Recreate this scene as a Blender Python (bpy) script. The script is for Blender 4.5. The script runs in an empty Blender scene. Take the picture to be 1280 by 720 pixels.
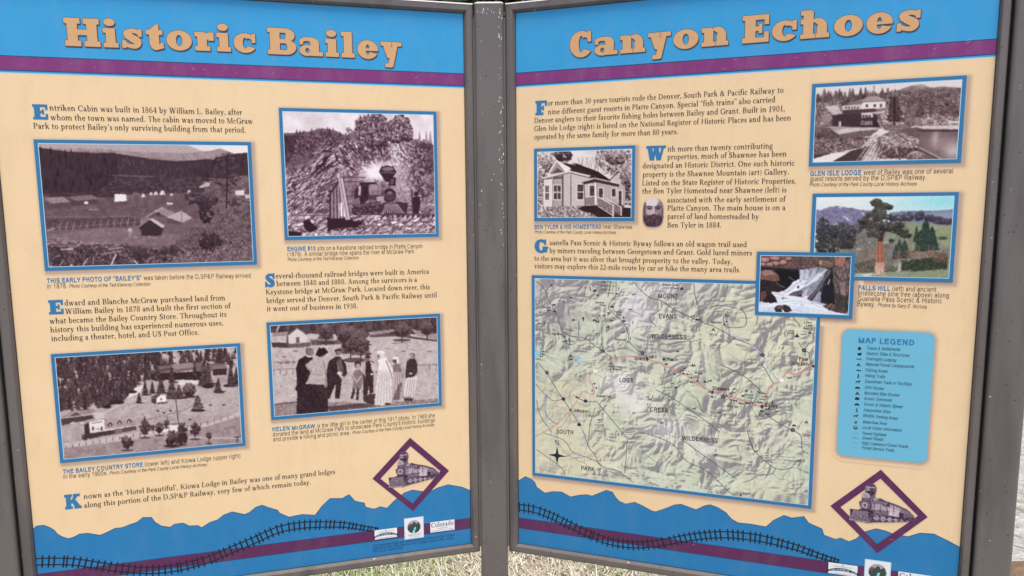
import bpy, bmesh, math, random
import numpy as np
from mathutils import Vector, Matrix
from mathutils.geometry import delaunay_2d_cdt

sc = bpy.context.scene
COL = sc.collection
rad = math.radians

# ------------------------------------------------------------------ camera
CAMZ = 1.55
F, PITCH, ROLL, CX, CY = 1032.6967, 0.1416658, -0.0095326, 622.2302, 399.7749
cam = bpy.data.cameras.new("camera"); camo = bpy.data.objects.new("camera", cam); COL.objects.link(camo)
cp, sp, cr, sr = math.cos(PITCH), math.sin(PITCH), math.cos(ROLL), math.sin(ROLL)
FWD = Vector((0, cp, -sp)); _u = Vector((0, sp, cp)); _r = Vector((1, 0, 0))
RT = cr*_r + sr*_u; UP = -sr*_r + cr*_u
M = Matrix((RT, UP, -FWD)).transposed().to_4x4(); M.translation = (0, 0, CAMZ)
camo.matrix_world = M
cam.sensor_width = 36; cam.lens = F/1280*36
cam.shift_x = (640-CX)/1280; cam.shift_y = -(360-CY)/1280
cam.clip_start = .05; cam.clip_end = 2000
sc.camera = camo

# ------------------------------------------------------------------ light
SUN_EL, SUN_AZ = 69.0, 172.0      # bright veiled sun, high behind the photographer
w = bpy.data.worlds.new("World"); sc.world = w; w.use_nodes = True
nt = w.node_tree
sky = nt.nodes.new("ShaderNodeTexSky"); sky.sky_type = 'NISHITA'; sky.sun_disc = False
sky.sun_elevation = rad(SUN_EL); sky.sun_rotation = rad(SUN_AZ)
sky.air_density = 0.6; sky.dust_density = 8.0; sky.ozone_density = 0.4; sky.altitude = 2300
bg = nt.nodes["Background"]; nt.links.new(sky.outputs[0], bg.inputs[0]); bg.inputs[1].default_value = 0.13
sl = bpy.data.lights.new("sun", 'SUN'); sl.energy = 1.5; sl.angle = rad(28); sl.color = (1, .90, .74)
so = bpy.data.objects.new("sun", sl); COL.objects.link(so)
_d = Vector((math.sin(rad(SUN_AZ))*math.cos(rad(SUN_EL)), math.cos(rad(SUN_AZ))*math.cos(rad(SUN_EL)), math.sin(rad(SUN_EL))))
so.rotation_euler = _d.to_track_quat('Z', 'Y').to_euler(); so.location = _d*30
vs = sc.view_settings
sc.display_settings.display_device = 'sRGB'
vs.view_transform = 'Standard'; vs.look = 'None'; vs.gamma = 1; vs.use_curve_mapping = False
vs.exposure = 1.29

# ------------------------------------------------------------------ small tools
def lin(c):
    c = np.asarray(c, float)/255.
    return np.where(c <= .04045, c/12.92, ((c+.055)/1.055)**2.4)
WHITE = np.array([1.12, 1.12, 1.12])      # how bright a white card would stand in the photograph's exposure
def alb(c):
    return np.clip(lin(c)/WHITE, .004, .9)

def nodes(m):
    m.use_nodes = True
    n = m.node_tree
    return n, n.nodes["Principled BSDF"]
def mat(name, c, rough=.5, noise=0.0, nscale=40, spec=.5, bump=0, bscale=200, metal=0, streak=0):
    """plain paint or print colour with a little procedural unevenness"""
    m = bpy.data.materials.new(name); n, b = nodes(m)
    c = tuple(c)+(1,)
    b.inputs["Roughness"].default_value = rough; b.inputs["Specular IOR Level"].default_value = spec; b.inputs["Metallic"].default_value = metal
    tc = n.nodes.new("ShaderNodeTexCoord")
    nz = n.nodes.new("ShaderNodeTexNoise"); nz.inputs["Scale"].default_value = nscale; nz.inputs["Detail"].default_value = 6
    n.links.new(tc.outputs["Object"], nz.inputs["Vector"])
    mx = n.nodes.new("ShaderNodeMix"); mx.data_type = 'RGBA'
    mx.inputs[6].default_value = tuple(v*(1-noise) for v in c[:3])+(1,); mx.inputs[7].default_value = tuple(min(1, v*(1+noise)) for v in c[:3])+(1,)
    n.links.new(nz.outputs["Fac"], mx.inputs[0]); out = mx.outputs[2]
    if streak:      # dust and dried rain runs
        mp_ = n.nodes.new("ShaderNodeMapping"); mp_.inputs["Scale"].default_value = (1, 1, .4); n.links.new(tc.outputs["Object"], mp_.inputs[0])
        s1 = n.nodes.new("ShaderNodeTexNoise"); s1.inputs["Scale"].default_value = 38; s1.inputs["Detail"].default_value = 6; s1.inputs["Roughness"].default_value = .65; n.links.new(mp_.outputs[0], s1.inputs["Vector"])
        rp = n.nodes.new("ShaderNodeMapRange"); rp.inputs[1].default_value = .48; rp.inputs[2].default_value = .75; rp.inputs[3].default_value = 0; rp.inputs[4].default_value = streak; n.links.new(s1.outputs["Fac"], rp.inputs[0])
        m2 = n.nodes.new("ShaderNodeMix"); m2.data_type = 'RGBA'; n.links.new(rp.outputs[0], m2.inputs[0]); n.links.new(out, m2.inputs[6]); m2.inputs[7].default_value = (.42, .40, .37, 1); out = m2.outputs[2]
    n.links.new(out, b.inputs["Base Color"])
    if bump:
        bn = n.nodes.new("ShaderNodeTexNoise"); bn.inputs["Scale"].default_value = bscale; bn.inputs["Detail"].default_value = 4
        n.links.new(tc.outputs["Object"], bn.inputs["Vector"])
        bp = n.nodes.new("ShaderNodeBump"); bp.inputs["Strength"].default_value = bump; bp.inputs["Distance"].default_value = .002
        n.links.new(bn.outputs["Fac"], bp.inputs["Height"]); n.links.new(bp.outputs[0], b.inputs["Normal"])
    return m
def vcol_mat(name, rough=.5, spec=.3, grain=.04, gscale=900):
    m = bpy.data.materials.new(name); n, b = nodes(m)
    at_ = n.nodes.new("ShaderNodeAttribute"); at_.attribute_name = "ink"
    tc = n.nodes.new("ShaderNodeTexCoord"); nz = n.nodes.new("ShaderNodeTexNoise"); nz.inputs["Scale"].default_value = gscale
    n.links.new(tc.outputs["Object"], nz.inputs["Vector"])
    mr = n.nodes.new("ShaderNodeMapRange"); mr.inputs[3].default_value = 1-grain; mr.inputs[4].default_value = 1+grain
    n.links.new(nz.outputs["Fac"], mr.inputs[0])
    mx = n.nodes.new("ShaderNodeVectorMath"); mx.operation = 'SCALE'
    n.links.new(at_.outputs["Color"], mx.inputs[0]); n.links.new(mr.outputs[0], mx.inputs["Scale"])
    n.links.new(mx.outputs[0], b.inputs["Base Color"])
    b.inputs["Roughness"].default_value = rough; b.inputs["Specular IOR Level"].default_value = spec
    return m

def mesh_obj(name, V, Fc, m, parent=None, smooth=False, cols=None):
    me = bpy.data.meshes.new(name)
    V = np.asarray(V, np.float32)
    if isinstance(Fc, np.ndarray):
        k = Fc.shape[1]; nf = len(Fc)
        me.vertices.add(len(V)); me.vertices.foreach_set("co", V.ravel())
        me.loops.add(nf*k); me.loops.foreach_set("vertex_index", Fc.astype(np.int32).ravel())
        me.polygons.add(nf); me.polygons.foreach_set("loop_start", np.arange(0, nf*k, k, dtype=np.int32))
        me.update(calc_edges=True)
    else:
        me.from_pydata(V.tolist(), [], Fc); me.update()
    if cols is not None:
        a = me.color_attributes.new("ink", 'FLOAT_COLOR', 'POINT')
        C4 = np.ones((len(V), 4), np.float32); C4[:, :3] = cols
        a.data.foreach_set("color", C4.ravel())
    if smooth: me.polygons.foreach_set("use_smooth", [True]*len(me.polygons))
    me.materials.append(m)
    o = bpy.data.objects.new(name, me); COL.objects.link(o)
    if parent: o.parent = parent
    return o
def tag(o, label=None, cat=None, group=None, kind=None):
    if label: o["label"] = label
    if cat: o["category"] = cat
    if group: o["group"] = group
    if kind: o["kind"] = kind
    return o
def empty(name, loc, rz, label, cat, group=None):
    o = bpy.data.objects.new(name, None); COL.objects.link(o); o.empty_display_size = .1
    o.location = loc; o.rotation_euler = (0, 0, rz)
    return tag(o, label, cat, group)

# ------------------------------------------------------------------ the two panels' planes
H, W = 0.914, 0.6926
Z0 = 0.30692
YL, YR = 0.311128, 0.38387
eL = Vector((math.cos(YL), math.sin(YL), 0)); oL = Vector((-.051822, 1.413758, Z0)) - W*eL
eR = Vector((math.cos(YR), -math.sin(YR), 0)); oR = Vector((.033962, 1.412818, Z0))
PL = [(oL, eL), (oR, eR)]
_n = [Vector((e.y, -e.x, 0)) for o, e in PL]       # normals towards the viewer
def at(p, x, y):
    """pixel of the 1280x720 photograph -> (u, v) in metres on panel p's print"""
    d = FWD + RT*((x-CX)/F) - UP*((y-CY)/F)
    o, e = PL[p]; n = _n[p]
    t = o.dot(n)/d.dot(n); q = d*t - o
    return (q.dot(e), -q.z)
def atz(p, zm, pts):
    return [at(p, zm[0]+x/zm[2], zm[1]+y/zm[2]) for x, y in pts]
def loc(u, v, h):
    return (u-W/2, -h, H-v)
PAN = []
def put(p, name, uv, Fc, h, m, parent=None, **kw):
    uv = np.asarray(uv, float)
    V = np.stack([uv[:, 0]-W/2, np.full(len(uv), -h) if np.isscalar(h) else -np.asarray(h), H-uv[:, 1]], 1)
    return mesh_obj(name, V, Fc, m, parent or PAN[p], **kw)
def fill(polys):
    """union of simple polygons -> verts, tris"""
    vs_, fs = [], []
    for q in polys:
        a = sum(q[i-1][0]*q[i][1]-q[i][0]*q[i-1][1] for i in range(len(q)))
        if abs(a) < 1e-12: continue
        if a < 0: q = q[::-1]
        fs.append(list(range(len(vs_), len(vs_)+len(q)))); vs_ += [Vector((x, y)) for x, y in q]
    ov, oe, of, _, _, orig = delaunay_2d_cdt(vs_, [], fs, 0, 1e-6)
    return [(v.x, v.y) for v in ov], [list(f) for f, g in zip(of, orig) if g]
def pathpoly(pts):
    """stroke with a width at every point -> quads"""
    out = []; n = len(pts); P_ = [Vector(p[:2]) for p in pts]; L = []
    for i in range(n):
        t = (P_[min(i+1, n-1)]-P_[max(i-1, 0)])
        t = t.normalized() if t.length > 0 else Vector((1, 0))
        nn = Vector((-t.y, t.x))*pts[i][2]/2; L.append((P_[i]+nn, P_[i]-nn))
    for a, b in zip(L, L[1:]): q = [tuple(a[0]), tuple(a[1]), tuple(b[1]), tuple(b[0])]; out += [[q[0], q[1], q[2]], [q[0], q[2], q[3]]]
    return out
def spline(pts, k=6):
    """Catmull-Rom through points of any dimension"""
    P_ = np.array(pts, float); out = []
    for i in range(len(P_)-1):
        p0, p1, p2, p3 = P_[max(i-1, 0)], P_[i], P_[i+1], P_[min(i+2, len(P_)-1)]
        for t in np.arange(k)/k:
            out.append(.5*((2*p1)+(p2-p0)*t+(2*p0-5*p1+4*p2-p3)*t*t+(3*p1-p0-3*p2+p3)*t**3))
    out.append(P_[-1]); return [tuple(float(c) for c in q) for q in out]
# ------------------------------------------------------------------ lettering: drawn serif, slab and grotesque faces
def gR(x0, y0, x1, y1): return [[(x0, y0), (x1, y0), (x1, y1), (x0, y1)]]
def gP(*pts): return [list(pts)]
def gD(x0, y0, x1, y1, w): return [[(x0-w/2, y0), (x0+w/2, y0), (x1+w/2, y1), (x1-w/2, y1)]]
def gA(cx, cy, rx, ry, a0, a1, tx, ty, n=None):
    n = n or max(4, int(abs(a1-a0)/18)); out = []
    A_ = [rad(a0+(a1-a0)*i/n) for i in range(n+1)]
    for a, b in zip(A_, A_[1:]):
        out.append([(cx+rx*math.cos(a), cy+ry*math.sin(a)), (cx+rx*math.cos(b), cy+ry*math.sin(b)),
                    (cx+(rx-tx)*math.cos(b), cy+(ry-ty)*math.sin(b)), (cx+(rx-tx)*math.cos(a), cy+(ry-ty)*math.sin(a))])
    return out
def gO(cx, cy, r, ry=None, n=10):
    ry = ry or r
    return [[(cx+r*math.cos(2*math.pi*i/n), cy+ry*math.sin(2*math.pi*i/n)) for i in range(n)]]
def gS(*pts): return pathpoly(spline(pts, 4))

def serif_glyphs():
    X, C, A, d, w, t = .43, .65, .70, -.22, .104, .048
    def st(x, y0, y1): return gR(x, y0, x+w, y1)
    def ft(x, y=0): return gR(x-.04, y, x+w+.04, y+.028)
    def tp(x, y=C): return gR(x-.04, y-.028, x+w+.04, y)
    def fl(x, y): return gP((x-.062, y-.07), (x+.012, y+.012), (x+.03, y+.012), (x+.03, y-.10))
    def sh(x): return gA(x, .27, .165, .175, 0, 165, .085, .06)
    g = {}
    g['a'] = (.43, gS((.06, .33, .07), (.12, .40, .05), (.2, .415, .055), (.27, .36, .085), (.285, .25, w)) + gR(.24, .06, .24+w, .27) + gA(.17, .125, .135, .135, 20, 340, .085, .04) + gS((.28, .07, .07), (.34, .02, .05), (.41, .05, .03)))
    g['b'] = (.50, st(.08, 0, A)+fl(.08, A)+gA(.255, .215, .2, .225, -150, 150, .095, .042)+gR(.08, 0, .15, .06))
    g['c'] = (.42, gA(.225, .215, .19, .225, 48, 318, .095, .042)+gO(.335, .36, .048))
    g['d'] = (.52, st(.33, 0, A)+fl(.33, A)+gA(.245, .215, .2, .225, 30, 330, .095, .042)+gR(.36, 0, .48, .034))
    g['e'] = (.43, gA(.22, .215, .185, .225, 0, 325, .095, .04)+gR(.07, .225, .40, .265))
    g['f'] = (.31, st(.09, 0, .56)+ft(.09)+gA(.24, .54, .15, .165, 70, 180, w, .05)+gO(.31, .65, .045)+gR(.02, .395, .30, .433))
    g['g'] = (.45, gA(.205, .285, .165, .155, 0, 360, .08, .04)+gR(.30, .385, .44, .43)+gS((.12, .16, .04), (.08, .09, .06), (.16, .045, .075), (.33, .03, .07))+gA(.22, -.085, .2, .125, -180, 180, .06, .042))
    g['h'] = (.55, st(.08, 0, A)+fl(.08, A)+ft(.08)+sh(.275)+st(.355, 0, .29)+ft(.355))
    g['i'] = (.26, st(.085, 0, X)+fl(.085, X)+ft(.085)+gO(.13, .595, .058))
    g['j'] = (.25, st(.09, -.1, X)+fl(.09, X)+gO(.13, .595, .058)+gA(.05, -.1, .132, .12, -90, 0, .09, .04))
    g['k'] = (.52, st(.08, 0, A)+fl(.08, A)+ft(.08)+gS((.14, .2, .04), (.25, .3, .04), (.36, .42, .045))+gR(.28, .398, .46, .43)+gD(.42, 0, .25, .29, .115)+gR(.33, 0, .52, .034))
    g['l'] = (.26, st(.085, 0, A)+fl(.085, A)+ft(.085))
    g['m'] = (.82, st(.08, 0, X)+fl(.08, X)+ft(.08)+sh(.275)+st(.355, 0, .29)+ft(.355)+sh(.55)+st(.63, 0, .29)+ft(.63))
    g['n'] = (.55, st(.08, 0, X)+fl(.08, X)+ft(.08)+sh(.275)+st(.355, 0, .29)+ft(.355))
    g['o'] = (.48, gA(.24, .215, .205, .228, 0, 360, .098, .042))
    g['p'] = (.50, st(.08, d, X)+fl(.08, X)+ft(.08, d)+gA(.255, .215, .2, .225, -150, 150, .095, .042))
    g['q'] = (.50, st(.33, d, X)+ft(.33, d)+gA(.245, .215, .2, .225, 30, 330, .095, .042))
    g['r'] = (.38, st(.08, 0, X)+fl(.08, X)+ft(.08)+gS((.15, .3, .05), (.22, .4, .055), (.33, .39, .05))+gO(.325, .37, .052))
    g['s'] = (.36, gS((.29, .33, .035), (.24, .40, .045), (.16, .405, .05), (.09, .335, .075), (.17, .24, .095), (.265, .15, .095), (.27, .07, .07), (.18, .018, .045), (.09, .04, .04), (.06, .11, .035))+gR(.275, .3, .305, .42)+gR(.045, .01, .075, .13))
    g['t'] = (.33, st(.09, .08, .50)+gP((.09, .5), (.182, .56), (.182, .44), (.09, .44))+gR(.02, .395, .31, .433)+gA(.20, .1, .112, .11, 180, 310, .09, .045))
    g['u'] = (.55, st(.08, .13, X)+fl(.08, X)+gA(.245, .155, .165, .168, 180, 345, .09, .06)+st(.355, 0, X)+fl(.355, X)+gR(.4, 0, .5, .034))
    g['v'] = (.48, gD(.23, -.01, .1, X, .105)+gD(.235, -.01, .38, X, .045)+gR(.0, .398, .22, .43)+gR(.29, .398, .47, .43))
    g['w'] = (.70, gD(.21, -.01, .1, X, .1)+gD(.22, -.01, .35, X, .045)+gD(.46, -.01, .33, X, .1)+gD(.47, -.01, .6, X, .045)+gR(0, .398, .2, .43)+gR(.25, .398, .45, .43)+gR(.52, .398, .69, .43))
    g['x'] = (.48, gD(.36, 0, .12, X, .11)+gD(.1, 0, .36, X, .045)+gR(.02, .398, .22, .43)+gR(.28, .398, .46, .43)+gR(.01, 0, .2, .034)+gR(.26, 0, .47, .034))
    g['y'] = (.48, gD(.24, 0, .1, X, .105)+gS((.38, .43, .045), (.24, 0, .05), (.17, -.15, .05), (.08, -.19, .05))+gO(.085, -.175, .05)+gR(0, .398, .22, .43)+gR(.29, .398, .47, .43))
    g['z'] = (.42, gD(.09, .02, .33, .41, .1)+gR(.05, 0, .38, .04)+gR(.05, .39, .37, .43)+gR(.35, 0, .385, .12)+gR(.045, .31, .08, .43))
    # capitals
    g['A'] = (.68, gD(.52, 0, .33, .66, .11)+gD(.13, 0, .325, .66, .045)+gR(.2, .2, .48, .24)+gR(.02, 0, .24, .034)+gR(.41, 0, .66, .034))
    g['B'] = (.58, st(.1, 0, C)+gR(.04, 0, .3, .036)+gR(.04, C-.036, .3, C)+gA(.28, .495, .2, .157, -90, 90, .1, .036)+gA(.29, .178, .245, .18, -90, 90, .105, .036)+gR(.15, .325, .3, .36))
    g['C'] = (.65, gA(.36, .325, .31, .34, 42, 320, .115, .04)+gR(.565, .42, .6, .66)+gP((.52, .56), (.6, .5), (.6, .6)))
    g['D'] = (.70, st(.1, 0, C)+gR(.04, 0, .33, .036)+gR(.04, C-.036, .33, C)+gA(.31, .325, .34, .325, -90, 90, .115, .037))
    g['E'] = (.56, st(.1, 0, C)+gR(.04, 0, .5, .036)+gR(.04, C-.036, .48, C)+gR(.15, .32, .4, .355)+gR(.46, 0, .5, .15)+gR(.445, .51, .48, C)+gR(.37, .25, .4, .43))
    g['F'] = (.52, st(.1, 0, C)+gR(.04, 0, .28, .036)+gR(.04, C-.036, .48, C)+gR(.15, .31, .4, .345)+gR(.445, .5, .48, C)+gR(.37, .24, .4, .42))
    g['G'] = (.70, gA(.36, .325, .31, .34, 42, 335, .115, .04)+gR(.565, .43, .6, .66)+st(.55, .03, .28)+gR(.46, .265, .7, .3))
    g['H'] = (.72, st(.1, 0, C)+ft(.1)+tp(.1)+st(.53, 0, C)+ft(.53)+tp(.53)+gR(.15, .31, .58, .348))
    g['I'] = (.32, st(.11, 0, C)+ft(.11)+tp(.11))
    g['J'] = (.36, st(.15, .0, C)+tp(.15)+gA(.08, .0, .16, .14, -110, 0, .095, .04))
    g['K'] = (.68, st(.1, 0, C)+ft(.1)+tp(.1)+gD(.18, .28, .53, C, .05)+gD(.57, 0, .29, .38, .13)+gR(.42, C-.034, .65, C)+gR(.46, 0, .69, .034))
    g['L'] = (.56, st(.1, 0, C)+gR(.04, 0, .5, .036)+tp(.1)+gR(.465, 0, .505, .17))
    g['M'] = (.84, gR(.1, 0, .14, C)+gD(.42, 0, .15, C, .11)+gD(.43, 0, .67, C, .05)+st(.65, 0, C)+gR(.03, 0, .21, .034)+ft(.65)+gR(.03, C-.034, .2, C)+gR(.64, C-.034, .79, C))
    g['N'] = (.72, gR(.1, 0, .145, C)+gD(.56, 0, .14, C, .12)+gR(.55, 0, .595, C)+gR(.03, 0, .22, .034)+gR(.03, C-.034, .2, C)+gR(.47, C-.034, .67, C))
    g['O'] = (.72, gA(.36, .325, .315, .34, 0, 360, .12, .04))
    g['P'] = (.55, st(.1, 0, C)+ft(.1)+gR(.04, C-.036, .3, C)+gA(.29, .47, .22, .18, -90, 90, .105, .036)+gR(.15, .29, .3, .326))
    g['R'] = (.63, st(.1, 0, C)+ft(.1)+gR(.04, C-.036, .3, C)+gA(.28, .485, .21, .165, -90, 90, .105, .036)+gR(.15, .32, .3, .356)+gD(.53, 0, .3, .34, .125)+gR(.45, 0, .64, .034))
    g['S'] = (.50, gS((.4, .5, .04), (.34, .6, .05), (.23, .63, .05), (.11, .55, .09), (.15, .41, .11), (.32, .29, .125), (.4, .16, .11), (.33, .04, .06), (.2, .02, .05), (.1, .07, .045), (.06, .17, .04))+gR(.385, .46, .42, .66)+gR(.045, .0, .08, .2))
    g['T'] = (.62, st(.265, 0, C)+ft(.265)+gR(.03, C-.036, .59, C)+gR(.03, .5, .068, C)+gR(.552, .5, .59, C))
    g['U'] = (.70, st(.1, .2, C)+tp(.1)+gA(.345, .225, .245, .235, 180, 360, .09, .05)+gR(.545, .2, .59, C)+gR(.48, C-.034, .66, C))
    g['V'] = (.66, gD(.32, -.01, .14, C, .125)+gD(.325, -.01, .52, C, .045)+gR(.0, C-.034, .25, C)+gR(.42, C-.034, .64, C))
    g['Y'] = (.64, st(.27, 0, .32)+ft(.27)+gD(.33, .28, .13, C, .115)+gD(.31, .28, .5, C, .045)+gR(.0, C-.034, .25, C)+gR(.4, C-.034, .62, C))
    g['W'] = (.92, gD(.28, -.01, .13, C, .115)+gD(.285, -.01, .46, C, .045)+gD(.61, -.01, .44, C, .115)+gD(.615, -.01, .79, C, .045)+gR(0, C-.034, .24, C)+gR(.33, C-.034, .56, C)+gR(.69, C-.034, .91, C))
    # figures and points
    g['0'] = (.50, gA(.25, .325, .2, .335, 0, 360, .095, .04))
    g['1'] = (.42, st(.17, 0, C)+gR(.08, 0, .36, .034)+gP((.08, .54), (.22, .66), (.26, .66), (.2, .52)))
    g['2'] = (.48, gS((.08, .5, .06), (.14, .61, .05), (.25, .63, .055), (.34, .53, .1), (.31, .37, .085), (.17, .18, .05), (.07, .06, .05))+gR(.06, 0, .42, .08)+gR(.39, 0, .425, .15))
    g['3'] = (.46, gS((.07, .54, .05), (.15, .62, .05), (.25, .62, .05), (.33, .52, .09), (.27, .39, .05), (.15, .34, .045))+gS((.16, .35, .045), (.3, .32, .06), (.37, .19, .1), (.29, .05, .06), (.17, .02, .05), (.07, .07, .06)))
    g['4'] = (.50, st(.28, 0, C)+gR(.04, .17, .46, .215)+gD(.06, .19, .32, .65, .045)+gR(.21, 0, .44, .032))
    g['5'] = (.47, gR(.12, .57, .4, .64)+gR(.11, .36, .15, .62)+gS((.12, .37, .04), (.25, .41, .055), (.37, .27, .1), (.32, .1, .08), (.2, .02, .05), (.07, .07, .06)))
    g['6'] = (.49, gA(.25, .2, .195, .21, 0, 360, .09, .04)+gS((.1, .2, .095), (.12, .42, .085), (.22, .57, .06), (.36, .65, .04)))
    g['7'] = (.46, gR(.05, .57, .43, .65)+gD(.17, 0, .4, .6, .085)+gR(.05, .47, .085, .65))
    g['8'] = (.48, gA(.24, .49, .165, .17, 0, 360, .075, .04)+gA(.24, .175, .195, .185, 0, 360, .085, .04))
    g['9'] = (.49, gA(.24, .45, .195, .21, 0, 360, .09, .04)+gS((.39, .45, .095), (.37, .23, .085), (.27, .08, .06), (.13, 0, .04)))
    g['.'] = (.23, gO(.11, .05, .058))
    g[','] = (.23, gO(.11, .05, .058)+gS((.14, .05, .06), (.13, -.06, .04), (.07, -.12, .025)))
    g["'"] = (.20, gO(.1, .62, .055)+gS((.13, .62, .06), (.12, .53, .035), (.07, .48, .025)))
    g['`'] = (.20, gO(.1, .53, .055)+gS((.07, .53, .06), (.09, .62, .035), (.14, .67, .025)))
    g['<'] = (.34, g['`'][1]+[[(x+.15, y) for x, y in q] for q in g['`'][1]])
    g['>'] = (.34, g["'"][1]+[[(x+.15, y) for x, y in q] for q in g["'"][1]])
    g['-'] = (.30, gR(.04, .18, .26, .245))
    g['('] = (.29, gA(.33, .25, .26, .47, 135, 225, .07, .02))
    g[')'] = (.29, gA(-.04, .25, .26, .47, -45, 45, .07, .02))
    g['&'] = (.72, gA(.28, .5, .145, .15, 0, 360, .07, .04)+gA(.26, .18, .21, .195, 60, 330, .1, .04)+gD(.56, 0, .22, .44, .12)+gS((.4, .08, .04), (.5, .2, .045), (.55, .35, .04))+gR(.46, .34, .66, .374)+gR(.5, 0, .68, .034))
    return g

def slab_glyphs():
    g = {}
    def st(x, y0, y1, w=.38): return gR(x, y0, x+w, y1)
    g['H'] = (1.30, st(.1, .05, .95)+st(.82, .05, .95)+gR(0, 0, .59, .2)+gR(0, .8, .59, 1)+gR(.71, 0, 1.30, .2)+gR(.71, .8, 1.3, 1)+gR(.4, .4, .9, .6))
    g['i'] = (.56, st(.1, .05, .65, .36)+gR(0, 0, .56, .17)+gR(0, .52, .46, .69)+gO(.26, .9, .215, .135, 18))
    g['l'] = (.56, st(.1, .05, .95, .36)+gR(0, 0, .56, .17)+gR(0, .83, .46, 1))
    g['s'] = (.83, gS((.74, .46, .10), (.58, .6, .15), (.38, .62, .17), (.2, .51, .25), (.38, .38, .28), (.62, .24, .28), (.56, .09, .19), (.38, .07, .16), (.2, .12, .14), (.08, .24, .10))+gR(.64, .42, .79, .7)+gR(.02, 0, .17, .28))
    g['t'] = (.66, st(.12, .15, .72)+gP((.02, .6), (.4, .9), (.5, .9), (.5, .55))+gR(0, .52, .64, .69)+gS((.31, .25, .38), (.34, .12, .34), (.45, .08, .2), (.58, .1, .16), (.66, .12, .16))+gR(.54, .05, .66, .24))
    g['o'] = (1.0, gA(.5, .345, .5, .37, 0, 360, .375, .165, 28))
    g['r'] = (.76, st(.1, .05, .65)+gR(0, 0, .6, .17)+gR(0, .52, .4, .69)+gS((.4, .42, .16), (.52, .56, .2), (.7, .58, .2))+gR(.53, .38, .76, .69))
    g['c'] = (.92, gA(.47, .345, .47, .37, 48, 330, .375, .165, 24)+gR(.74, .36, .90, .7)+gP((.55, .55), (.9, .42), (.9, .62)))
    g['B'] = (1.17, st(.1, .05, .95, .4)+gR(0, 0, .78, .17)+gR(0, .83, .78, 1)+gR(.4, .43, .78, .59)+gA(.72, .735, .40, .265, -90, 90, .37, .17, 12)+gA(.75, .285, .42, .285, -90, 90, .37, .17, 12))
    g['a'] = (.98, gA(.34, .2, .34, .215, 0, 360, .25, .12, 20)+gR(.46, .05, .83, .42)+gS((.04, .53, .16), (.2, .62, .15), (.45, .63, .17), (.62, .52, .36), (.65, .38, .37))+gR(.5, 0, .98, .16)+gR(.02, .42, .17, .6))
    g['e'] = (.90, gA(.45, .345, .45, .37, 0, 335, .36, .165, 24)+gR(.3, .3, .9, .4))
    g['y'] = (.90, gD(.46, .05, .24, .66, .36)+gP((.78, .69), (.56, .69), (.28, -.3), (.54, -.3))+gR(0, .53, .48, .69)+gR(.5, .53, .92, .69)+gR(.18, -.32, .5, -.16))
    g['C'] = (.95, gA(.5, .5, .5, .52, 45, 325, .39, .19, 26)+gR(.77, .58, .93, 1)+gP((.6, .8), (.93, .62), (.93, .85)))
    g['n'] = (1.04, st(.1, .05, .65, .36)+gR(0, .52, .4, .69)+gR(0, 0, .53, .16)+gA(.62, .36, .335, .345, 0, 130, .335, .2, 12)+st(.59, .05, .4, .365)+gR(.55, 0, 1.04, .16))
    g['h'] = (1.08, [[(x, y) for x, y in q] for q in g['n'][1]]+st(.1, .05, .95, .36)+gR(0, .83, .4, 1))
    g['E'] = (1.0, st(.1, .05, .95, .4)+gR(0, 0, 1, .18)+gR(0, .82, 1, 1)+gR(.83, 0, 1, .38)+gR(.83, .64, 1, 1)+gR(.4, .42, .7, .58)+gR(.62, .33, .75, .68))
    g['F'] = (.95, st(.1, .05, .95, .4)+gR(0, 0, .66, .18)+gR(0, .82, .95, 1)+gR(.78, .62, .95, 1)+gR(.4, .40, .66, .56)+gR(.58, .31, .71, .66))
    g['K'] = (1.2, st(.1, .05, .95, .36)+gR(0, 0, .56, .18)+gR(0, .82, .56, 1)+gD(.45, .38, .9, .95, .28)+gD(.98, .05, .62, .58, .40)+gR(.62, .82, 1.12, 1)+gR(.66, 0, 1.2, .18))
    g['S'] = (.80, gS((.7, .68, .12), (.56, .87, .17), (.36, .88, .2), (.2, .73, .28), (.34, .55, .32), (.56, .38, .34), (.58, .18, .28), (.38, .1, .2), (.2, .17, .17), (.08, .34, .12))+gR(.62, .6, .76, 1)+gR(.02, 0, .16, .4))
    g['W'] = (1.5, gD(.46, 0, .28, .9, .36)+gD(.5, 0, .72, .9, .2)+gD(.98, 0, .74, .9, .36)+gD(1.02, 0, 1.27, .9, .2)+gR(0, .82, .58, 1)+gR(.52, .82, 1.02, 1)+gR(1.04, .82, 1.5, 1))
    g['G'] = (1.05, gA(.5, .5, .5, .52, 45, 350, .37, .19, 26)+gR(.74, .6, .90, 1)+gP((.6, .8), (.9, .64), (.9, .85))+gR(.62, .3, 1.05, .48)+gR(.66, .05, .98, .4))
    return g
FONT = {'serif': (serif_glyphs(), .25, 0), 'slab': (slab_glyphs(), .5, .12)}
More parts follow.
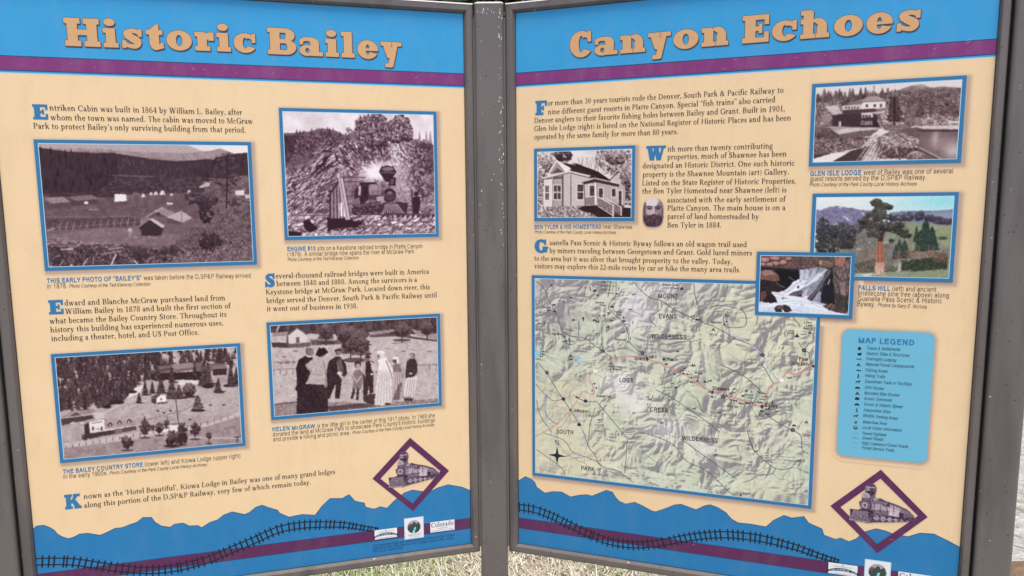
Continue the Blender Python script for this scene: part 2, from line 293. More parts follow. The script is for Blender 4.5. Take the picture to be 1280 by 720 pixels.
def sans_glyphs(w):
    """a plain grotesque of one stroke weight"""
    X, C, A, d, t = .53, .72, .73, -.20, w*.9; g = {}
    def st(x, y0, y1): return gR(x, y0, x+w, y1)
    def hb(x0, x1, y): return gR(x0, y, x1, y+t)
    def ring(cx, cy, rx, ry, a0=0, a1=360): return gA(cx, cy, rx, ry, a0, a1, w, t)
    def arch(x0, x1): return gA((x0+x1+w)/2, .33, (x1+w-x0)/2, .21, 0, 180, w, t)
    g['a'] = (.54, gS((.07, .38, w), (.13, .46, t), (.25, .49, t), (.38, .45, w), (.42, .35, w), (.42, .1, w))+st(.42-w/2, .0, .34)+ring(.235, .155, .2, .165, 40, 330)+hb(.25, .42, .27))
    g['b'] = (.56, st(.06, 0, A)+ring(.28, .265, .225, .275)); g['c'] = (.51, ring(.275, .265, .235, .275, 45, 315)); g['d'] = (.56, st(.5-w, 0, A)+ring(.275, .265, .225, .275))
    g['e'] = (.55, ring(.275, .265, .235, .275, 0, 320)+hb(.08, .5, .235)); g['f'] = (.29, st(.1, 0, .6)+gA(.24, .58, .14, .15, 80, 180, w, t)+hb(.01, .27, .45))
    g['g'] = (.56, ring(.275, .265, .225, .275)+st(.5-w, -.05, X)+gA(.275, -.04, .225, .17, 200, 360, w, t)); g['h'] = (.55, st(.06, 0, A)+arch(.06, .41)+st(.41, 0, .34)); g['n'] = (.55, st(.06, 0, X)+arch(.06, .41)+st(.41, 0, .34))
    g['i'] = (.23, st(.07, 0, X)+gR(.07, .62, .07+w, .73)); g['j'] = (.23, st(.07, -.1, X)+gR(.07, .62, .07+w, .73)+gS((.07+w/2, -.08, w), (.03, -.16, t), (-.03, -.16, t))); g['l'] = (.23, st(.07, 0, A))
    g['k'] = (.51, st(.06, 0, A)+gD(.12, .18, .42, X, w*1.2)+gD(.45, 0, .22, .3, w*1.25)); g['m'] = (.84, st(.06, 0, X)+arch(.06, .38)+st(.38, 0, .34)+arch(.38, .70)+st(.70, 0, .34))
    g['o'] = (.56, ring(.28, .265, .24, .275)); g['p'] = (.56, st(.06, d, X)+ring(.28, .265, .225, .275)); g['q'] = (.56, st(.5-w, d, X)+ring(.275, .265, .225, .275))
    g['r'] = (.34, st(.06, 0, X)+gS((.06+w/2, .3, w), (.15, .45, t), (.3, .49, t))); g['s'] = (.50, gS((.43, .38, w*.9), (.36, .47, t), (.24, .49, t), (.1, .41, w), (.16, .3, t*1.1), (.34, .24, t*1.1), (.42, .13, w), (.3, .04, t), (.16, .045, t), (.06, .15, w*.9)))
    g['t'] = (.28, st(.09, .08, .67)+hb(.01, .27, .45)+gS((.09+w/2, .12, w), (.15, .04, t), (.26, .04, t))); g['u'] = (.55, st(.06, .2, X)+gA(.275, .2, .215, .21, 180, 360, w, t)+st(.49-w, 0, X))
    g['v'] = (.50, gD(.25, 0, .07, X, w*1.1)+gD(.25, 0, .43, X, w*1.1)); g['w'] = (.74, gD(.21, 0, .07, X, w*1.1)+gD(.21, 0, .37, X, w)+gD(.53, 0, .37, X, w)+gD(.53, 0, .67, X, w*1.1)); g['x'] = (.49, gD(.07, 0, .41, X, w*1.2)+gD(.41, 0, .07, X, w*1.2))
    g['y'] = (.49, gD(.25, .0, .07, X, w*1.1)+gD(.2, -.14, .43, X, w*1.1)+hb(.04, .22, -.2)); g['z'] = (.49, hb(.04, .45, X-t)+hb(.04, .45, 0)+gD(.1, .04, .38, X-.04, w*1.2))
    g['A'] = (.67, gD(.07, 0, .32, C, w*1.1)+gD(.6, 0, .35, C, w*1.1)+hb(.17, .5, .2)); g['B'] = (.68, st(.08, 0, C)+hb(.08, .4, 0)+hb(.08, .4, C-t)+hb(.08, .4, .35)+gA(.39, .535, .22, .185, -90, 90, w, t)+gA(.4, .2, .24, .2, -90, 90, w, t))
    g['C'] = (.72, gA(.37, .36, .32, .375, 40, 320, w, t)); g['D'] = (.72, st(.08, 0, C)+hb(.08, .36, 0)+hb(.08, .36, C-t)+gA(.34, .36, .34, .36, -90, 90, w, t)); g['E'] = (.66, st(.08, 0, C)+hb(.08, .61, 0)+hb(.08, .61, C-t)+hb(.08, .56, .34)); g['F'] = (.60, st(.08, 0, C)+hb(.08, .57, C-t)+hb(.08, .5, .33))
    g['G'] = (.77, gA(.38, .36, .33, .375, 40, 330, w, t)+hb(.4, .7, .31)+st(.7-w, 0, .35)); g['H'] = (.72, st(.08, 0, C)+st(.64-w, 0, C)+hb(.08, .64, .34)); g['I'] = (.28, st(.09, 0, C)); g['J'] = (.53, st(.46-w, .2, C)+gA(.25, .2, .21, .21, 180, 360, w, t))
    g['K'] = (.68, st(.08, 0, C)+gD(.13, .25, .58, C, w*1.2)+gD(.62, 0, .28, .44, w*1.25)); g['L'] = (.56, st(.08, 0, C)+hb(.08, .53, 0)); g['M'] = (.85, st(.07, 0, C)+st(.78-w, 0, C)+gD(.425, 0, .13, C, w*1.1)+gD(.425, 0, .72, C, w*1.1)); g['N'] = (.73, st(.08, 0, C)+st(.65-w, 0, C)+gD(.61, 0, .12, C, w*1.15))
    g['O'] = (.78, gA(.39, .36, .345, .375, 0, 360, w, t)); g['P'] = (.66, st(.08, 0, C)+hb(.08, .4, C-t)+hb(.08, .4, .3)+gA(.39, .51, .23, .21, -90, 90, w, t)); g['R'] = (.71, st(.08, 0, C)+hb(.08, .4, C-t)+hb(.08, .4, .32)+gA(.4, .52, .24, .2, -90, 90, w, t)+gD(.62, 0, .45, .36, w*1.15))
    g['S'] = (.67, gS((.57, .53, w), (.48, .65, t), (.32, .675, t), (.13, .56, w), (.2, .42, t*1.15), (.45, .33, t*1.15), (.57, .19, w), (.42, .05, t), (.24, .045, t), (.09, .21, w))); g['T'] = (.61, st(.305-w/2, 0, C)+hb(.02, .59, C-t)); g['U'] = (.72, st(.08, .26, C)+gA(.36, .265, .28, .28, 180, 360, w, t)+st(.64-w, .26, C))
    g['V'] = (.67, gD(.335, 0, .07, C, w*1.1)+gD(.335, 0, .6, C, w*1.1)); g['W'] = (.94, gD(.26, 0, .07, C, w*1.1)+gD(.26, 0, .47, C, w)+gD(.68, 0, .47, C, w)+gD(.68, 0, .87, C, w*1.1)); g['Y'] = (.67, st(.335-w/2, 0, .32)+gD(.335, .27, .08, C, w*1.15)+gD(.335, .27, .59, C, w*1.15))
    g['0'] = (.56, gA(.28, .35, .235, .365, 0, 360, w, t)); g['1'] = (.56, st(.3-w/2+.02, 0, C)+gR(.12, .5, .32, .5+t)); g['2'] = (.56, gS((.08, .5, w), (.14, .65, t), (.28, .67, t), (.43, .52, w), (.36, .36, w), (.18, .2, w), (.08, .04, w))+hb(.05, .49, 0)); g['3'] = (.56, gA(.27, .52, .2, .19, -80, 160, w, t)+gA(.27, .19, .225, .205, -165, 85, w, t))
    g['4'] = (.56, st(.42-w, 0, .7)+hb(.04, .52, .16)+gD(.1, .2, .36, .7, w)); g['5'] = (.56, hb(.14, .47, .71-t)+gD(.11, .34, .17, .7, w*.9)+gA(.26, .22, .235, .235, -160, 140, w, t)); g['6'] = (.56, gA(.28, .22, .23, .235, 0, 360, w, t)+gS((.08, .22, w), (.11, .5, w), (.24, .67, t), (.4, .64, t), (.46, .56, w)))
    g['7'] = (.56, hb(.05, .5, C-t)+gS((.46, .66, w), (.3, .4, w), (.22, 0, w))); g['8'] = (.56, gA(.28, .53, .195, .185, 0, 360, w, t)+gA(.28, .195, .235, .205, 0, 360, w, t)); g['9'] = (.56, gA(.28, .49, .23, .235, 0, 360, w, t)+gS((.48, .49, w), (.45, .2, w), (.32, .04, t), (.16, .07, t), (.1, .15, w)))
    g['.'] = (.28, gR(.09, 0, .09+w*1.1, .1)); g[','] = (.28, gR(.09, 0, .09+w*1.1, .1)+gD(.1, -.12, .16, .03, w*.7)); g['\u2019'] = (.2, gR(.06, .62, .06+w*1.1, .72)+gD(.06, .5, .12, .65, w*.7))
    g['\u201c'] = (.36, gD(.1, .52, .07, .72, w)+gD(.25, .52, .22, .72, w)); g['\u201d'] = (.36, gD(.07, .52, .1, .72, w)+gD(.22, .52, .25, .72, w))
    g['('] = (.33, gA(.38, .26, .3, .5, 130, 230, w, .02)); g[')'] = (.33, gA(-.05, .26, .3, .5, -50, 50, w, .02)); g['#'] = (.56, gD(.15, 0, .22, C, w*.8)+gD(.34, 0, .41, C, w*.8)+hb(.03, .53, .2)+hb(.03, .53, .46)); g['-'] = (.33, hb(.05, .28, .24))
    g['&'] = (.67, gA(.29, .55, .16, .17, 0, 360, w, t)+gA(.27, .19, .22, .2, 60, 350, w, t)+gD(.58, 0, .22, .5, w*1.15)); g['?'] = (.56, gS((.1, .5, w), (.16, .64, t), (.3, .66, t), (.42, .52, w), (.32, .36, w), (.27, .2, w))+gR(.27-w/2, 0, .27+w/2, .1))
    return g
FONT['sans'] = (sans_glyphs(.084), .28, .016); FONT['bold'] = (sans_glyphs(.145), .28, .02)
FONT['semi'] = (sans_glyphs(.112), .30, .03); FONT['black'] = (sans_glyphs(.168), .30, .03)
GC = {}
def glyph(font, ch):
    k = (font, ch)
    if k not in GC:
        w_, polys = FONT[font][0][ch]
        v, f = fill(polys); GC[k] = (w_, np.array(v), f)
    return GC[k]
def setline(s, font, size, p0, p1=None, slant=0):
    """a line of writing whose baseline runs from p0 to p1 (u, v); without p1 at natural width"""
    V, Fs, x = [], [], 0.
    n = 0; end = 0
    for ch in s:
        if ch == ' ':
            x += FONT[font][1]
            continue
        w_, v, f = glyph(font, ch)
        if len(v):
            V.append(v+np.array([x, 0])); Fs += [[i+n for i in q] for q in f]; n += len(v); end = V[-1][:, 0].max()
        x += w_ + FONT[font][2]
    V = np.concatenate(V); x0 = V[:, 0].min()
    p0 = np.array(p0)
    if p1 is None:
        d = np.array([1., 0]); sx = size
    else:
        d = np.array(p1)-p0; L = np.hypot(*d); d /= L; sx = L/(end-x0)
    a = (V[:, 0]-x0)*sx + V[:, 1]*size*slant; b = V[:, 1]*size
    up = np.array([d[1], -d[0]])
    return p0 + a[:, None]*d + b[:, None]*up, Fs
def writing(p, name, lines, h, m, parent=None):
    """lines: (text, font, size, p0, p1, slant) in panel metres -> one mesh"""
    VV, FF, n = [], [], 0
    for l in lines:
        v, f = setline(*l); VV.append(v); FF += [[i+n for i in q[::-1]] for q in f]; n += len(v)
    return put(p, name, np.concatenate(VV), FF, h, m, parent)
# ------------------------------------------------------------------ painted pictures: what is printed on the panels, drawn stroke by stroke
def homog(src, dst):
    A_, b = [], []
    for (x, y), (X, Y) in zip(src, dst):
        A_.append([x, y, 1, 0, 0, 0, -X*x, -X*y]); b.append(X)
        A_.append([0, 0, 0, x, y, 1, -Y*x, -Y*y]); b.append(Y)
    return np.append(np.linalg.solve(np.array(A_, float), np.array(b, float)), 1).reshape(3, 3)
def noise2(h, w_, cell, seed, octv=3, ridged=False):
    r = np.random.default_rng(seed); out = np.zeros((h, w_)); amp = 1.; tot = 0
    for o in range(octv):
        c = max(cell/2**o, 1.01); gh, gw = int(h/c)+4, int(w_/c)+4
        g = r.random((gh, gw))*2-1
        y = np.arange(h)/c; x = np.arange(w_)/c; yi = y.astype(int); xi = x.astype(int)
        fy = (y-yi)[:, None]; fx = (x-xi)[None]; fy = fy*fy*(3-2*fy); fx = fx*fx*(3-2*fx)
        a = g[yi][:, xi]*(1-fx)+g[yi][:, xi+1]*fx; b = g[yi+1][:, xi]*(1-fx)+g[yi+1][:, xi+1]*fx
        q = a*(1-fy)+b*fy
        if ridged: q = 1-2*np.abs(q)
        out += amp*q; tot += amp; amp *= .55
    return out/tot*1.6
class Pic:
    def __init__(s, p, zm, quad, seed=1, cell=.0009, ss=2):
        s.p, s.zm = p, zm; s.R = random.Random(seed); s.seed = seed
        uv = atz(p, zm, quad)
        s.u0 = (uv[0][0]+uv[3][0])/2; s.u1 = (uv[1][0]+uv[2][0])/2; s.v0 = (uv[0][1]+uv[1][1])/2; s.v1 = (uv[2][1]+uv[3][1])/2
        s.nx = int((s.u1-s.u0)/cell)+1; s.ny = int((s.v1-s.v0)/cell)+1; s.ss = ss
        s.w, s.h = s.nx*ss, s.ny*ss
        s.Hm = homog(quad, [(0, 0), (s.w, 0), (s.w, s.h), (0, s.h)])
        s.k = s.w/(.5*(math.dist(quad[0], quad[1])+math.dist(quad[2], quad[3])))   # canvas px per tracing px
        s.a = np.zeros((s.h, s.w, 3)); s._n = {}
        s.alpha = None
    def T(s, pts):
        q = np.c_[np.array(pts, float), np.ones(len(pts))] @ s.Hm.T
        return q[:, :2]/q[:, 2:]
    def col(s, c): return np.array([c, c, c] if np.isscalar(c) else [v/255. for v in c], float)
    def nz(s, size, oct=3, sd=0):
        k = (size, oct, sd)
        if k not in s._n: s._n[k] = noise2(s.h, s.w, size*s.k, s.seed*77+sd+int(size*10), oct)
        return s._n[k]
    def fill(s, c): s.a[:] = s.col(c)
    def vgrad(s, y0, c0, y1, c1):
        yy = s.T([(0, y0), (0, y1)])[:, 1]; t = np.clip((np.arange(s.h)-yy[0])/(yy[1]-yy[0]), 0, 1)[:, None, None]
        s.a[:] = s.col(c0)*(1-t)+s.col(c1)*t
    def mask(s, q):
        x0, y0 = np.floor(q.min(0)).astype(int); x1, y1 = np.ceil(q.max(0)).astype(int)+1
        x0, y0 = max(x0, 0), max(y0, 0); x1, y1 = min(x1, s.w), min(y1, s.h)
        if x1 <= x0 or y1 <= y0: return None
        X = (np.arange(x0, x1)+.5)[None]; Y = (np.arange(y0, y1)+.5)[:, None]
        m = np.zeros((y1-y0, x1-x0), bool)
        for (ax, ay), (bx, by) in zip(q, np.roll(q, -1, 0)):
            if ay == by: continue
            m ^= ((ay > Y) != (by > Y)) & (X < (bx-ax)*(Y-ay)/(by-ay)+ax)
        return slice(y0, y1), slice(x0, x1), m
    def raw(s, q, c, al=1., tx=None):
        r = s.mask(q)
        if r is None: return
        ys, xs, m = r; v = s.a[ys, xs]
        t = s.col(c)
        if tx: t = t + (s.nz(tx[1], 3, 5)[ys, xs][m]*tx[0])[:, None]
        v[m] = v[m]*(1-al)+t*al
    rough = 0.
    def poly(s, pts, c, al=1., tx=None):
        if s.rough and len(pts) > 2:            # a hand-torn, never ruler-straight edge
            q = []
            for (x0, y0), (x1, y1) in zip(pts, list(pts[1:])+[pts[0]]):
                L = math.hypot(x1-x0, y1-y0); n = max(1, int(L/(4+3*s.rough)))
                for i in range(n): t = i/n; q.append((x0+(x1-x0)*t+(s.R.gauss(0, s.rough) if i else 0), y0+(y1-y0)*t+(s.R.gauss(0, s.rough) if i else 0)))
            pts = q
        s.raw(s.T(pts), c, al, tx)
    def rocks(s, pts, n, sz, c0, c1, ang=None, el=1.6):
        """broken stone: each piece with a lit face over a dark underside"""
        xs = [q[0] for q in pts]; ys = [q[1] for q in pts]
        for _ in range(n):
            x, y = s.R.uniform(min(xs), max(xs)), s.R.uniform(min(ys), max(ys))
            if not s.inside(pts, x, y): continue
            r = s.R.uniform(*sz); e = s.R.uniform(1, el); a = s.R.uniform(0, 3.1) if ang is None else ang+s.R.uniform(-.3, .3); t = s.R.random()
            s.ell(x+r*.25, y+r*.35, r*e*1.05, r*.95/e**.3, s.mixc(c0, c1, .02+.2*t), .9, a, 7, .3)
            s.ell(x-r*.1, y-r*.15, r*e*.85, r*.7/e**.3, s.mixc(c0, c1, .35+.65*t), .9, a, 7, .35)
    def strokes(s, pts, n, ln_, w_, c0, c1, ang, al=.85):
        xs = [q[0] for q in pts]; ys = [q[1] for q in pts]
        for _ in range(n):
            x, y = s.R.uniform(min(xs), max(xs)), s.R.uniform(min(ys), max(ys))
            if not s.inside(pts, x, y): continue
            a = ang+s.R.gauss(0, .16); l = s.R.uniform(*ln_); dx, dy = l/2*math.cos(a), l/2*math.sin(a); k = s.R.uniform(-.12, .12)*l
            s.ln([(x-dx, y-dy), (x-k*math.sin(a), y+k*math.cos(a)), (x+dx, y+dy)], s.R.uniform(*w_), s.mixc(c0, c1, s.R.random()), al)
    def ln(s, pts, w_, c, al=1.):
        q = s.T(pts); ww = w_*s.k
        for a, b in zip(q, q[1:]):
            d = b-a; L = np.hypot(*d)
            if L < 1e-6: continue
            n_ = np.array([-d[1], d[0]])/L*ww/2; e = d/L*ww*.3
            s.raw(np.array([a+n_-e, b+n_+e, b-n_+e, a-n_-e]), c, al)
    def ell(s, cx, cy, rx, ry, c, al=1., ang=0., n=9, jit=0.):
        c0, s0 = math.cos(ang), math.sin(ang); pts = []
        for i in range(n):
            t = 2*math.pi*i/n; f = 1+s.R.uniform(-jit, jit); x, y = rx*f*math.cos(t), ry*f*math.sin(t)
            pts.append((cx+x*c0-y*s0, cy+x*s0+y*c0))
        s.raw(s.T(pts), c, al)
    def inside(s, pts, x, y):
        r = False; j = len(pts)-1
        for i in range(len(pts)):
            (xi, yi), (xj, yj) = pts[i], pts[j]
            if (yi > y) != (yj > y) and x < (xj-xi)*(y-yi)/(yj-yi)+xi: r = not r
            j = i
        return r
    def mixc(s, c0, c1, t):
        if np.isscalar(c0): return c0+(c1-c0)*t
        return tuple(a+(b-a)*t for a, b in zip(c0, c1))
    def clut(s, pts, n, sz, c0, c1, ang=None, el=2., al=.9):
        """n small strokes of tone c0..c1 inside a polygon: foliage, scree, grass"""
        xs = [q[0] for q in pts]; ys = [q[1] for q in pts]
        for _ in range(int(n*2.2)):
            x, y = s.R.uniform(min(xs), max(xs)), s.R.uniform(min(ys), max(ys))
            if not s.inside(pts, x, y): continue
            r = s.R.uniform(*sz)*.62; a = s.R.uniform(0, 3.1) if ang is None else ang+s.R.uniform(-.35, .35)
            e = s.R.uniform(1, el)
            s.ell(x, y, r*e, r/e**.3, s.mixc(c0, c1, s.R.random()), al, a, 6, .3)
    def con(s, x, y, h, w_, c, c2=None):
        """a conifer with its foot at x, y"""
        R = s.R; L_, R_ = [], []; n = max(4, int(h/ (w_*.22+1)))
        for i in range(n+1):
            t = i/n; ww = w_/2*(t**.8)
            L_ += [(x-ww*R.uniform(.75, 1.15), y-h+h*t), (x-ww*R.uniform(.3, .6), y-h+h*t+h*.02)]
            R_ += [(x+ww*R.uniform(.75, 1.15), y-h+h*t), (x+ww*R.uniform(.3, .6), y-h+h*t+h*.02)]
        s.raw(s.T(L_+R_[::-1]), c)
        if c2 is not None:
            for _ in range(int(h*w_/40)+2):
                t = R.uniform(.1, 1)**.7; s.ell(x+R.uniform(-.4, .4)*w_*t, y-h+h*t, w_*.1, w_*.05, s.mixc(c, c2, R.random()), .8, R.uniform(-.6, .6), 5, .3)
    def tre(s, x, y, rx, ry, c0, c1, n=60, sz=None):
        """a leafy crown"""
        sz = sz or min(rx, ry)*.28
        for i in range(n):
            a = s.R.uniform(0, 6.28); r = s.R.random()**.5
            t = .5-.5*math.sin(a)*r
            s.ell(x+rx*r*math.cos(a), y-ry*r*math.sin(a), sz*s.R.uniform(.6, 1.2), sz*s.R.uniform(.5, .9), s.mixc(c0, c1, max(0, min(1, (1-t)*.8+s.R.uniform(-.3, .3)))), .95, s.R.uniform(0, 3), 6, .3)
    def grain(s, amt, size=1.5):
        s.a += (s.nz(size, 2, 9)*amt)[:, :, None]
    def soft(s, px, y0=None, y1=None):
        """lens softness: a few box passes"""
        r = max(1, int(px*s.k)); a = s.a
        for _ in range(2):
            for ax in (0, 1):
                p = np.concatenate([np.repeat(a.take([0], ax), r+1, ax), a, np.repeat(a.take([-1], ax), r, ax)], ax).cumsum(ax); n = a.shape[ax]
                a = (p.take(range(2*r+1, 2*r+1+n), ax)-p.take(range(0, n), ax))/(2*r+1)
        s.a = a
    def film(s, fine=.07, mid=.10, size=5.):
        s.a = s.a*(1+s.nz(size*2.2, 3, 31)[:, :, None]*mid*np.clip(1.25-s.a*1.2, .08, 1)) + (s.nz(size*.55, 2, 37)*fine)[:, :, None]*np.clip(.35+s.a, .35, .8)*np.clip(2.2-2*s.a, .35, 1)
    def flow(s, pts, n, spread, w_, cols, al=.5):
        """silky streaks along a curve"""
        q = np.array(spline(pts, 6))
        for _ in range(n):
            o = np.array([s.R.gauss(0, spread), s.R.gauss(0, spread*.6)]); i0 = s.R.randrange(0, max(1, len(q)-5)); i1 = min(len(q), i0+s.R.randrange(4, max(5, len(q))))
            s.ln([tuple(a) for a in q[i0:i1]+o], w_*s.R.uniform(.4, 1.3), s.R.choice(cols), al)
    def blurbox(s, x, y, rx, ry, c, al):
        q = s.T([(x, y), (x+rx, y), (x, y+ry)]); RX, RY = abs(q[1, 0]-q[0, 0]), abs(q[2, 1]-q[0, 1])
        X = (np.arange(s.w)-q[0, 0])[None]/RX; Y = (np.arange(s.h)-q[0, 1])[:, None]/RY
        g = (al*np.exp(-(X*X+Y*Y)))[:, :, None]; s.a = s.a*(1-g)+s.col(c)*g
    def build(s, name, m, h, parent, duo=None, con=1., keep=None):
        a = s.a.reshape(s.ny, s.ss, s.nx, s.ss, 3).mean((1, 3))
        a = np.clip((a-.5)*con+.5, 0, 1)
        if duo:
            t = a[:, :, 0]; st = np.array([0, .5, 1.]); a = np.stack([np.interp(t, st, [d[k]/255. for d in duo]) for k in range(3)], 2)
        a = np.concatenate([a, a[-1:]], 0); a = np.concatenate([a, a[:, -1:]], 1)   # points, not cells
        nx, ny = s.nx+1, s.ny+1
        U, V = np.meshgrid(np.linspace(s.u0, s.u1, nx), np.linspace(s.v0, s.v1, ny))
        i = np.arange(nx*ny).reshape(ny, nx)
        Fq = np.stack([i[:-1, :-1], i[1:, :-1], i[1:, 1:], i[:-1, 1:]], 2).reshape(-1, 4)
        uv = np.stack([U.ravel(), V.ravel()], 1); cols = alb(a.reshape(-1, 3)*255)
        if keep is not None:
            kk = keep.reshape(s.ny, s.ss, s.nx, s.ss).mean((1, 3)).reshape(-1) > .5
            Fq = Fq[kk]; used = np.unique(Fq); rm = np.full(nx*ny, -1); rm[used] = np.arange(len(used)); Fq = rm[Fq]; uv = uv[used]; cols = cols[used]
        return put(s.p, name, uv, Fq, h, m, parent, cols=cols)

DUO_A = [(46, 28, 36), (136, 112, 116), (240, 232, 228)]
DUO_B = [(52, 28, 40), (152, 124, 134), (246, 238, 238)]
DUO_C = [(40, 22, 28), (144, 122, 122), (244, 236, 230)]

def pic_valley():
    s = Pic(0, (40, 170, 4.2345), [(40, 42), (1138, 52), (1170, 662), (85, 690)], 3); s.rough = 1
    s.fill(.40); R = s.R
    s.poly([(30, 30), (1160, 30), (1160, 180), (30, 180)], .70)
    s.poly([(800, 40), (1160, 40), (1160, 110), (940, 95)], .9); s.poly([(980, 40), (1160, 40), (1160, 90), (1060, 92)], .99)
    s.poly([(30, 70), (150, 68), (350, 70), (560, 85), (800, 92), (900, 85), (1000, 68), (1045, 85), (1100, 100), (1160, 100), (1160, 200), (30, 200)], .60, tx=(.05, 30))
    s.poly([(30, 90), (300, 82), (600, 112), (900, 132), (1160, 130), (1160, 220), (30, 220)], .53, tx=(.05, 20))
    hill = [(30, 62), (120, 75), (200, 85), (330, 92), (420, 90), (520, 105), (620, 122), (760, 135), (850, 130), (930, 122), (1010, 140), (1010, 222), (700, 218), (450, 205), (420, 270), (330, 300), (60, 312)]
    s.poly(hill, .16)
    rows = sorted([(R.uniform(95, 235) if x > 450 else R.uniform(95, 305), x) for x in [R.uniform(35, 1010) for _ in range(620)]])
    for y, x in rows:
        top = np.interp(x, [30, 120, 330, 520, 620, 760, 1010], [70, 80, 98, 110, 128, 140, 140])
        if y < top+18: continue
        if x > 450 and y > 222: continue
        h = R.uniform(26, 48) if x < 450 else R.uniform(14, 26)
        c = R.uniform(.03, .17) if x < 450 else R.uniform(.14, .30)
        s.con(x, y, h, h*.42, c, c+.16)
    s.poly([(30, 305), (330, 298), (430, 240), (460, 205), (900, 220), (1000, 240), (900, 300), (560, 305), (400, 330), (60, 320)], .19, tx=(.08, 22))
    s.poly([(420, 206), (560, 211), (700, 216), (560, 217), (430, 211)], .4)
    s.clut([(420, 225), (900, 225), (880, 300), (400, 310)], 150, (4, 10), .10, .34, 0, 3)
    # meadow
    s.poly([(60, 330), (420, 325), (900, 300), (900, 440), (60, 440)], .36, tx=(.06, 25))
    s.clut([(60, 380), (900, 350), (880, 430), (70, 440)], 130, (3, 9), .28, .46, .05, 4)
    s.poly([(300, 386), (355, 386), (355, 392), (300, 393)], .58)
    s.poly([(75, 440), (600, 425), (600, 470), (500, 480), (80, 500)], .27, tx=(.06, 14))
    s.poly([(85, 520), (400, 485), (560, 490), (900, 545), (1000, 560), (870, 585), (500, 575), (200, 570), (85, 545)], .47, tx=(.06, 20))
    s.clut([(85, 520), (600, 500), (880, 560), (200, 570)], 90, (3, 8), .36, .58, .05, 3)
    # right slope
    hr = [(840, 190), (900, 152), (985, 112), (1040, 100), (1160, 85), (1160, 230), (900, 222)]
    s.poly(hr, .16)
    for _ in range(130):
        x, y = R.uniform(840, 1150), R.uniform(130, 225)
        if s.inside(hr, x, y): h = R.uniform(18, 36); c = R.uniform(.05, .22); s.con(x, y, h, h*.45, c, c+.14)
    sl_ = [(900, 240), (1160, 220), (1180, 680), (700, 680), (760, 560), (860, 470), (960, 420)]
    s.poly(sl_, .36, tx=(.12, 16)); s.clut(sl_, 520, (3, 8), .12, .62, None, 2)
    s.ell(1120, 240, 45, 30, .42); s.clut([(1070, 215), (1160, 205), (1160, 270), (1080, 270)], 50, (3, 7), .25, .6, -.5, 3)
    s.poly([(885, 268), (925, 245), (945, 250), (940, 265), (890, 277)], .75); s.ell(1100, 300, 25, 13, .85); s.poly([(1075, 290), (1125, 286), (1126, 312), (1078, 314)], .88); s.poly([(1128, 308), (1150, 310), (1150, 332), (1128, 330)], .8)
    # barns and tents
    s.poly([(68, 345), (100, 358), (203, 350), (203, 378), (72, 388)], .30); s.poly([(68, 330), (165, 321), (203, 349), (102, 358)], .60)
    for i in range(7): s.ln([(78+i*15, 330-i*1.3), (108+i*15, 357-i*1.3)], 2, .45)
    for i in range(9): s.ln([(105+i*11, 358-i), (105+i*11, 382-i)], 1.5, .2)
    s.poly([(200, 330), (237, 343), (350, 334), (347, 358), (207, 370)], .25); s.poly([(198, 322), (315, 311), (352, 332), (238, 343)], .50)
    for i in range(8): s.ln([(212+i*14, 321-i*1.2), (245+i*14, 342-i)], 2, .38)
    s.ell(288, 353, 12, 8, .93); s.poly([(435, 348), (437, 308), (497, 307), (503, 344)], .95); s.poly([(497, 309), (510, 318), (510, 342), (503, 344)], .5)
    s.ln([(505, 322), (540, 320)], 5, .5); s.ln([(535, 305), (560, 304)], 5, .55)
    for x, y, r in ((590, 316, 12), (630, 305, 9), (655, 303, 11), (690, 300, 15), (738, 310, 9), (832, 296, 13)):
        s.poly([(x-r, y+r*.8), (x-r*.35, y-r*.8), (x+r*.5, y-r*.7), (x+r, y+r*.8)], .9); s.poly([(x+r*.1, y+r*.8), (x+r*.3, y-r*.2), (x+r*.6, y+r*.8)], .45)
    s.poly([(712, 352), (744, 352), (744, 362), (712, 364)], .85)
    for i in range(5): s.ln([(765+i*24, 318), (790+i*24, 290)], 3, .3)
    # fences
    for i in range(36):
        x = 75+i*15; s.ln([(x, 428+R.uniform(-4, 4)), (x+R.uniform(8, 24), 426+R.uniform(-6, 6))], 3, R.uniform(.45, .62))
    for i in range(14):
        x = 105+i*36; y = 492-i*2.5
        s.ln([(x, y+12), (x+12+R.uniform(-4, 4), y-30)], 4, R.uniform(.5, .75)); s.ln([(x-5, y-5), (x+38, y-8)], 3, .5)
        if i % 2: s.ln([(x+14, y+10), (x-8, y-22)], 3, .55)
    s.ln([(80, 500), (120, 488)], 6, .7)
    # cabins in the middle
    s.poly([(605, 428), (668, 385), (755, 410), (750, 460), (640, 470)], .30); s.poly([(640, 395), (695, 377), (765, 412), (722, 432)], .58); s.poly([(660, 405), (676, 405), (676, 418), (660, 418)], .15)
    s.ln([(602, 430), (690, 378)], 6, .7)
    s.poly([(620, 428), (715, 430), (715, 470), (620, 470)], .40)
    s.poly([(575, 465), (590, 428), (628, 432), (612, 455)], .5)
    s.poly([(712, 430), (790, 394), (848, 436), (790, 460)], .72); s.ln([(788, 395), (792, 455)], 4, .4); s.poly([(715, 440), (790, 455), (785, 470), (712, 462)], .3)
    s.poly([(565, 480), (625, 440), (700, 478), (680, 530), (575, 528)], .12); s.poly([(618, 440), (640, 436), (702, 475), (690, 490)], .78); s.ln([(562, 482), (622, 440)], 5, .6)
    s.ell(517, 500, 11, 14, .75); s.ln([(517, 505), (519, 540)], 8, .6); s.ln([(540, 515), (548, 545)], 6, .5); s.ln([(575, 500), (575, 540)], 6, .4)
    for _ in range(30): s.ell(R.uniform(510, 700), R.uniform(525, 545), 5, 4, R.uniform(.3, .65))
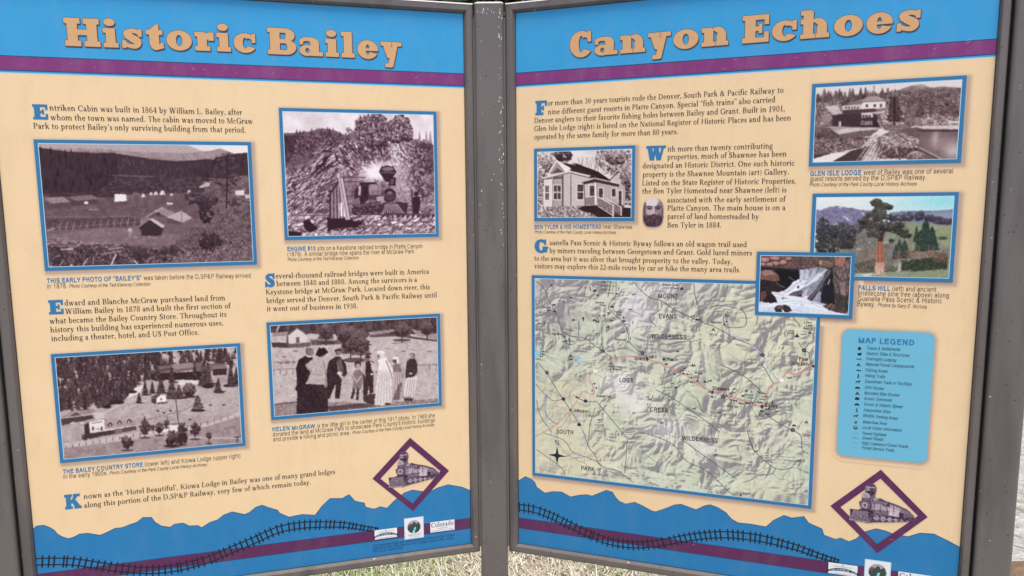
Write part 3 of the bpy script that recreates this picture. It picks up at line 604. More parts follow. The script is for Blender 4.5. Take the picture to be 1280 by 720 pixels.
    # the big pine and dark bushes
    for _ in range(120):
        a = R.uniform(0, 6.28); r = R.random()**.6; s.ell(1035+75*r*math.cos(a), 185+100*r*math.sin(a), R.uniform(5, 14), R.uniform(3, 6), R.uniform(.08, .34), .85, R.uniform(-.4, .4))
    s.ln([(1035, 100), (1033, 240), (1030, 380)], 8, .08)
    for i in range(9): s.ln([(1033, 110+i*22), (1033+(-1)**i*R.uniform(30, 60), 100+i*22)], 3, .12)
    s.tre(925, 400, 38, 62, .06, .16, 70); s.tre(860, 330, 55, 35, .08, .28, 60); s.tre(935, 340, 50, 30, .08, .3, 50); s.tre(1075, 350, 40, 22, .1, .3, 30)
    # foreground litter
    fg = [(75, 540), (250, 560), (520, 575), (700, 600), (1000, 560), (1180, 560), (1180, 700), (75, 710)]
    s.poly([(75, 560), (300, 565), (540, 585), (700, 610), (700, 700), (75, 710)], .20, tx=(.12, 20)); s.clut(fg, 700, (3, 9), .05, .62, None, 3)
    s.clut([(75, 525), (300, 560), (520, 575), (300, 600), (80, 580)], 170, (3, 9), .3, .78, .15, 4)
    s.tre(940, 560, 60, 45, .05, .25, 80); s.tre(730, 620, 55, 42, .06, .3, 60); s.tre(260, 600, 30, 20, .05, .2, 30); s.tre(560, 620, 50, 35, .08, .35, 50)
    s.clut([(580, 650), (760, 620), (1170, 560), (1170, 680), (600, 690)], 330, (3, 7), .3, .72, -.8, 3)
    for a, b, c in (((415, 685), (443, 625), .95), ((540, 662), (560, 682), .9), ((265, 688), (292, 648), .8), ((150, 600), (215, 598), .85), ((318, 680), (325, 640), .6), ((195, 690), (210, 680), .8), ((90, 690), (110, 690), .9), ((140, 690), (165, 655), .6), ((370, 625), (470, 610), .65), ((400, 600), (480, 590), .7)):
        s.ln([a, b], 6, c)
    s.soft(3); s.film(.06, .09); return s

def pic_engine():
    s = Pic(0, (340, 130, 4.1136), [(55, 40), (828, 58), (838, 665), (85, 678)], 5); s.rough = 1.2
    R = s.R; s.fill(.85); s.a += (s.nz(60, 2)*.05)[:, :, None]
    hill = [(50, 155), (110, 150), (180, 145), (260, 125), (330, 140), (385, 165), (430, 130), (440, 90), (500, 60), (590, 95), (640, 70), (700, 70), (720, 180), (760, 190), (840, 215), (840, 690), (80, 690)]
    s.poly(hill, .42, tx=(.12, 20))
    for _ in range(230):
        x = R.uniform(50, 400); y = np.interp(x, [50, 250, 400], [165, 130, 170])+R.uniform(5, 95)
        h = R.uniform(20, 45); c = R.uniform(.1, .34); s.con(x, y+12, h, h*.6, c, c+.28)
    s.clut([(50, 155), (390, 160), (340, 250), (60, 300)], 420, (4, 9), .08, .66, None, 2)
    s.poly([(50, 160), (130, 165), (110, 260), (70, 330), (55, 330)], .16, .7, tx=(.1, 12))
    # scree in slanting strokes
    sc_ = [(60, 340), (210, 330), (300, 240), (420, 200), (560, 240), (700, 200), (830, 330), (835, 570), (80, 580)]
    s.poly(sc_, .46, tx=(.14, 12))
    lf = [(60, 340), (210, 330), (300, 250), (420, 210), (360, 400), (300, 470), (300, 570), (80, 580)]
    s.rocks(lf, 260, (7, 15), .16, .82, -.7, 2.2); s.strokes(lf, 520, (14, 60), (2, 5), .45, .98, -.66); s.strokes(lf, 320, (10, 50), (2, 4), .08, .32, -.66); s.clut(lf, 300, (2, 5), .1, .9, -.7, 3)
    s.strokes([(195, 250), (330, 215), (350, 300), (220, 370)], 60, (20, 70), (4, 9), .05, .22, -.62); s.strokes([(200, 240), (320, 215), (320, 300), (215, 340)], 40, (20, 60), (2, 5), .7, .95, -.62)
    cl = [(350, 215), (430, 185), (520, 205), (600, 190), (720, 190), (720, 340), (640, 320), (560, 320), (470, 340), (400, 370), (340, 300)]
    s.rocks(cl, 230, (7, 17), .12, .92, 1.0, 1.7); s.strokes(cl, 170, (12, 40), (2, 5), .06, .3, 1.1); s.clut(cl, 240, (2, 5), .1, .95)
    s.clut([(640, 330), (835, 330), (835, 570), (700, 570)], 500, (3, 7), .2, .85)
    for q in ([(440, 330), (500, 230), (540, 240), (500, 320)], [(650, 260), (660, 205), (690, 230), (670, 275)], [(715, 330), (720, 230), (770, 260), (790, 360), (740, 370)], [(320, 250), (345, 280), (330, 300)], [(530, 170), (590, 180), (600, 260), (560, 280)]):
        s.poly(q, .12, .85, tx=(.08, 8))
    s.clut([(600, 190), (720, 190), (710, 330), (620, 310)], 200, (3, 9), .3, .97, 1.2, 3); s.clut([(380, 190), (600, 230), (560, 330), (400, 360)], 240, (3, 9), .15, .9, 1.0, 3)
    # the two big trees
    for x, y, rx, ry in ((480, 130, 52, 65), (540, 110, 48, 58), (520, 170, 62, 50), (660, 120, 50, 58), (640, 160, 48, 40), (690, 150, 32, 45)):
        s.tre(x, y, rx, ry, .10, .50, 130, 9); s.con(x+rx*.3, y+ry*.8, ry*2.2, rx*1.0, .12, .6); s.con(x-rx*.5, y+ry*.8, ry*1.95, rx*.9, .10, .6); s.con(x+rx*.85, y+ry*.8, ry*1.7, rx*.7, .12, .55); s.clut([(x-rx, y-ry*.6), (x, y-ry*1.15), (x+rx, y-ry*.6), (x+rx*1.1, y+ry*.5), (x-rx*1.1, y+ry*.5)], 130, (3, 8), .04, .78)
    s.ln([(515, 150), (512, 230)], 5, .12); s.ln([(480, 148), (530, 138)], 2.5, .7); s.tre(400, 150, 20, 28, .3, .6, 30, 7)
    s.tre(770, 220, 55, 35, .15, .5, 60, 10); s.tre(790, 420, 50, 60, .2, .7, 80, 10); s.tre(780, 320, 60, 50, .12, .5, 80, 10)
    for x in (760, 795, 815): s.con(x, 205, 68, 22, .5, .75)
    s.clut([(350, 210), (560, 220), (560, 330), (380, 360)], 70, (4, 10), .08, .3, .9, 3); s.clut([(80, 330), (330, 300), (300, 560), (85, 570)], 120, (3, 8), .08, .28, -.75, 4)
    s.poly([(50, 158), (180, 150), (330, 150), (350, 215), (260, 230), (190, 300), (110, 320), (60, 330)], .13, .25, tx=(.1, 14)); s.poly([(735, 190), (840, 215), (840, 420), (770, 380), (740, 300)], .14, .28, tx=(.1, 12))
    s.rocks([(690, 200), (780, 240), (800, 330), (760, 420), (690, 420)], 90, (6, 14), .12, .7, .9, 1.7); s.clut([(680, 190), (800, 240), (800, 420), (680, 420)], 160, (3, 8), .1, .75)
    # steam
    s.blurbox(530, 355, 75, 48, 1., .98); s.blurbox(600, 330, 70, 40, .95, .6); s.blurbox(665, 410, 45, 80, .8, .38)
    s.clut([(640, 330), (720, 330), (700, 520), (640, 500)], 160, (2, 4), .3, .9, None, 2)
    # ground, trestle
    s.poly([(80, 572), (840, 560), (840, 690), (80, 690)], .60, tx=(.16, 10)); s.rocks([(80, 578), (840, 568), (840, 690), (80, 690)], 300, (6, 15), .22, .98, -.45, 2.2); s.clut([(80, 580), (840, 575), (840, 690), (80, 690)], 160, (2, 5), .1, .9)
    s.ln([(90, 575), (840, 568)], 4, .3)
    for i in range(12): s.poly([(560+i*26, 572), (585+i*26, 572), (566+i*26, 592)], .2)
    s.poly([(165, 600), (190, 595), (235, 640), (200, 662), (168, 640)], .06); s.poly([(85, 650), (150, 660), (160, 690), (85, 690)], .1)
    s.clut([(285, 590), (470, 600), (450, 650), (290, 655)], 110, (4, 9), .03, .3, None, 2)
    s.poly([(285, 585), (410, 585), (410, 625), (290, 650)], .06); s.poly([(370, 605), (470, 605), (440, 635), (380, 640)], .1)
    s.poly([(298, 470), (350, 400), (372, 480), (380, 590), (295, 590)], .52)
    s.poly([(345, 510), (372, 510), (376, 580), (345, 580)], .95)
    s.ln([(296, 470), (356, 385)], 9, .15); s.ln([(300, 468), (300, 590)], 8, .12); s.ln([(318, 450), (318, 588)], 5, .15); s.ln([(333, 425), (336, 588)], 5, .15); s.ln([(348, 410), (352, 588)], 4, .2); s.ln([(364, 480), (366, 588)], 4, .2)
    s.ln([(352, 380), (390, 590)], 24, .72); s.ln([(366, 380), (402, 580)], 4, .2); s.ln([(350, 382), (388, 590)], 3, .3)
    s.ln([(350, 378), (480, 380)], 5, .25); s.ln([(375, 402), (470, 402)], 5, .3); s.ln([(385, 425), (460, 418)], 5, .4); s.ln([(390, 450), (440, 440)], 4, .4)
    # engine
    s.poly([(425, 440), (455, 410), (530, 408), (528, 415), (498, 418), (498, 495), (450, 530), (420, 530)], .14)
    s.poly([(445, 425), (458, 420), (456, 470), (443, 478)], .7); s.poly([(470, 430), (490, 428), (490, 478), (472, 482)], .06); s.poly([(410, 495), (450, 480), (455, 525), (412, 535)], .42); s.ln([(408, 460), (440, 430)], 4, .3)
    s.ln([(450, 410), (535, 407)], 6, .08)
    s.poly([(498, 450), (520, 435), (580, 425), (600, 450), (600, 500), (560, 505), (498, 490)], .5); s.poly([(498, 470), (600, 470), (600, 500), (498, 495)], .22)
    for x in (520, 545, 570): s.ln([(x, 432), (x, 490)], 3, .25)
    s.poly([(505, 425), (515, 418), (545, 418), (548, 440), (505, 445)], .55); s.ln([(530, 415), (545, 395)], 4, .15); s.ln([(540, 420), (528, 390)], 3, .15)
    s.ell(604, 472, 34, 36, .10, n=16); s.ell(606, 474, 25, 27, .24, n=16); s.ell(605, 460, 12, 8, .45); s.ell(570, 472, 12, 30, .3)
    s.poly([(550, 352), (562, 326), (585, 318), (622, 322), (642, 352), (622, 380), (612, 405), (582, 402), (570, 380)], .12); s.ell(597, 338, 36, 14, .3); s.ell(597, 336, 26, 8, .45); s.ln([(555, 354), (640, 358)], 4, .42)
    s.poly([(602, 380), (636, 380), (637, 422), (603, 424)], .08); s.poly([(609, 388), (628, 388), (628, 415), (610, 416)], .3)
    s.poly([(560, 405), (580, 400), (585, 430), (562, 430)], .3); s.ell(575, 410, 8, 10, .5)
    s.poly([(535, 480), (575, 478), (580, 520), (540, 500)], .62)
    for x, y, r in ((430, 550, 20), (475, 548, 22), (515, 545, 22), (550, 540, 20)):
        s.ell(x, y, r, r, .12, n=14); s.ell(x, y, r*.6, r*.6, .38, n=12); s.ell(x, y, r*.25, r*.25, .1)
    s.poly([(415, 520), (560, 500), (575, 530), (560, 570), (415, 572)], .12, .6); s.clut([(415, 520), (560, 505), (560, 570), (415, 570)], 60, (2, 6), .08, .6, 0, 3)
    s.poly([(570, 510), (695, 515), (698, 530), (692, 562), (580, 568), (565, 540)], .18)
    for i in range(11): s.ln([(583+i*6, 517), (573+i*10.4, 563)], 3.4, .74)
    s.ln([(640, 508), (697, 516)], 8, .15); s.ln([(694, 515), (690, 560)], 7, .12); s.ln([(575, 566), (760, 568)], 5, .15)
    # figure beside the track
    s.ell(742, 465, 12, 13, .12); s.poly([(725, 480), (760, 478), (765, 540), (755, 565), (728, 565), (722, 520)], .12); s.ln([(718, 440), (725, 560)], 7, .2); s.tre(790, 540, 35, 30, .25, .75, 40, 8)
    s.soft(2.5); s.film(.06, .10, 5); return s

def pic_hillside():
    s = Pic(0, (60, 425, 4.5), [(45, 95), (1063, 45), (1085, 580), (88, 665)], 7); s.rough = 1
    R = s.R; s.fill(.66); s.a += (s.nz(40)*.06)[:, :, None]
    s.poly([(40, 90), (1070, 40), (1075, 190), (800, 230), (560, 240), (430, 330), (300, 390), (60, 410)], .72, tx=(.1, 14))
    for y, x in sorted([(R.uniform(70, 420), R.uniform(40, 1075)) for _ in range(1500)]):
        lim = np.interp(x, [40, 300, 430, 520, 640, 1075], [410, 385, 350, 250, 205, 165])
        if y > lim: continue
        if x > 620 and R.random() < .5: continue
        h = R.uniform(36, 72); c = R.uniform(.05, .20)
        s.ell(x+h*.15, y-2, h*.3, h*.07, .12, .55)
        s.con(x, y, h, h*.5, c, c+(.46 if R.random() < .6 else .28)); s.ln([(x, y-2), (x, y+h*.07)], 2.5, .1)
    s.poly([(290, 395), (430, 340), (540, 250), (600, 235), (850, 230), (1075, 250), (1085, 420), (700, 440), (480, 440), (320, 440)], .70, tx=(.05, 30))
    s.clut([(330, 420), (520, 330), (1070, 300), (1070, 420), (600, 450)], 300, (2, 5), .5, .84, -.3, 4)
    s.poly([(500, 265), (540, 255), (520, 300), (440, 330)], .9); s.ln([(300, 420), (420, 360), (500, 330)], 5, .82); s.ln([(430, 390), (560, 340)], 4, .85); s.ln([(520, 460), (760, 400), (860, 350)], 4, .45)
    s.poly([(730, 232), (900, 228), (880, 250), (740, 255)], .88)
    # lodge under the trees
    s.poly([(570, 185), (625, 150), (820, 130), (1000, 140), (1010, 165), (870, 190), (720, 200), (580, 205)], .40); s.poly([(700, 140), (815, 130), (830, 155), (715, 168)], .55); s.poly([(725, 185), (840, 168), (840, 182), (728, 196)], .75); s.poly([(570, 180), (700, 158), (720, 165), (580, 190)], .25); s.poly([(930, 150), (1000, 150), (1008, 168), (930, 172)], .48)
    s.poly([(580, 190), (870, 180), (860, 225), (590, 228)], .10); s.poly([(930, 170), (1010, 165), (1010, 200), (935, 205)], .14)
    for x, y, h, w_ in ((620, 228, 110, 50), (700, 240, 90, 46), (830, 225, 110, 44), (880, 260, 140, 74), (905, 250, 120, 60), (960, 295, 80, 52), (1032, 262, 155, 50), (1062, 250, 100, 40), (970, 130, 70, 40), (640, 300, 90, 62), (550, 310, 80, 46), (590, 300, 70, 40), (700, 330, 110, 78), (740, 330, 80, 60), (515, 355, 62, 40), (790, 225, 50, 30)):
        s.ell(x+w_*.2, y, w_*.7, h*.06, .16, .8); s.con(x, y, h, w_, .05, .42)
    s.tre(795, 285, 38, 38, .08, .5, 60); s.ell(800, 322, 38, 7, .15); s.con(845, 402, 92, 78, .08, .6); s.ell(845, 400, 44, 8, .12)
    s.ell(905, 265, 34, 12, .1); s.ell(1010, 262, 22, 9, .14); s.ell(965, 300, 30, 6, .2); s.ell(480, 292, 26, 9, .1); s.ell(400, 350, 34, 12, .1); s.ell(335, 375, 26, 10, .1)
    # white hut
    s.poly([(583, 330), (612, 308), (665, 315), (670, 355), (612, 362), (585, 355)], .95); s.poly([(583, 328), (612, 330), (613, 364), (585, 355)], .22); s.poly([(578, 322), (625, 304), (642, 308), (612, 332)], .3); s.poly([(618, 352), (675, 348), (675, 358), (618, 365)], .35); s.ell(640, 335, 5, 7, .3)
    for x, y in ((655, 412), (690, 400), (915, 370), (990, 370), (620, 400), (800, 450)): s.ell(x, y, 9, 5, .2)
    # long shed on the left
    s.poly([(70, 432), (150, 395), (260, 388), (275, 410), (240, 440), (80, 448)], .55); s.poly([(70, 440), (250, 420), (262, 440), (80, 478)], .22); s.poly([(110, 430), (160, 400), (205, 425)], .3); s.ln([(110, 430), (160, 398), (208, 426)], 5, .75); s.ln([(70, 438), (275, 412)], 5, .8)
    for x in (138, 195): s.poly([(x-12, 462), (x+12, 458), (x+12, 466), (x-12, 470)], .85)
    s.poly([(255, 405), (320, 405), (315, 440), (270, 445)], .8)
    # false-front store
    s.poly([(205, 475), (232, 460), (240, 520), (235, 555), (208, 545)], .15); s.poly([(232, 462), (318, 445), (322, 500), (238, 522)], .93)
    s.poly([(320, 470), (495, 448), (497, 480), (322, 500)], .62); s.poly([(238, 515), (497, 478), (498, 505), (300, 540), (232, 555)], .18); s.poly([(236, 512), (497, 478), (497, 486), (238, 524)], .85)
    s.poly([(375, 500), (420, 495), (420, 525), (378, 530)], .42); s.poly([(420, 495), (490, 484), (492, 508), (422, 520)], .28)
    s.ln([(248, 468), (305, 458)], 5, .4)
    for x in (255, 303): s.poly([(x-6, 488), (x+6, 486), (x+6, 506), (x-6, 508)], .2)
    s.ln([(270, 500), (292, 497)], 5, .5)
    for x, y in ((350, 472), (404, 462), (458, 455)):
        s.poly([(x-14, y+14), (x-14, y-4), (x, y-16), (x+14, y-8), (x+14, y+10)], .25); s.ln([(x-17, y-2), (x, y-17), (x+17, y-6)], 4, .85); s.poly([(x-5, y), (x+5, y-1), (x+5, y+10), (x-5, y+10)], .7)
    s.tre(208, 545, 18, 18, .06, .25, 30)
    # road and field
    s.poly([(85, 580), (300, 552), (500, 520), (720, 500), (900, 470), (1085, 410), (1085, 425), (900, 490), (560, 545), (320, 580), (88, 610)], .76, tx=(.04, 20))
    s.poly([(88, 605), (320, 578), (700, 540), (900, 490), (1085, 430), (1095, 600), (88, 680)], .58, tx=(.06, 30)); s.clut([(88, 620), (1085, 450), (1090, 590), (88, 670)], 420, (2, 6), .44, .72, -.1, 4)
    for i in range(26):
        x = 100+i*38; y = np.interp(x, [90, 500, 800, 1080], [602, 535, 490, 430]); s.ln([(x, y-8), (x, y+8)], 3.5, .25)
    s.poly([(760, 545), (1085, 555), (1085, 562), (760, 558)], .72); s.ln([(880, 490), (1080, 432)], 4, .8)
    s.ln([(722, 330), (738, 505)], 5, .2); s.ln([(672, 430), (675, 505)], 4, .25); s.ln([(655, 436), (690, 433)], 3, .25)
    s.poly([(690, 480), (735, 475), (735, 512), (640, 520), (640, 505)], .92); s.poly([(693, 462), (728, 458), (730, 480), (695, 482)], .5); s.ln([(693, 466), (728, 462)], 5, .9)
    for x, y, r, tr in ((545, 490, 30, 55), (627, 495, 24, 38), (445, 575, 32, 40), (758, 498, 26, 30), (828, 505, 28, 50), (905, 540, 16, 40), (668, 470, 16, 20), (700, 560, 42, 35), (745, 555, 35, 32), (590, 490, 10, 10)):
        s.ell(x, y+tr+6, r*1.2, 6, .2, .8); s.ln([(x, y), (x, y+tr+4)], 4, .1); s.tre(x, y, r, r*1.15, .04, .4, 60, r*.28)
    s.con(545, 530, 105, 46, .07, .45); s.con(829, 530, 70, 44, .07, .45); s.ell(690, 598, 40, 7, .12); s.poly([(735, 530), (780, 522), (775, 575), (735, 580)], .12)
    s.ln([(1050, 552), (1085, 548)], 5, .15); s.ln([(1065, 555), (1062, 580)], 6, .12)
    s.soft(3); s.film(.06, .09); return s

def pic_people():
    s = Pic(0, (325, 388, 5.072), [(68, 97), (1118, 45), (1132, 585), (92, 668)], 9); s.rough = 1.3
    R = s.R; s.fill(.76); s.a += (s.nz(50)*.05)[:, :, None]
    s.poly([(60, 90), (1125, 40), (1125, 150), (700, 160), (60, 140)], .25, tx=(.12, 22))
    for y, x in sorted([(R.uniform(60, 150), R.uniform(60, 1130)) for _ in range(150)]):
        h = R.uniform(50, 90); c = R.uniform(.06, .26); s.con(x, y, h, h*.6, c, c+.22)
    for q in ([(690, 140), (850, 120), (860, 135), (700, 160)], [(80, 140), (180, 135), (180, 160), (80, 165)], [(960, 120), (1120, 150), (1120, 185), (990, 160)]): s.poly(q, .58, tx=(.08, 10))
    s.ln([(700, 165), (860, 160), (1120, 195)], 14, .3); s.ln([(110, 130), (125, 95)], 10, .7)
    s.poly([(75, 165), (540, 180), (690, 172), (900, 180), (1125, 200), (1140, 600), (85, 670)], .76, tx=(.06, 26)); s.clut([(80, 180), (1120, 200), (1130, 580), (90, 640)], 700, (2, 6), .5, .82, -.05, 4)
    s.poly([(75, 200), (180, 205), (185, 238), (80, 232)], .2); s.poly([(320, 185), (540, 190), (520, 215), (330, 222)], .35, tx=(.1, 10))
    # far sheds
    s.poly([(175, 150), (235, 112), (300, 150), (300, 212), (180, 222)], .86); s.poly([(170, 150), (238, 104), (306, 152), (296, 156), (238, 116), (180, 158)], .3); s.poly([(172, 160), (182, 156), (184, 225), (170, 215)], .3); s.poly([(230, 168), (252, 167), (252, 205), (232, 206)], .35); s.poly([(183, 212), (322, 200), (322, 228), (186, 238)], .38)
    for i in range(6): s.ln([(192+i*22, 214), (192+i*22, 236)], 3, .2)
    # the two trees behind the group
    for x, y, w_, h in ((575, 290, 150, 210), (640, 300, 130, 200), (420, 200, 110, 130), (900, 185, 120, 120), (1060, 170, 90, 110), (530, 220, 100, 140)):
        s.con(x, y-20, h, w_, .14, .5); s.tre(x, y-h*.5, w_*.42, h*.36, .10, .46, 130, 9); s.ln([(x, y-40), (x, y+20)], 7, .1)
    s.ell(600, 316, 80, 16, .18, .8); s.ell(420, 205, 60, 10, .2); s.ell(900, 190, 60, 8, .25)
    for i in range(8): s.ln([(90+i*40, 370), (90+i*40, 405)], 4, .4)
    s.ln([(85, 375), (230, 365)], 3, .42); s.ln([(1000, 350), (1130, 345)], 4, .42); s.ln([(1075, 348), (1075, 388)], 4, .3); s.ln([(1120, 345), (1120, 385)], 4, .3); s.ln([(830, 210), (960, 205)], 3, .4)
    for _ in range(26): s.ell(R.uniform(95, 230), R.uniform(320, 335), 8, 4, R.uniform(.3, .6))
    for x, y in ((155, 293), (225, 258), (910, 262), (1075, 262)): s.ell(x, y, 16, 4, .4)
    s.clut([(90, 400), (1130, 390), (1130, 580), (90, 660)], 500, (2, 5), .5, .85, -.08, 5)
    for q in ([(85, 590), (500, 580), (650, 590), (900, 580), (1130, 560), (1130, 590), (90, 670)],): s.poly(q, .55, tx=(.1, 12))
    s.poly([(420, 610), (640, 590), (760, 605), (450, 640)], .25); s.poly([(90, 590), (240, 575), (240, 585), (95, 600)], .35)
    # figures
    def fig(parts):
        for q, c in parts:
            s.poly(q, c, tx=(.07, 9)); s.strokes(q, 26, (14, 46), (2, 5), c-.07 if c > .5 else c, c+.13 if c < .5 else c+.05, 1.45, .55)
    fig([([(232, 400), (228, 370), (245, 315), (290, 285), (330, 292), (345, 330), (320, 460), (300, 500), (240, 520), (222, 495), (235, 470)], .06), ([(240, 480), (330, 470), (330, 640), (230, 655)], .07)])
    s.ell(316, 262, 27, 27, .40); s.poly([(288, 262), (292, 240), (320, 236), (335, 250), (310, 258), (306, 275)], .4); s.ell(330, 268, 14, 16, .5); s.poly([(290, 285), (325, 285), (330, 298), (300, 294)], .85)
    fig([([(288, 345), (340, 305), (375, 295), (408, 305), (425, 400), (430, 470), (405, 478), (290, 470), (320, 385), (300, 370)], .72), ([(290, 465), (410, 472), (432, 500), (432, 640), (235, 658), (240, 560)], .09), ([(360, 480), (430, 480), (430, 560)], .12)])
    s.ln([(402, 320), (420, 400), (415, 470)], 6, .5); s.ln([(300, 360), (330, 380), (300, 450)], 5, .5); s.ln([(325, 405), (400, 410)], 4, .55); s.ell(416, 478, 10, 14, .55); s.ln([(420, 490), (428, 540)], 10, .14)
    s.ell(393, 275, 24, 20, .4); s.poly([(352, 282), (372, 240), (412, 236), (435, 268), (410, 280), (378, 296)], .05)
    fig([([(425, 370), (440, 320), (480, 292), (510, 295), (545, 340), (552, 400), (535, 430), (522, 410), (520, 350), (500, 410), (520, 440), (505, 560), (475, 565), (480, 470), (440, 560), (430, 560), (425, 430)], .10), ([(500, 310), (520, 318), (530, 400), (500, 405), (490, 350)], .3)])
    s.ell(497, 264, 20, 22, .34); s.ell(503, 268, 13, 15, .5); s.poly([(474, 262), (478, 246), (512, 241), (520, 258), (498, 256)], .16); s.ell(505, 398, 16, 12, .85); s.ell(535, 425, 8, 10, .6); s.ln([(490, 320), (500, 380)], 4, .6)
    s.ell(485, 565, 14, 8, .7)
    # girl
    fig([([(585, 410), (605, 378), (635, 375), (655, 400), (655, 440), (640, 500), (582, 495), (595, 450)], .46), ([(590, 495), (606, 497), (590, 560), (575, 560)], .10), ([(614, 497), (630, 497), (622, 570), (610, 570)], .10)])
    s.ell(621, 348, 20, 23, .28); s.ell(622, 354, 14, 17, .66); s.poly([(600, 350), (603, 325), (622, 316), (640, 326), (641, 348), (630, 338), (610, 340)], .16); s.ln([(590, 410), (612, 455), (640, 420)], 8, .78); s.clut([(590, 400), (650, 400), (640, 490), (590, 490)], 30, (2, 4), .35, .75); s.ell(570, 576, 12, 6, .75); s.ell(615, 575, 10, 6, .75)
    # man with hat
    fig([([(655, 360), (680, 320), (715, 322), (750, 375), (740, 395), (720, 400), (720, 520), (695, 530), (690, 470), (680, 555), (655, 570), (655, 470)], .12), ([(700, 322), (735, 345), (750, 378), (720, 402), (705, 360)], .78), ([(655, 335), (672, 322), (665, 420), (655, 400)], .7), ([(670, 330), (690, 330), (700, 400), (680, 410)], .07)])
    s.ell(682, 306, 16, 17, .42); s.poly([(652, 300), (668, 296), (672, 282), (694, 282), (698, 294), (708, 300), (680, 304)], .16); s.ell(710, 405, 10, 7, .85)
    # woman in white
    fig([([(745, 320), (775, 295), (800, 300), (840, 370), (845, 430), (825, 440), (820, 385), (750, 385), (755, 340)], .97), ([(752, 380), (820, 380), (838, 440), (835, 590), (790, 605), (720, 600), (730, 520)], .88), ([(660, 545), (700, 532), (732, 530), (722, 600), (680, 590), (655, 570)], .16)])
    for i in range(5): s.ln([(765+i*13, 400), (745+i*20, 590)], 4, .68)
    s.ell(768, 282, 24, 24, .88); s.poly([(732, 270), (748, 258), (782, 258), (795, 275), (770, 272)], .97); s.ell(752, 292, 9, 12, .45); s.ln([(800, 320), (832, 400), (838, 435)], 9, .6); s.ell(810, 595, 22, 8, .2)
    # kneeling woman and the last woman
    fig([([(842, 350), (870, 335), (900, 350), (920, 400), (915, 430), (900, 420), (885, 395), (845, 390)], .45), ([(848, 395), (900, 392), (915, 560), (840, 570), (835, 500)], .74), ([(880, 470), (900, 460), (885, 570), (840, 572)], .35)])
    s.ell(858, 318, 18, 20, .3); s.poly([(838, 312), (852, 292), (876, 298), (884, 330), (868, 340), (866, 312)], .95); s.ln([(895, 350), (918, 425)], 9, .75)
    for i in range(4): s.ln([(862+i*13, 400), (850+i*18, 560)], 4, .5)
    fig([([(930, 330), (950, 308), (985, 308), (1000, 345), (998, 400), (960, 435), (925, 435), (922, 410)], .14), ([(930, 432), (998, 420), (990, 470), (975, 560), (920, 560), (915, 520)], .90), ([(915, 560), (975, 558), (970, 575), (915, 575)], .15)])
    s.ell(968, 284, 18, 22, .42); s.ell(962, 288, 11, 14, .6); s.poly([(950, 275), (958, 258), (985, 262), (990, 280), (970, 268)], .85); s.ell(957, 402, 12, 7, .7)
    for i in range(4): s.ln([(940+i*14, 440), (928+i*14, 555)], 4, .55)
    s.soft(3); s.film(.06, .09); return s

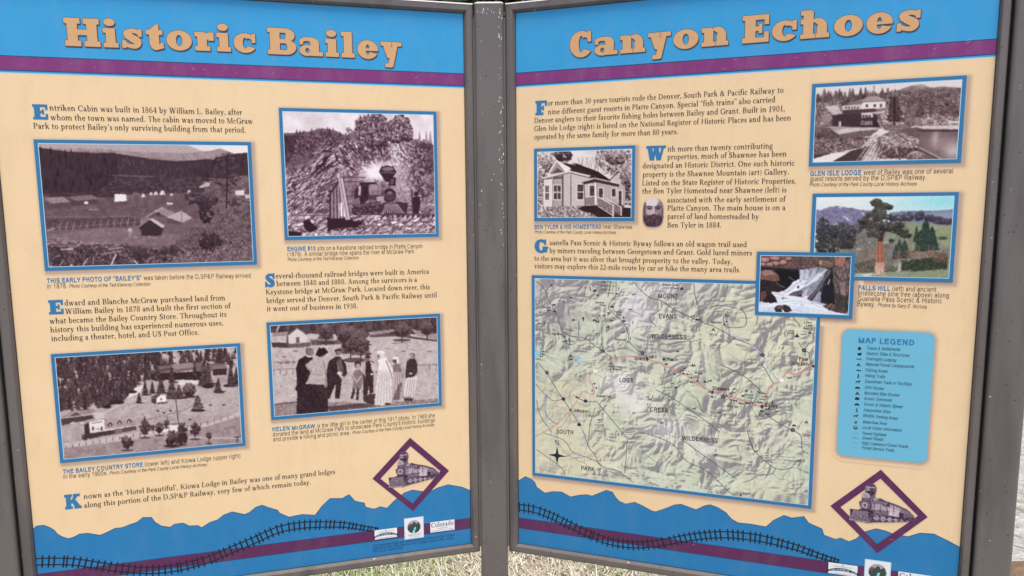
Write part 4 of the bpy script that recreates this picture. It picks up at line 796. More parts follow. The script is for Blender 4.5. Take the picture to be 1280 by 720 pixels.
def pic_lodge():
    s = Pic(1, (1005, 92, 6.0), [(95, 108), (1182, 50), (1142, 638), (68, 662)], 11); s.rough = 1.2
    R = s.R; s.fill(.9)
    s.poly([(560, 150), (700, 130), (800, 95), (880, 84), (950, 108), (1050, 100), (1180, 110), (1180, 200), (560, 200)], .48, tx=(.06, 30)); s.poly([(820, 90), (900, 84), (940, 105), (850, 108)], .62)
    s.poly([(85, 210), (130, 180), (250, 190), (400, 160), (560, 150), (700, 135), (900, 125), (1180, 110), (1180, 400), (80, 400)], .40, tx=(.14, 16))
    for y, x in sorted([(R.uniform(185, 330), R.uniform(85, 1180)) for _ in range(420)]):
        if 220 < x < 620 and y > 240: continue
        h = R.uniform(40, 90); c = R.uniform(.08, .36); s.con(x, y, h, h*.55, c, c+.3)
    s.clut([(620, 140), (1170, 130), (1160, 330), (600, 330)], 650, (4, 11), .1, .62, .3, 3); s.clut([(90, 220), (300, 200), (250, 370), (90, 380)], 300, (4, 10), .15, .85)
    s.con(190, 200, 80, 34, .25, .5)
    s.clut([(560, 250), (760, 250), (740, 400), (600, 390)], 220, (4, 11), .35, .9, .5, 3)
    s.poly([(160, 250), (250, 235), (290, 300), (220, 310)], .78, tx=(.1, 10)); s.poly([(135, 300), (215, 300), (200, 360), (135, 360)], .6, .6)
    # hotel
    s.poly([(215, 315), (310, 300), (540, 300), (590, 400), (560, 412), (215, 395)], .13, tx=(.05, 8)); s.poly([(295, 268), (545, 262), (545, 300), (295, 312)], .2)
    s.poly([(290, 240), (430, 215), (430, 268), (292, 275)], .82); s.poly([(430, 210), (540, 205), (618, 212), (612, 260), (430, 268)], .92)
    s.poly([(285, 242), (420, 200), (470, 200), (430, 235)], .52); s.poly([(415, 212), (480, 175), (545, 168), (622, 205), (540, 212)], .62); s.ln([(285, 243), (430, 214), (620, 208)], 5, .3)
    s.ln([(528, 92), (530, 168)], 6, .4); s.ln([(528, 140), (530, 168)], 12, .5)
    for x in (318, 340, 362, 384, 408): s.poly([(x-6, 250), (x+6, 248), (x+6, 266), (x-6, 267)], .25)
    for x in (474, 534, 580): s.poly([(x-8, 232), (x+8, 231), (x+8, 252), (x-8, 253)], .2)
    s.poly([(432, 296), (520, 292), (520, 330), (434, 335)], .86); s.poly([(512, 290), (600, 284), (610, 298), (530, 306)], .78)
    for x in (448, 472, 495): s.poly([(x-8, 312), (x+8, 311), (x+8, 332), (x-8, 333)], .2)
    for x in (440, 465, 490, 515): s.poly([(x-9, 358), (x+9, 357), (x+9, 384), (x-9, 385)], .78); s.poly([(x-4, 363), (x+4, 362), (x+4, 378), (x-4, 379)], .15)
    s.poly([(262, 360), (280, 359), (281, 395), (263, 396)], .92); s.poly([(540, 340), (560, 345), (592, 408), (575, 412)], .6); s.poly([(520, 340), (545, 342), (580, 412), (520, 405)], .08)
    for i in range(22): s.ln([(225+i*14, 318), (225+i*14, 392)], 2, .25)
    # big pine
    for i in range(10): s.tre(682, 200+i*17, 28+i*5, 15, .06, .34, 40, 9)
    s.ln([(682, 180), (680, 425)], 14, .06); s.tre(690, 440, 50, 18, .05, .3, 40); s.con(880, 380, 210, 90, .12, .4); s.ln([(876, 330), (876, 400)], 7, .08)
    # lawn, road
    s.poly([(80, 400), (560, 405), (600, 410), (300, 470), (180, 470), (80, 440)], .62, tx=(.06, 12)); s.poly([(185, 440), (330, 410), (560, 408), (450, 432), (250, 460)], .8, tx=(.05, 14)); s.poly([(250, 462), (420, 430), (560, 425), (500, 470), (300, 500)], .36, tx=(.06, 10))
    s.poly([(590, 385), (740, 390), (820, 400), (700, 440), (600, 425)], .42, tx=(.14, 8))
    # bushes left
    s.poly([(78, 380), (180, 400), (300, 480), (500, 480), (420, 560), (100, 610), (72, 610)], .3, tx=(.14, 10)); s.tre(130, 430, 55, 60, .12, .7, 140, 10); s.clut([(78, 480), (350, 490), (440, 520), (300, 590), (75, 610)], 300, (4, 11), .08, .75)
    s.clut([(340, 520), (560, 460), (560, 500), (440, 560)], 120, (4, 9), .4, .85)
    s.poly([(75, 610), (340, 585), (430, 560), (500, 540), (430, 660), (230, 660), (72, 665)], .18); s.poly([(75, 640), (210, 598), (345, 586), (290, 620), (215, 660), (70, 665)], .95)
    # water right
    s.poly([(730, 420), (830, 405), (1160, 410), (1150, 650), (860, 640), (850, 560), (740, 470)], .33); s.vg = None
    s.blurbox(1010, 520, 130, 75, .56, .8); s.blurbox(1120, 580, 80, 70, .82, .85); s.blurbox(985, 480, 26, 70, .78, .6)
    s.poly([(820, 395), (1160, 390), (1160, 420), (900, 418)], .82, tx=(.08, 8)); s.poly([(840, 425), (1160, 425), (1160, 440), (870, 438)], .14, .8)
    s.poly([(830, 330), (1165, 325), (1165, 385), (835, 392)], .5, tx=(.14, 9)); s.clut([(900, 310), (1165, 320), (1165, 385), (880, 390)], 160, (5, 12), .2, .92); s.poly([(1080, 362), (1165, 355), (1165, 375), (1080, 378)], .85)
    # rock and logs in front
    s.poly([(560, 480), (640, 440), (760, 450), (840, 470), (865, 560), (820, 640), (560, 640), (540, 560)], .34, tx=(.22, 10)); s.clut([(570, 470), (760, 450), (860, 490), (850, 560), (600, 570)], 230, (4, 12), .3, .95, .3, 3); s.clut([(590, 550), (860, 560), (800, 640), (580, 640)], 150, (4, 12), .05, .4)
    s.ln([(690, 560), (705, 610)], 6, .9); s.ln([(735, 530), (745, 560)], 6, .85); s.ln([(560, 610), (640, 560)], 6, .8)
    for i in range(11): s.ln([(395+i*16, 655), (510+i*9, 505+i*2)], 5, (.85, .35, .7, .2)[i % 4])
    s.clut([(480, 500), (580, 490), (560, 640), (400, 655)], 90, (3, 7), .3, .9, -.9, 4)
    s.poly([(585, 612), (618, 612), (618, 636), (585, 636)], .6); s.ln([(870, 560), (1030, 640)], 7, .75); s.ln([(862, 570), (1005, 645)], 5, .15); s.tre(830, 620, 70, 32, .25, .85, 90, 9)
    s.soft(4); s.film(.05, .10, 7); return s

def pic_pine():
    s = Pic(1, (1005, 238, 6.155), [(97, 55), (1150, 48), (1112, 672), (76, 652)], 13); s.rough = 2.5
    R = s.R; s.vgrad(50, (236, 240, 232), 170, (222, 232, 232)); s.blurbox(1100, 80, 420, 90, (150, 224, 228), .9)
    s.poly([(85, 145), (120, 155), (200, 128), (240, 122), (330, 132), (450, 152), (560, 158), (560, 330), (80, 330)], (128, 122, 152), tx=(.06, 18)); s.clut([(95, 160), (450, 160), (440, 240), (180, 260)], 230, (4, 10), (96, 92, 124), (164, 158, 182), .5, 3)
    s.ln([(310, 200), (350, 235)], 9, (226, 228, 236)); s.ln([(270, 128), (290, 138)], 7, (230, 232, 236)); s.ln([(445, 170), (465, 190)], 8, (220, 220, 230))
    s.poly([(660, 172), (800, 160), (1000, 160), (1150, 148), (1150, 320), (660, 320)], (126, 134, 156), tx=(.04, 22)); s.poly([(900, 175), (1150, 165), (1150, 240), (1000, 240)], (142, 150, 176), .8)
    s.poly([(200, 270), (260, 250), (260, 290)], (214, 210, 222))
    s.poly([(660, 250), (800, 240), (960, 262), (1140, 280), (1130, 680), (85, 670), (90, 420), (400, 330)], (136, 140, 118), tx=(.05, 24))
    s.poly([(390, 340), (620, 300), (700, 420), (700, 640), (380, 640), (330, 460)], (120, 116, 110), tx=(.06, 14)); s.poly([(960, 262), (1140, 282), (1130, 440), (1000, 380)], (146, 154, 118), tx=(.04, 14)); s.poly([(790, 250), (940, 255), (960, 380), (800, 340)], (140, 150, 120), tx=(.04, 10))
    s.clut([(380, 380), (700, 400), (700, 640), (380, 640)], 500, (3, 7), (94, 92, 84), (160, 156, 146), None, 2); s.clut([(420, 470), (560, 470), (560, 600), (400, 600)], 120, (4, 9), (90, 84, 70), (180, 150, 120), None, 2)
    s.ln([(410, 455), (440, 452)], 10, (190, 184, 180)); s.ln([(610, 410), (655, 400)], 9, (196, 196, 186)); s.ln([(500, 405), (520, 400)], 8, (176, 170, 166))
    def dark(x, y, rx, ry, n=90, a=(30, 34, 36), b=(96, 92, 84)): s.tre(x, y, rx, ry, a, b, n, 11)
    for x, y, rx, ry in ((150, 300, 55, 90), (130, 400, 50, 80), (300, 310, 70, 60), (260, 370, 80, 60), (350, 360, 60, 60), (200, 440, 110, 45), (320, 420, 70, 30), (230, 320, 40, 50)): dark(x, y, rx, ry, 110)
    s.con(148, 400, 200, 90, (40, 42, 48), (84, 82, 84)); dark(400, 310, 45, 35, 50, (44, 40, 44), (130, 112, 112))
    s.clut([(100, 300), (420, 260), (410, 420), (100, 470)], 260, (4, 9), (28, 30, 34), (112, 100, 96))
    for x, y, rx, ry in ((800, 205, 45, 35), (740, 215, 50, 25), (690, 220, 30, 20), (890, 205, 34, 34), (905, 180, 18, 18), (960, 215, 30, 22), (1030, 225, 40, 20), (985, 220, 22, 26), (1100, 240, 40, 22), (1060, 250, 60, 12)): dark(x, y, rx, ry, 50, (50, 44, 62), (104, 92, 104))
    for x, y, h, w_ in ((870, 400, 130, 60), (940, 440, 240, 130), (990, 460, 190, 120), (900, 470, 170, 110), (740, 520, 150, 90), (780, 520, 140, 100), (710, 530, 120, 60)): s.con(x, y, h, w_, (34, 46, 44), (74, 88, 72)); s.clut([(x-w_*.4, y), (x, y-h), (x+w_*.4, y)], 50, (4, 9), (26, 42, 38), (84, 98, 74), 0, 2)
    s.clut([(700, 470), (1080, 460), (1100, 540), (700, 560)], 170, (4, 10), (98, 66, 64), (160, 116, 108), None, 2)
    for x in (735, 870, 890, 965, 1000): s.ln([(x, 430), (x-4, 520)], 5, (150, 116, 108))
    s.poly([(760, 560), (850, 540), (1000, 520), (1110, 530), (1105, 600), (840, 630), (750, 610)], (44, 56, 44), tx=(.06, 9)); s.clut([(760, 540), (1110, 510), (1105, 610), (840, 635), (750, 610)], 320, (4, 9), (30, 40, 34), (96, 104, 74)); s.clut([(1000, 480), (1110, 480), (1110, 560), (1000, 550)], 90, (4, 9), (60, 62, 48), (150, 100, 90))
    s.clut([(390, 560), (560, 540), (560, 640), (390, 640)], 130, (4, 10), (50, 52, 44), (130, 112, 92)); s.clut([(620, 590), (730, 585), (730, 630), (620, 630)], 60, (4, 9), (60, 66, 52), (130, 126, 100)); s.ell(1070, 370, 40, 14, (70, 84, 62)); s.ell(680, 390, 22, 16, (56, 66, 52))
    s.poly([(380, 640), (1110, 615), (1110, 690), (380, 690)], (142, 150, 120), tx=(.05, 9)); s.poly([(400, 650), (560, 640), (640, 640), (480, 660)], (214, 210, 200))
    s.poly([(720, 636), (735, 570), (750, 545), (755, 575), (750, 625), (828, 612), (830, 625), (740, 645)], (186, 172, 170)); s.ln([(735, 632), (825, 620)], 9, (120, 104, 110))
    # the old tree
    s.poly([(575, 390), (600, 380), (612, 395), (622, 500), (628, 600), (632, 640), (556, 645), (560, 560), (563, 470)], (158, 98, 74), tx=(.07, 6))
    for i in range(5): s.ln([(570+i*10, 400), (562+i*14, 630)], 4, ((196, 134, 104), (124, 68, 52), (214, 172, 146), (140, 86, 68), (184, 116, 86))[i])
    s.clut([(556, 560), (628, 560), (632, 645), (556, 645)], 60, (4, 9), (196, 160, 140), (232, 206, 190), 1.5, 4, .7)
    s.poly([(570, 395), (585, 330), (560, 290), (600, 260), (630, 300), (625, 330), (608, 395)], (60, 44, 48))
    for x, y, rx, ry in ((560, 100, 45, 32), (600, 125, 60, 28), (640, 130, 50, 18), (585, 170, 55, 40), (540, 210, 80, 40), (610, 215, 75, 45), (490, 265, 65, 38), (560, 290, 80, 45), (640, 280, 70, 35), (700, 300, 55, 30), (760, 320, 50, 28), (740, 270, 40, 20), (460, 240, 40, 20), (540, 345, 50, 22), (790, 350, 40, 16)): dark(x, y, rx, ry, 75, (36, 38, 36), (106, 98, 86))
    s.clut([(430, 280), (560, 260), (620, 320), (590, 380), (480, 340)], 110, (3, 8), (50, 40, 46), (160, 124, 130))
    s.ln([(600, 330), (540, 280), (440, 270)], 5, (90, 66, 70)); s.ln([(620, 320), (720, 300), (800, 330)], 6, (60, 46, 48))
    s.poly([(628, 335), (655, 325), (668, 360), (650, 395), (622, 400)], (146, 148, 128))
    s.soft(4); s.film(.04, .10, 7); return s

def pic_falls():
    s = Pic(1, (940, 310, 7.83), [(88, 72), (968, 90), (940, 645), (70, 625)], 17, ss=3); s.rough = 4
    R = s.R; s.fill((52, 48, 52)); s.a += (s.nz(30)*.05)[:, :, None]
    s.poly([(80, 70), (400, 80), (400, 190), (250, 180), (80, 170)], (120, 84, 78), tx=(.1, 12))
    for x, y, rx, ry in ((130, 120, 60, 36), (235, 105, 60, 30), (240, 155, 55, 28), (320, 145, 44, 34), (370, 110, 40, 26), (180, 165, 50, 22), (110, 165, 36, 22)):
        s.ell(x, y, rx, ry, (74, 50, 52), n=12, jit=.1); s.ell(x-3, y-5, rx*.85, ry*.72, (168, 124, 116), n=12, jit=.15); s.ell(x-8, y-9, rx*.5, ry*.35, (196, 156, 148), .7, jit=.2)
    s.poly([(400, 80), (800, 85), (790, 200), (560, 210), (400, 190)], (92, 78, 74), tx=(.12, 10)); s.clut([(400, 85), (700, 85), (680, 195), (410, 190)], 260, (5, 13), (52, 46, 46), (152, 116, 108), 1.4, 3)
    s.poly([(80, 170), (250, 180), (470, 205), (490, 240), (240, 225), (80, 215)], (44, 40, 46)); s.ln([(80, 175), (470, 205)], 10, (140, 110, 112), .7)
    s.poly([(240, 215), (490, 230), (500, 320), (420, 330), (340, 420), (240, 430), (200, 380)], (26, 24, 28)); s.ln([(370, 285), (420, 320)], 6, (150, 146, 146))
    s.poly([(80, 225), (200, 215), (265, 260), (275, 320), (190, 340), (120, 320), (80, 330)], (122, 86, 76), tx=(.08, 10)); s.poly([(85, 235), (190, 222), (240, 260), (130, 275)], (166, 134, 122), .8); s.poly([(80, 310), (240, 330), (330, 390), (300, 430), (80, 420)], (46, 34, 38), tx=(.06, 10)); s.ln([(220, 310), (270, 365), (330, 390)], 5, (150, 142, 140))
    # falling water
    s.poly([(470, 215), (680, 190), (740, 210), (700, 330), (640, 520), (500, 480), (480, 300)], (150, 150, 164), tx=(.08, 12))
    for i in range(22): x = 485+i*9; s.ln([(x, 215), (x+R.uniform(-6, 6), 330)], R.uniform(3, 8), R.choice([(236, 238, 244), (206, 208, 218), (130, 130, 146), (96, 94, 108)]), .8)
    s.poly([(340, 420), (400, 350), (460, 310), (530, 320), (540, 370), (470, 420), (330, 480), (310, 450)], (244, 246, 250)); s.ell(487, 328, 13, 12, (90, 86, 92)); s.ell(462, 384, 12, 18, (70, 68, 76))
    s.poly([(310, 500), (400, 440), (500, 410), (520, 440), (440, 480), (330, 505)], (104, 90, 96), tx=(.06, 8))
    s.poly([(540, 380), (640, 310), (700, 330), (620, 470), (560, 500), (520, 470)], (142, 142, 158), tx=(.08, 10)); s.poly([(520, 340), (600, 280), (680, 250), (720, 240), (640, 330), (540, 370)], (236, 240, 246), .85); s.ln([(660, 200), (600, 310), (540, 350)], 14, (70, 64, 74))
    s.poly([(590, 500), (640, 440), (690, 430), (680, 540), (600, 540)], (150, 150, 172), .9)
    W_ = [(246, 248, 252), (226, 230, 238), (198, 204, 216), (168, 172, 186), (236, 240, 246)]
    s.flow([(500, 215), (495, 260), (490, 320)], 26, 9, 4, W_[1:4], .6); s.flow([(560, 215), (540, 270), (520, 330)], 30, 14, 4, W_[1:], .6); s.flow([(640, 205), (600, 270), (560, 330)], 30, 16, 4, W_[1:4], .55)
    s.flow([(720, 215), (660, 280), (580, 340), (540, 380)], 30, 14, 6, W_, .6); s.flow([(520, 340), (450, 350), (390, 400), (330, 440)], 60, 16, 7, W_, .6); s.flow([(690, 340), (640, 420), (610, 520)], 40, 20, 5, [(170, 172, 190), (140, 142, 160), (206, 208, 220)], .5)
    s.flow([(560, 400), (540, 440), (520, 490)], 30, 18, 5, [(210, 212, 222), (150, 150, 166), (236, 238, 244)], .5)
    # log
    s.poly([(500, 560), (640, 400), (760, 208), (788, 215), (760, 270), (660, 420), (570, 562)], (70, 62, 66), tx=(.08, 8)); s.ln([(530, 555), (660, 400), (770, 225)], 9, (150, 140, 142), .8); s.ln([(560, 560), (690, 390)], 5, (34, 30, 34)); s.ln([(690, 250), (745, 215)], 16, (212, 214, 222), .8)
    s.poly([(700, 400), (780, 260), (800, 220), (820, 420), (820, 560), (700, 530), (680, 470)], (34, 32, 36), tx=(.03, 10)); s.ln([(770, 310), (752, 355)], 9, (200, 200, 204))
    # stump at right
    s.poly([(790, 90), (965, 92), (940, 640), (830, 600), (810, 400), (800, 260)], (98, 84, 80), tx=(.12, 10)); s.clut([(800, 100), (960, 100), (940, 600), (830, 580)], 260, (6, 18), (50, 46, 46), (158, 130, 124), 1.5, 4)
    s.poly([(815, 92), (920, 92), (900, 180), (860, 190), (830, 160)], (170, 112, 92), tx=(.1, 8)); s.poly([(860, 330), (920, 330), (915, 450), (870, 450)], (160, 130, 132), .6, tx=(.1, 8)); s.poly([(820, 440), (945, 470), (940, 640), (830, 610)], (46, 48, 46), .7, tx=(.06, 9))
    s.poly([(668, 130), (690, 118), (800, 145), (800, 190), (690, 172), (668, 160)], (120, 94, 84)); s.ell(680, 145, 14, 24, (196, 150, 116)); s.ln([(700, 130), (795, 155)], 8, (160, 130, 116), .7)
    # pool
    s.poly([(65, 535), (250, 530), (420, 500), (560, 540), (720, 560), (940, 625), (945, 660), (65, 650)], (214, 222, 232), tx=(.05, 14))
    s.poly([(200, 435), (330, 430), (300, 510), (560, 470), (540, 560), (400, 600), (260, 540)], (236, 240, 246), .95); s.poly([(380, 540), (460, 510), (520, 525), (440, 555)], (150, 162, 158), .8)
    s.flow([(220, 450), (330, 480), (480, 500), (560, 540)], 60, 18, 7, [(250, 250, 252), (232, 238, 244), (206, 216, 226)], .6); s.flow([(80, 560), (260, 545), (420, 520), (600, 560), (900, 625)], 90, 26, 7, [(250, 250, 252), (226, 234, 242), (190, 204, 218), (240, 244, 250)], .55)
    for i in range(26): x = R.uniform(80, 800); y = R.uniform(545, 640); s.ln([(x, y), (x+R.uniform(40, 120), y+R.uniform(4, 18))], R.uniform(4, 9), R.choice([(250, 250, 252), (160, 176, 192), (190, 202, 214), (244, 246, 250)]), .7)
    s.poly([(80, 430), (115, 415), (180, 440), (240, 490), (262, 535), (200, 548), (120, 535), (75, 525)], (44, 32, 36), tx=(.05, 8)); s.poly([(90, 435), (140, 425), (150, 470), (110, 520), (80, 510)], (118, 78, 74), .8, tx=(.08, 7))
    s.poly([(225, 600), (250, 570), (320, 558), (380, 580), (402, 620), (330, 632), (240, 628)], (58, 46, 48), tx=(.06, 8)); s.poly([(250, 575), (320, 562), (310, 590), (250, 600)], (130, 100, 96), .7); s.poly([(300, 595), (330, 630), (308, 630)], (230, 232, 238))
    s.poly([(700, 560), (790, 540), (830, 560), (940, 600), (930, 640), (760, 610)], (80, 62, 62), tx=(.08, 9)); s.ln([(740, 590), (790, 545)], 12, (150, 108, 100)); s.ln([(780, 600), (815, 555)], 10, (136, 96, 90)); s.ell(500, 560, 22, 9, (180, 206, 206))
    s.soft(2.2); s.film(.035, .12, 8); return s

def pic_house():
    s = Pic(1, (660, 178, 6.3167), [(75, 78), (820, 55), (810, 590), (78, 592)], 19, ss=3); s.rough = 0.6
    R = s.R; s.fill(.90); s.a += (s.nz(60, 2)*.04)[:, :, None]
    s.clut([(75, 80), (350, 78), (350, 150), (170, 230), (78, 400)], 420, (4, 11), .08, .9)
    s.tre(280, 105, 70, 45, .04, .35, 110, 12); s.tre(150, 180, 40, 60, .25, .85, 80, 10); s.clut([(78, 250), (130, 260), (120, 500), (80, 520)], 160, (4, 10), .1, .85)
    for _ in range(26): x = R.uniform(380, 620); s.ln([(x, 260), (x+R.uniform(-50, 50), 120)], 2.2, .55)
    s.clut([(540, 70), (815, 62), (812, 500), (770, 500), (720, 260), (640, 260), (540, 160)], 1100, (5, 12), .1, .97, None, 2); s.tre(700, 120, 90, 60, .12, .95, 190, 12); s.tre(780, 300, 40, 150, .1, .9, 160, 12)
    # ground
    s.poly([(75, 510), (440, 500), (815, 520), (815, 600), (75, 600)], .62, tx=(.2, 9)); s.clut([(78, 500), (480, 510), (540, 595), (78, 595)], 420, (4, 11), .2, 1., None, 3)
    s.poly([(440, 505), (530, 498), (815, 520), (815, 600), (560, 595), (500, 560), (430, 545), (400, 520)], .08, tx=(.05, 8))
    # walls
    s.poly([(280, 260), (345, 245), (460, 275), (720, 330), (770, 350), (770, 510), (530, 498), (345, 505), (280, 505)], .74)
    s.poly([(345, 250), (500, 290), (530, 498), (345, 505)], .80); s.poly([(540, 310), (770, 350), (770, 510), (530, 498)], .70)
    s.poly([(130, 300), (200, 270), (200, 510), (130, 510)], .90); s.poly([(200, 265), (280, 260), (280, 505), (200, 510)], .68); s.poly([(280, 258), (340, 248), (340, 505), (280, 505)], .80)
    for x, c in ((200, .3), (275, .15), (282, .3), (342, .15)): s.ln([(x, 262), (x, 508)], 5, c)
    # roof
    s.poly([(240, 160), (350, 175), (480, 210), (640, 290), (650, 315), (530, 285), (480, 285), (350, 230), (300, 200)], .10); s.poly([(350, 165), (390, 170), (560, 235), (660, 305), (640, 318), (500, 250)], .06)
    s.poly([(110, 280), (330, 225), (500, 265), (480, 285), (340, 245), (130, 300)], .86); s.ln([(120, 296), (335, 243), (490, 283)], 5, .15)
    s.poly([(165, 235), (215, 145), (250, 165), (345, 215), (280, 240), (185, 255)], .6); s.poly([(160, 238), (222, 138), (236, 150), (180, 240)], .9); s.poly([(222, 138), (345, 208), (300, 238), (235, 160)], .96); s.poly([(185, 250), (235, 205), (280, 235)], .3, tx=(.1, 6))
    s.ln([(162, 238), (220, 142)], 4, .35)
    s.poly([(425, 320), (530, 290), (725, 335), (720, 355), (540, 318), (440, 335)], .15); s.ln([(425, 312), (530, 285), (730, 330)], 7, .82); s.ln([(535, 275), (535, 295)], 6, .5)
    s.ln([(650, 300), (720, 235)], 7, .06); s.poly([(660, 300), (720, 245), (725, 325)], .75, .8)
    # windows
    for x0, y0, x1, y1 in ((140, 345, 168, 395), (140, 403, 168, 455), (207, 342, 262, 392), (207, 400, 262, 452), (393, 335, 440, 392), (393, 398, 440, 452), (490, 345, 528, 425), (562, 365, 595, 440), (665, 370, 695, 432), (718, 385, 742, 500)):
        s.poly([(x0-7, y0-7), (x1+7, y0-7), (x1+7, y1+7), (x0-7, y1+7)], .92); s.poly([(x0, y0), (x1, y0), (x1, y1), (x0, y1)], .22, tx=(.15, 9))
    s.ln([(235, 342), (235, 452)], 5, .88); s.ln([(154, 345), (154, 455)], 4, .8); s.ln([(205, 285), (268, 280)], 20, .35); s.ln([(150, 290), (190, 285)], 12, .4); s.ln([(207, 300), (262, 298)], 6, .75); s.ln([(445, 330), (455, 500)], 6, .2)
    s.poly([(455, 440), (530, 430), (530, 495), (455, 498)], .52); s.ln([(455, 437), (530, 428)], 5, .85); s.poly([(528, 318), (543, 318), (545, 497), (530, 497)], .93); s.ln([(545, 320), (560, 497)], 4, .3)
    s.poly([(555, 440), (660, 480), (760, 500), (740, 580), (675, 575), (560, 500)], .22); s.ln([(555, 432), (680, 500)], 7, .92); s.ln([(610, 440), (740, 515)], 6, .9); s.ln([(675, 495), (675, 590)], 9, .92); s.ln([(738, 510), (738, 580)], 8, .9)
    for i in range(12): s.ln([(562+i*9.5, 440+i*5), (562+i*9.5, 505+i*6)], 3.5, .86)
    for i in range(7): s.ln([(682+i*8, 478+i*5), (682+i*8, 545+i*5)], 3, .8)
    s.ln([(555, 505), (675, 582)], 6, .88)
    s.soft(2.5); s.film(.05, .08, 7); return s
def pic_portrait():
    s = Pic(1, (660, 178, 6.3167), [(895, 432), (1085, 432), (1085, 690), (895, 690)], 23, ss=3)
    R = s.R; s.fill((238, 216, 190)); C1, C2 = (206, 190, 196), (96, 66, 74)
    s.poly([(918, 480), (938, 446), (985, 434), (1035, 440), (1064, 470), (1074, 530), (1076, 600), (1070, 650), (1035, 684), (985, 688), (935, 676), (908, 640), (906, 560)], (126, 102, 112))
    s.ell(992, 520, 66, 82, (184, 162, 168), n=24); s.ell(980, 476, 52, 34, (224, 212, 212), n=20); s.ell(975, 560, 40, 26, (196, 174, 178), n=16); s.ell(1042, 530, 28, 62, (140, 116, 124), .75, n=18)
    s.clut([(908, 470), (930, 448), (934, 520), (926, 590), (908, 580)], 60, (4, 8), (70, 48, 56), (140, 116, 122), 1.5, 3); s.clut([(1056, 455), (1074, 480), (1078, 590), (1060, 590), (1064, 510)], 60, (4, 8), (62, 42, 50), (120, 98, 106), 1.5, 3)
    s.ell(962, 522, 26, 13, (134, 108, 116), .9, n=14); s.ell(1028, 522, 26, 13, (116, 92, 100), .9, n=14)
    s.ln([(938, 511), (960, 505), (984, 511)], 8, (78, 56, 64)); s.ln([(1006, 511), (1030, 505), (1052, 511)], 8, (72, 50, 58)); s.ell(963, 525, 13, 6, (52, 34, 42)); s.ell(1029, 525, 13, 6, (48, 32, 38))
    s.poly([(987, 515), (1000, 513), (1008, 556), (1002, 568), (984, 566)], (204, 184, 186)); s.ln([(1004, 515), (1010, 560)], 7, (120, 96, 104)); s.ell(997, 570, 15, 5, (98, 74, 82))
    s.poly([(910, 575), (935, 590), (965, 576), (997, 570), (1030, 576), (1058, 590), (1076, 575), (1074, 640), (1048, 676), (996, 690), (944, 680), (914, 650)], (70, 46, 54))
    s.strokes([(908, 578), (965, 576), (1030, 576), (1076, 578), (1070, 650), (996, 690), (914, 655)], 170, (14, 34), (2, 5), (44, 28, 34), (140, 112, 118), 1.5, .7)
    s.ell(997, 582, 34, 9, (84, 60, 68), n=14); s.ell(997, 595, 16, 4, (128, 92, 98))
    s.soft(2.2)
    X = (np.arange(s.w)+.5)[None]/s.w*2-1; Y = (np.arange(s.h)+.5)[:, None]/s.h*2-1
    k = (np.abs(X)**3+np.abs(Y)**3) < .80
    f = np.clip((np.abs(X)**3+np.abs(Y)**3-.5)/.3, 0, 1)[:, :, None]
    s.a = s.a*(1-f)+s.col((238, 216, 188))*f
    s.keepm = k.astype(float); return s

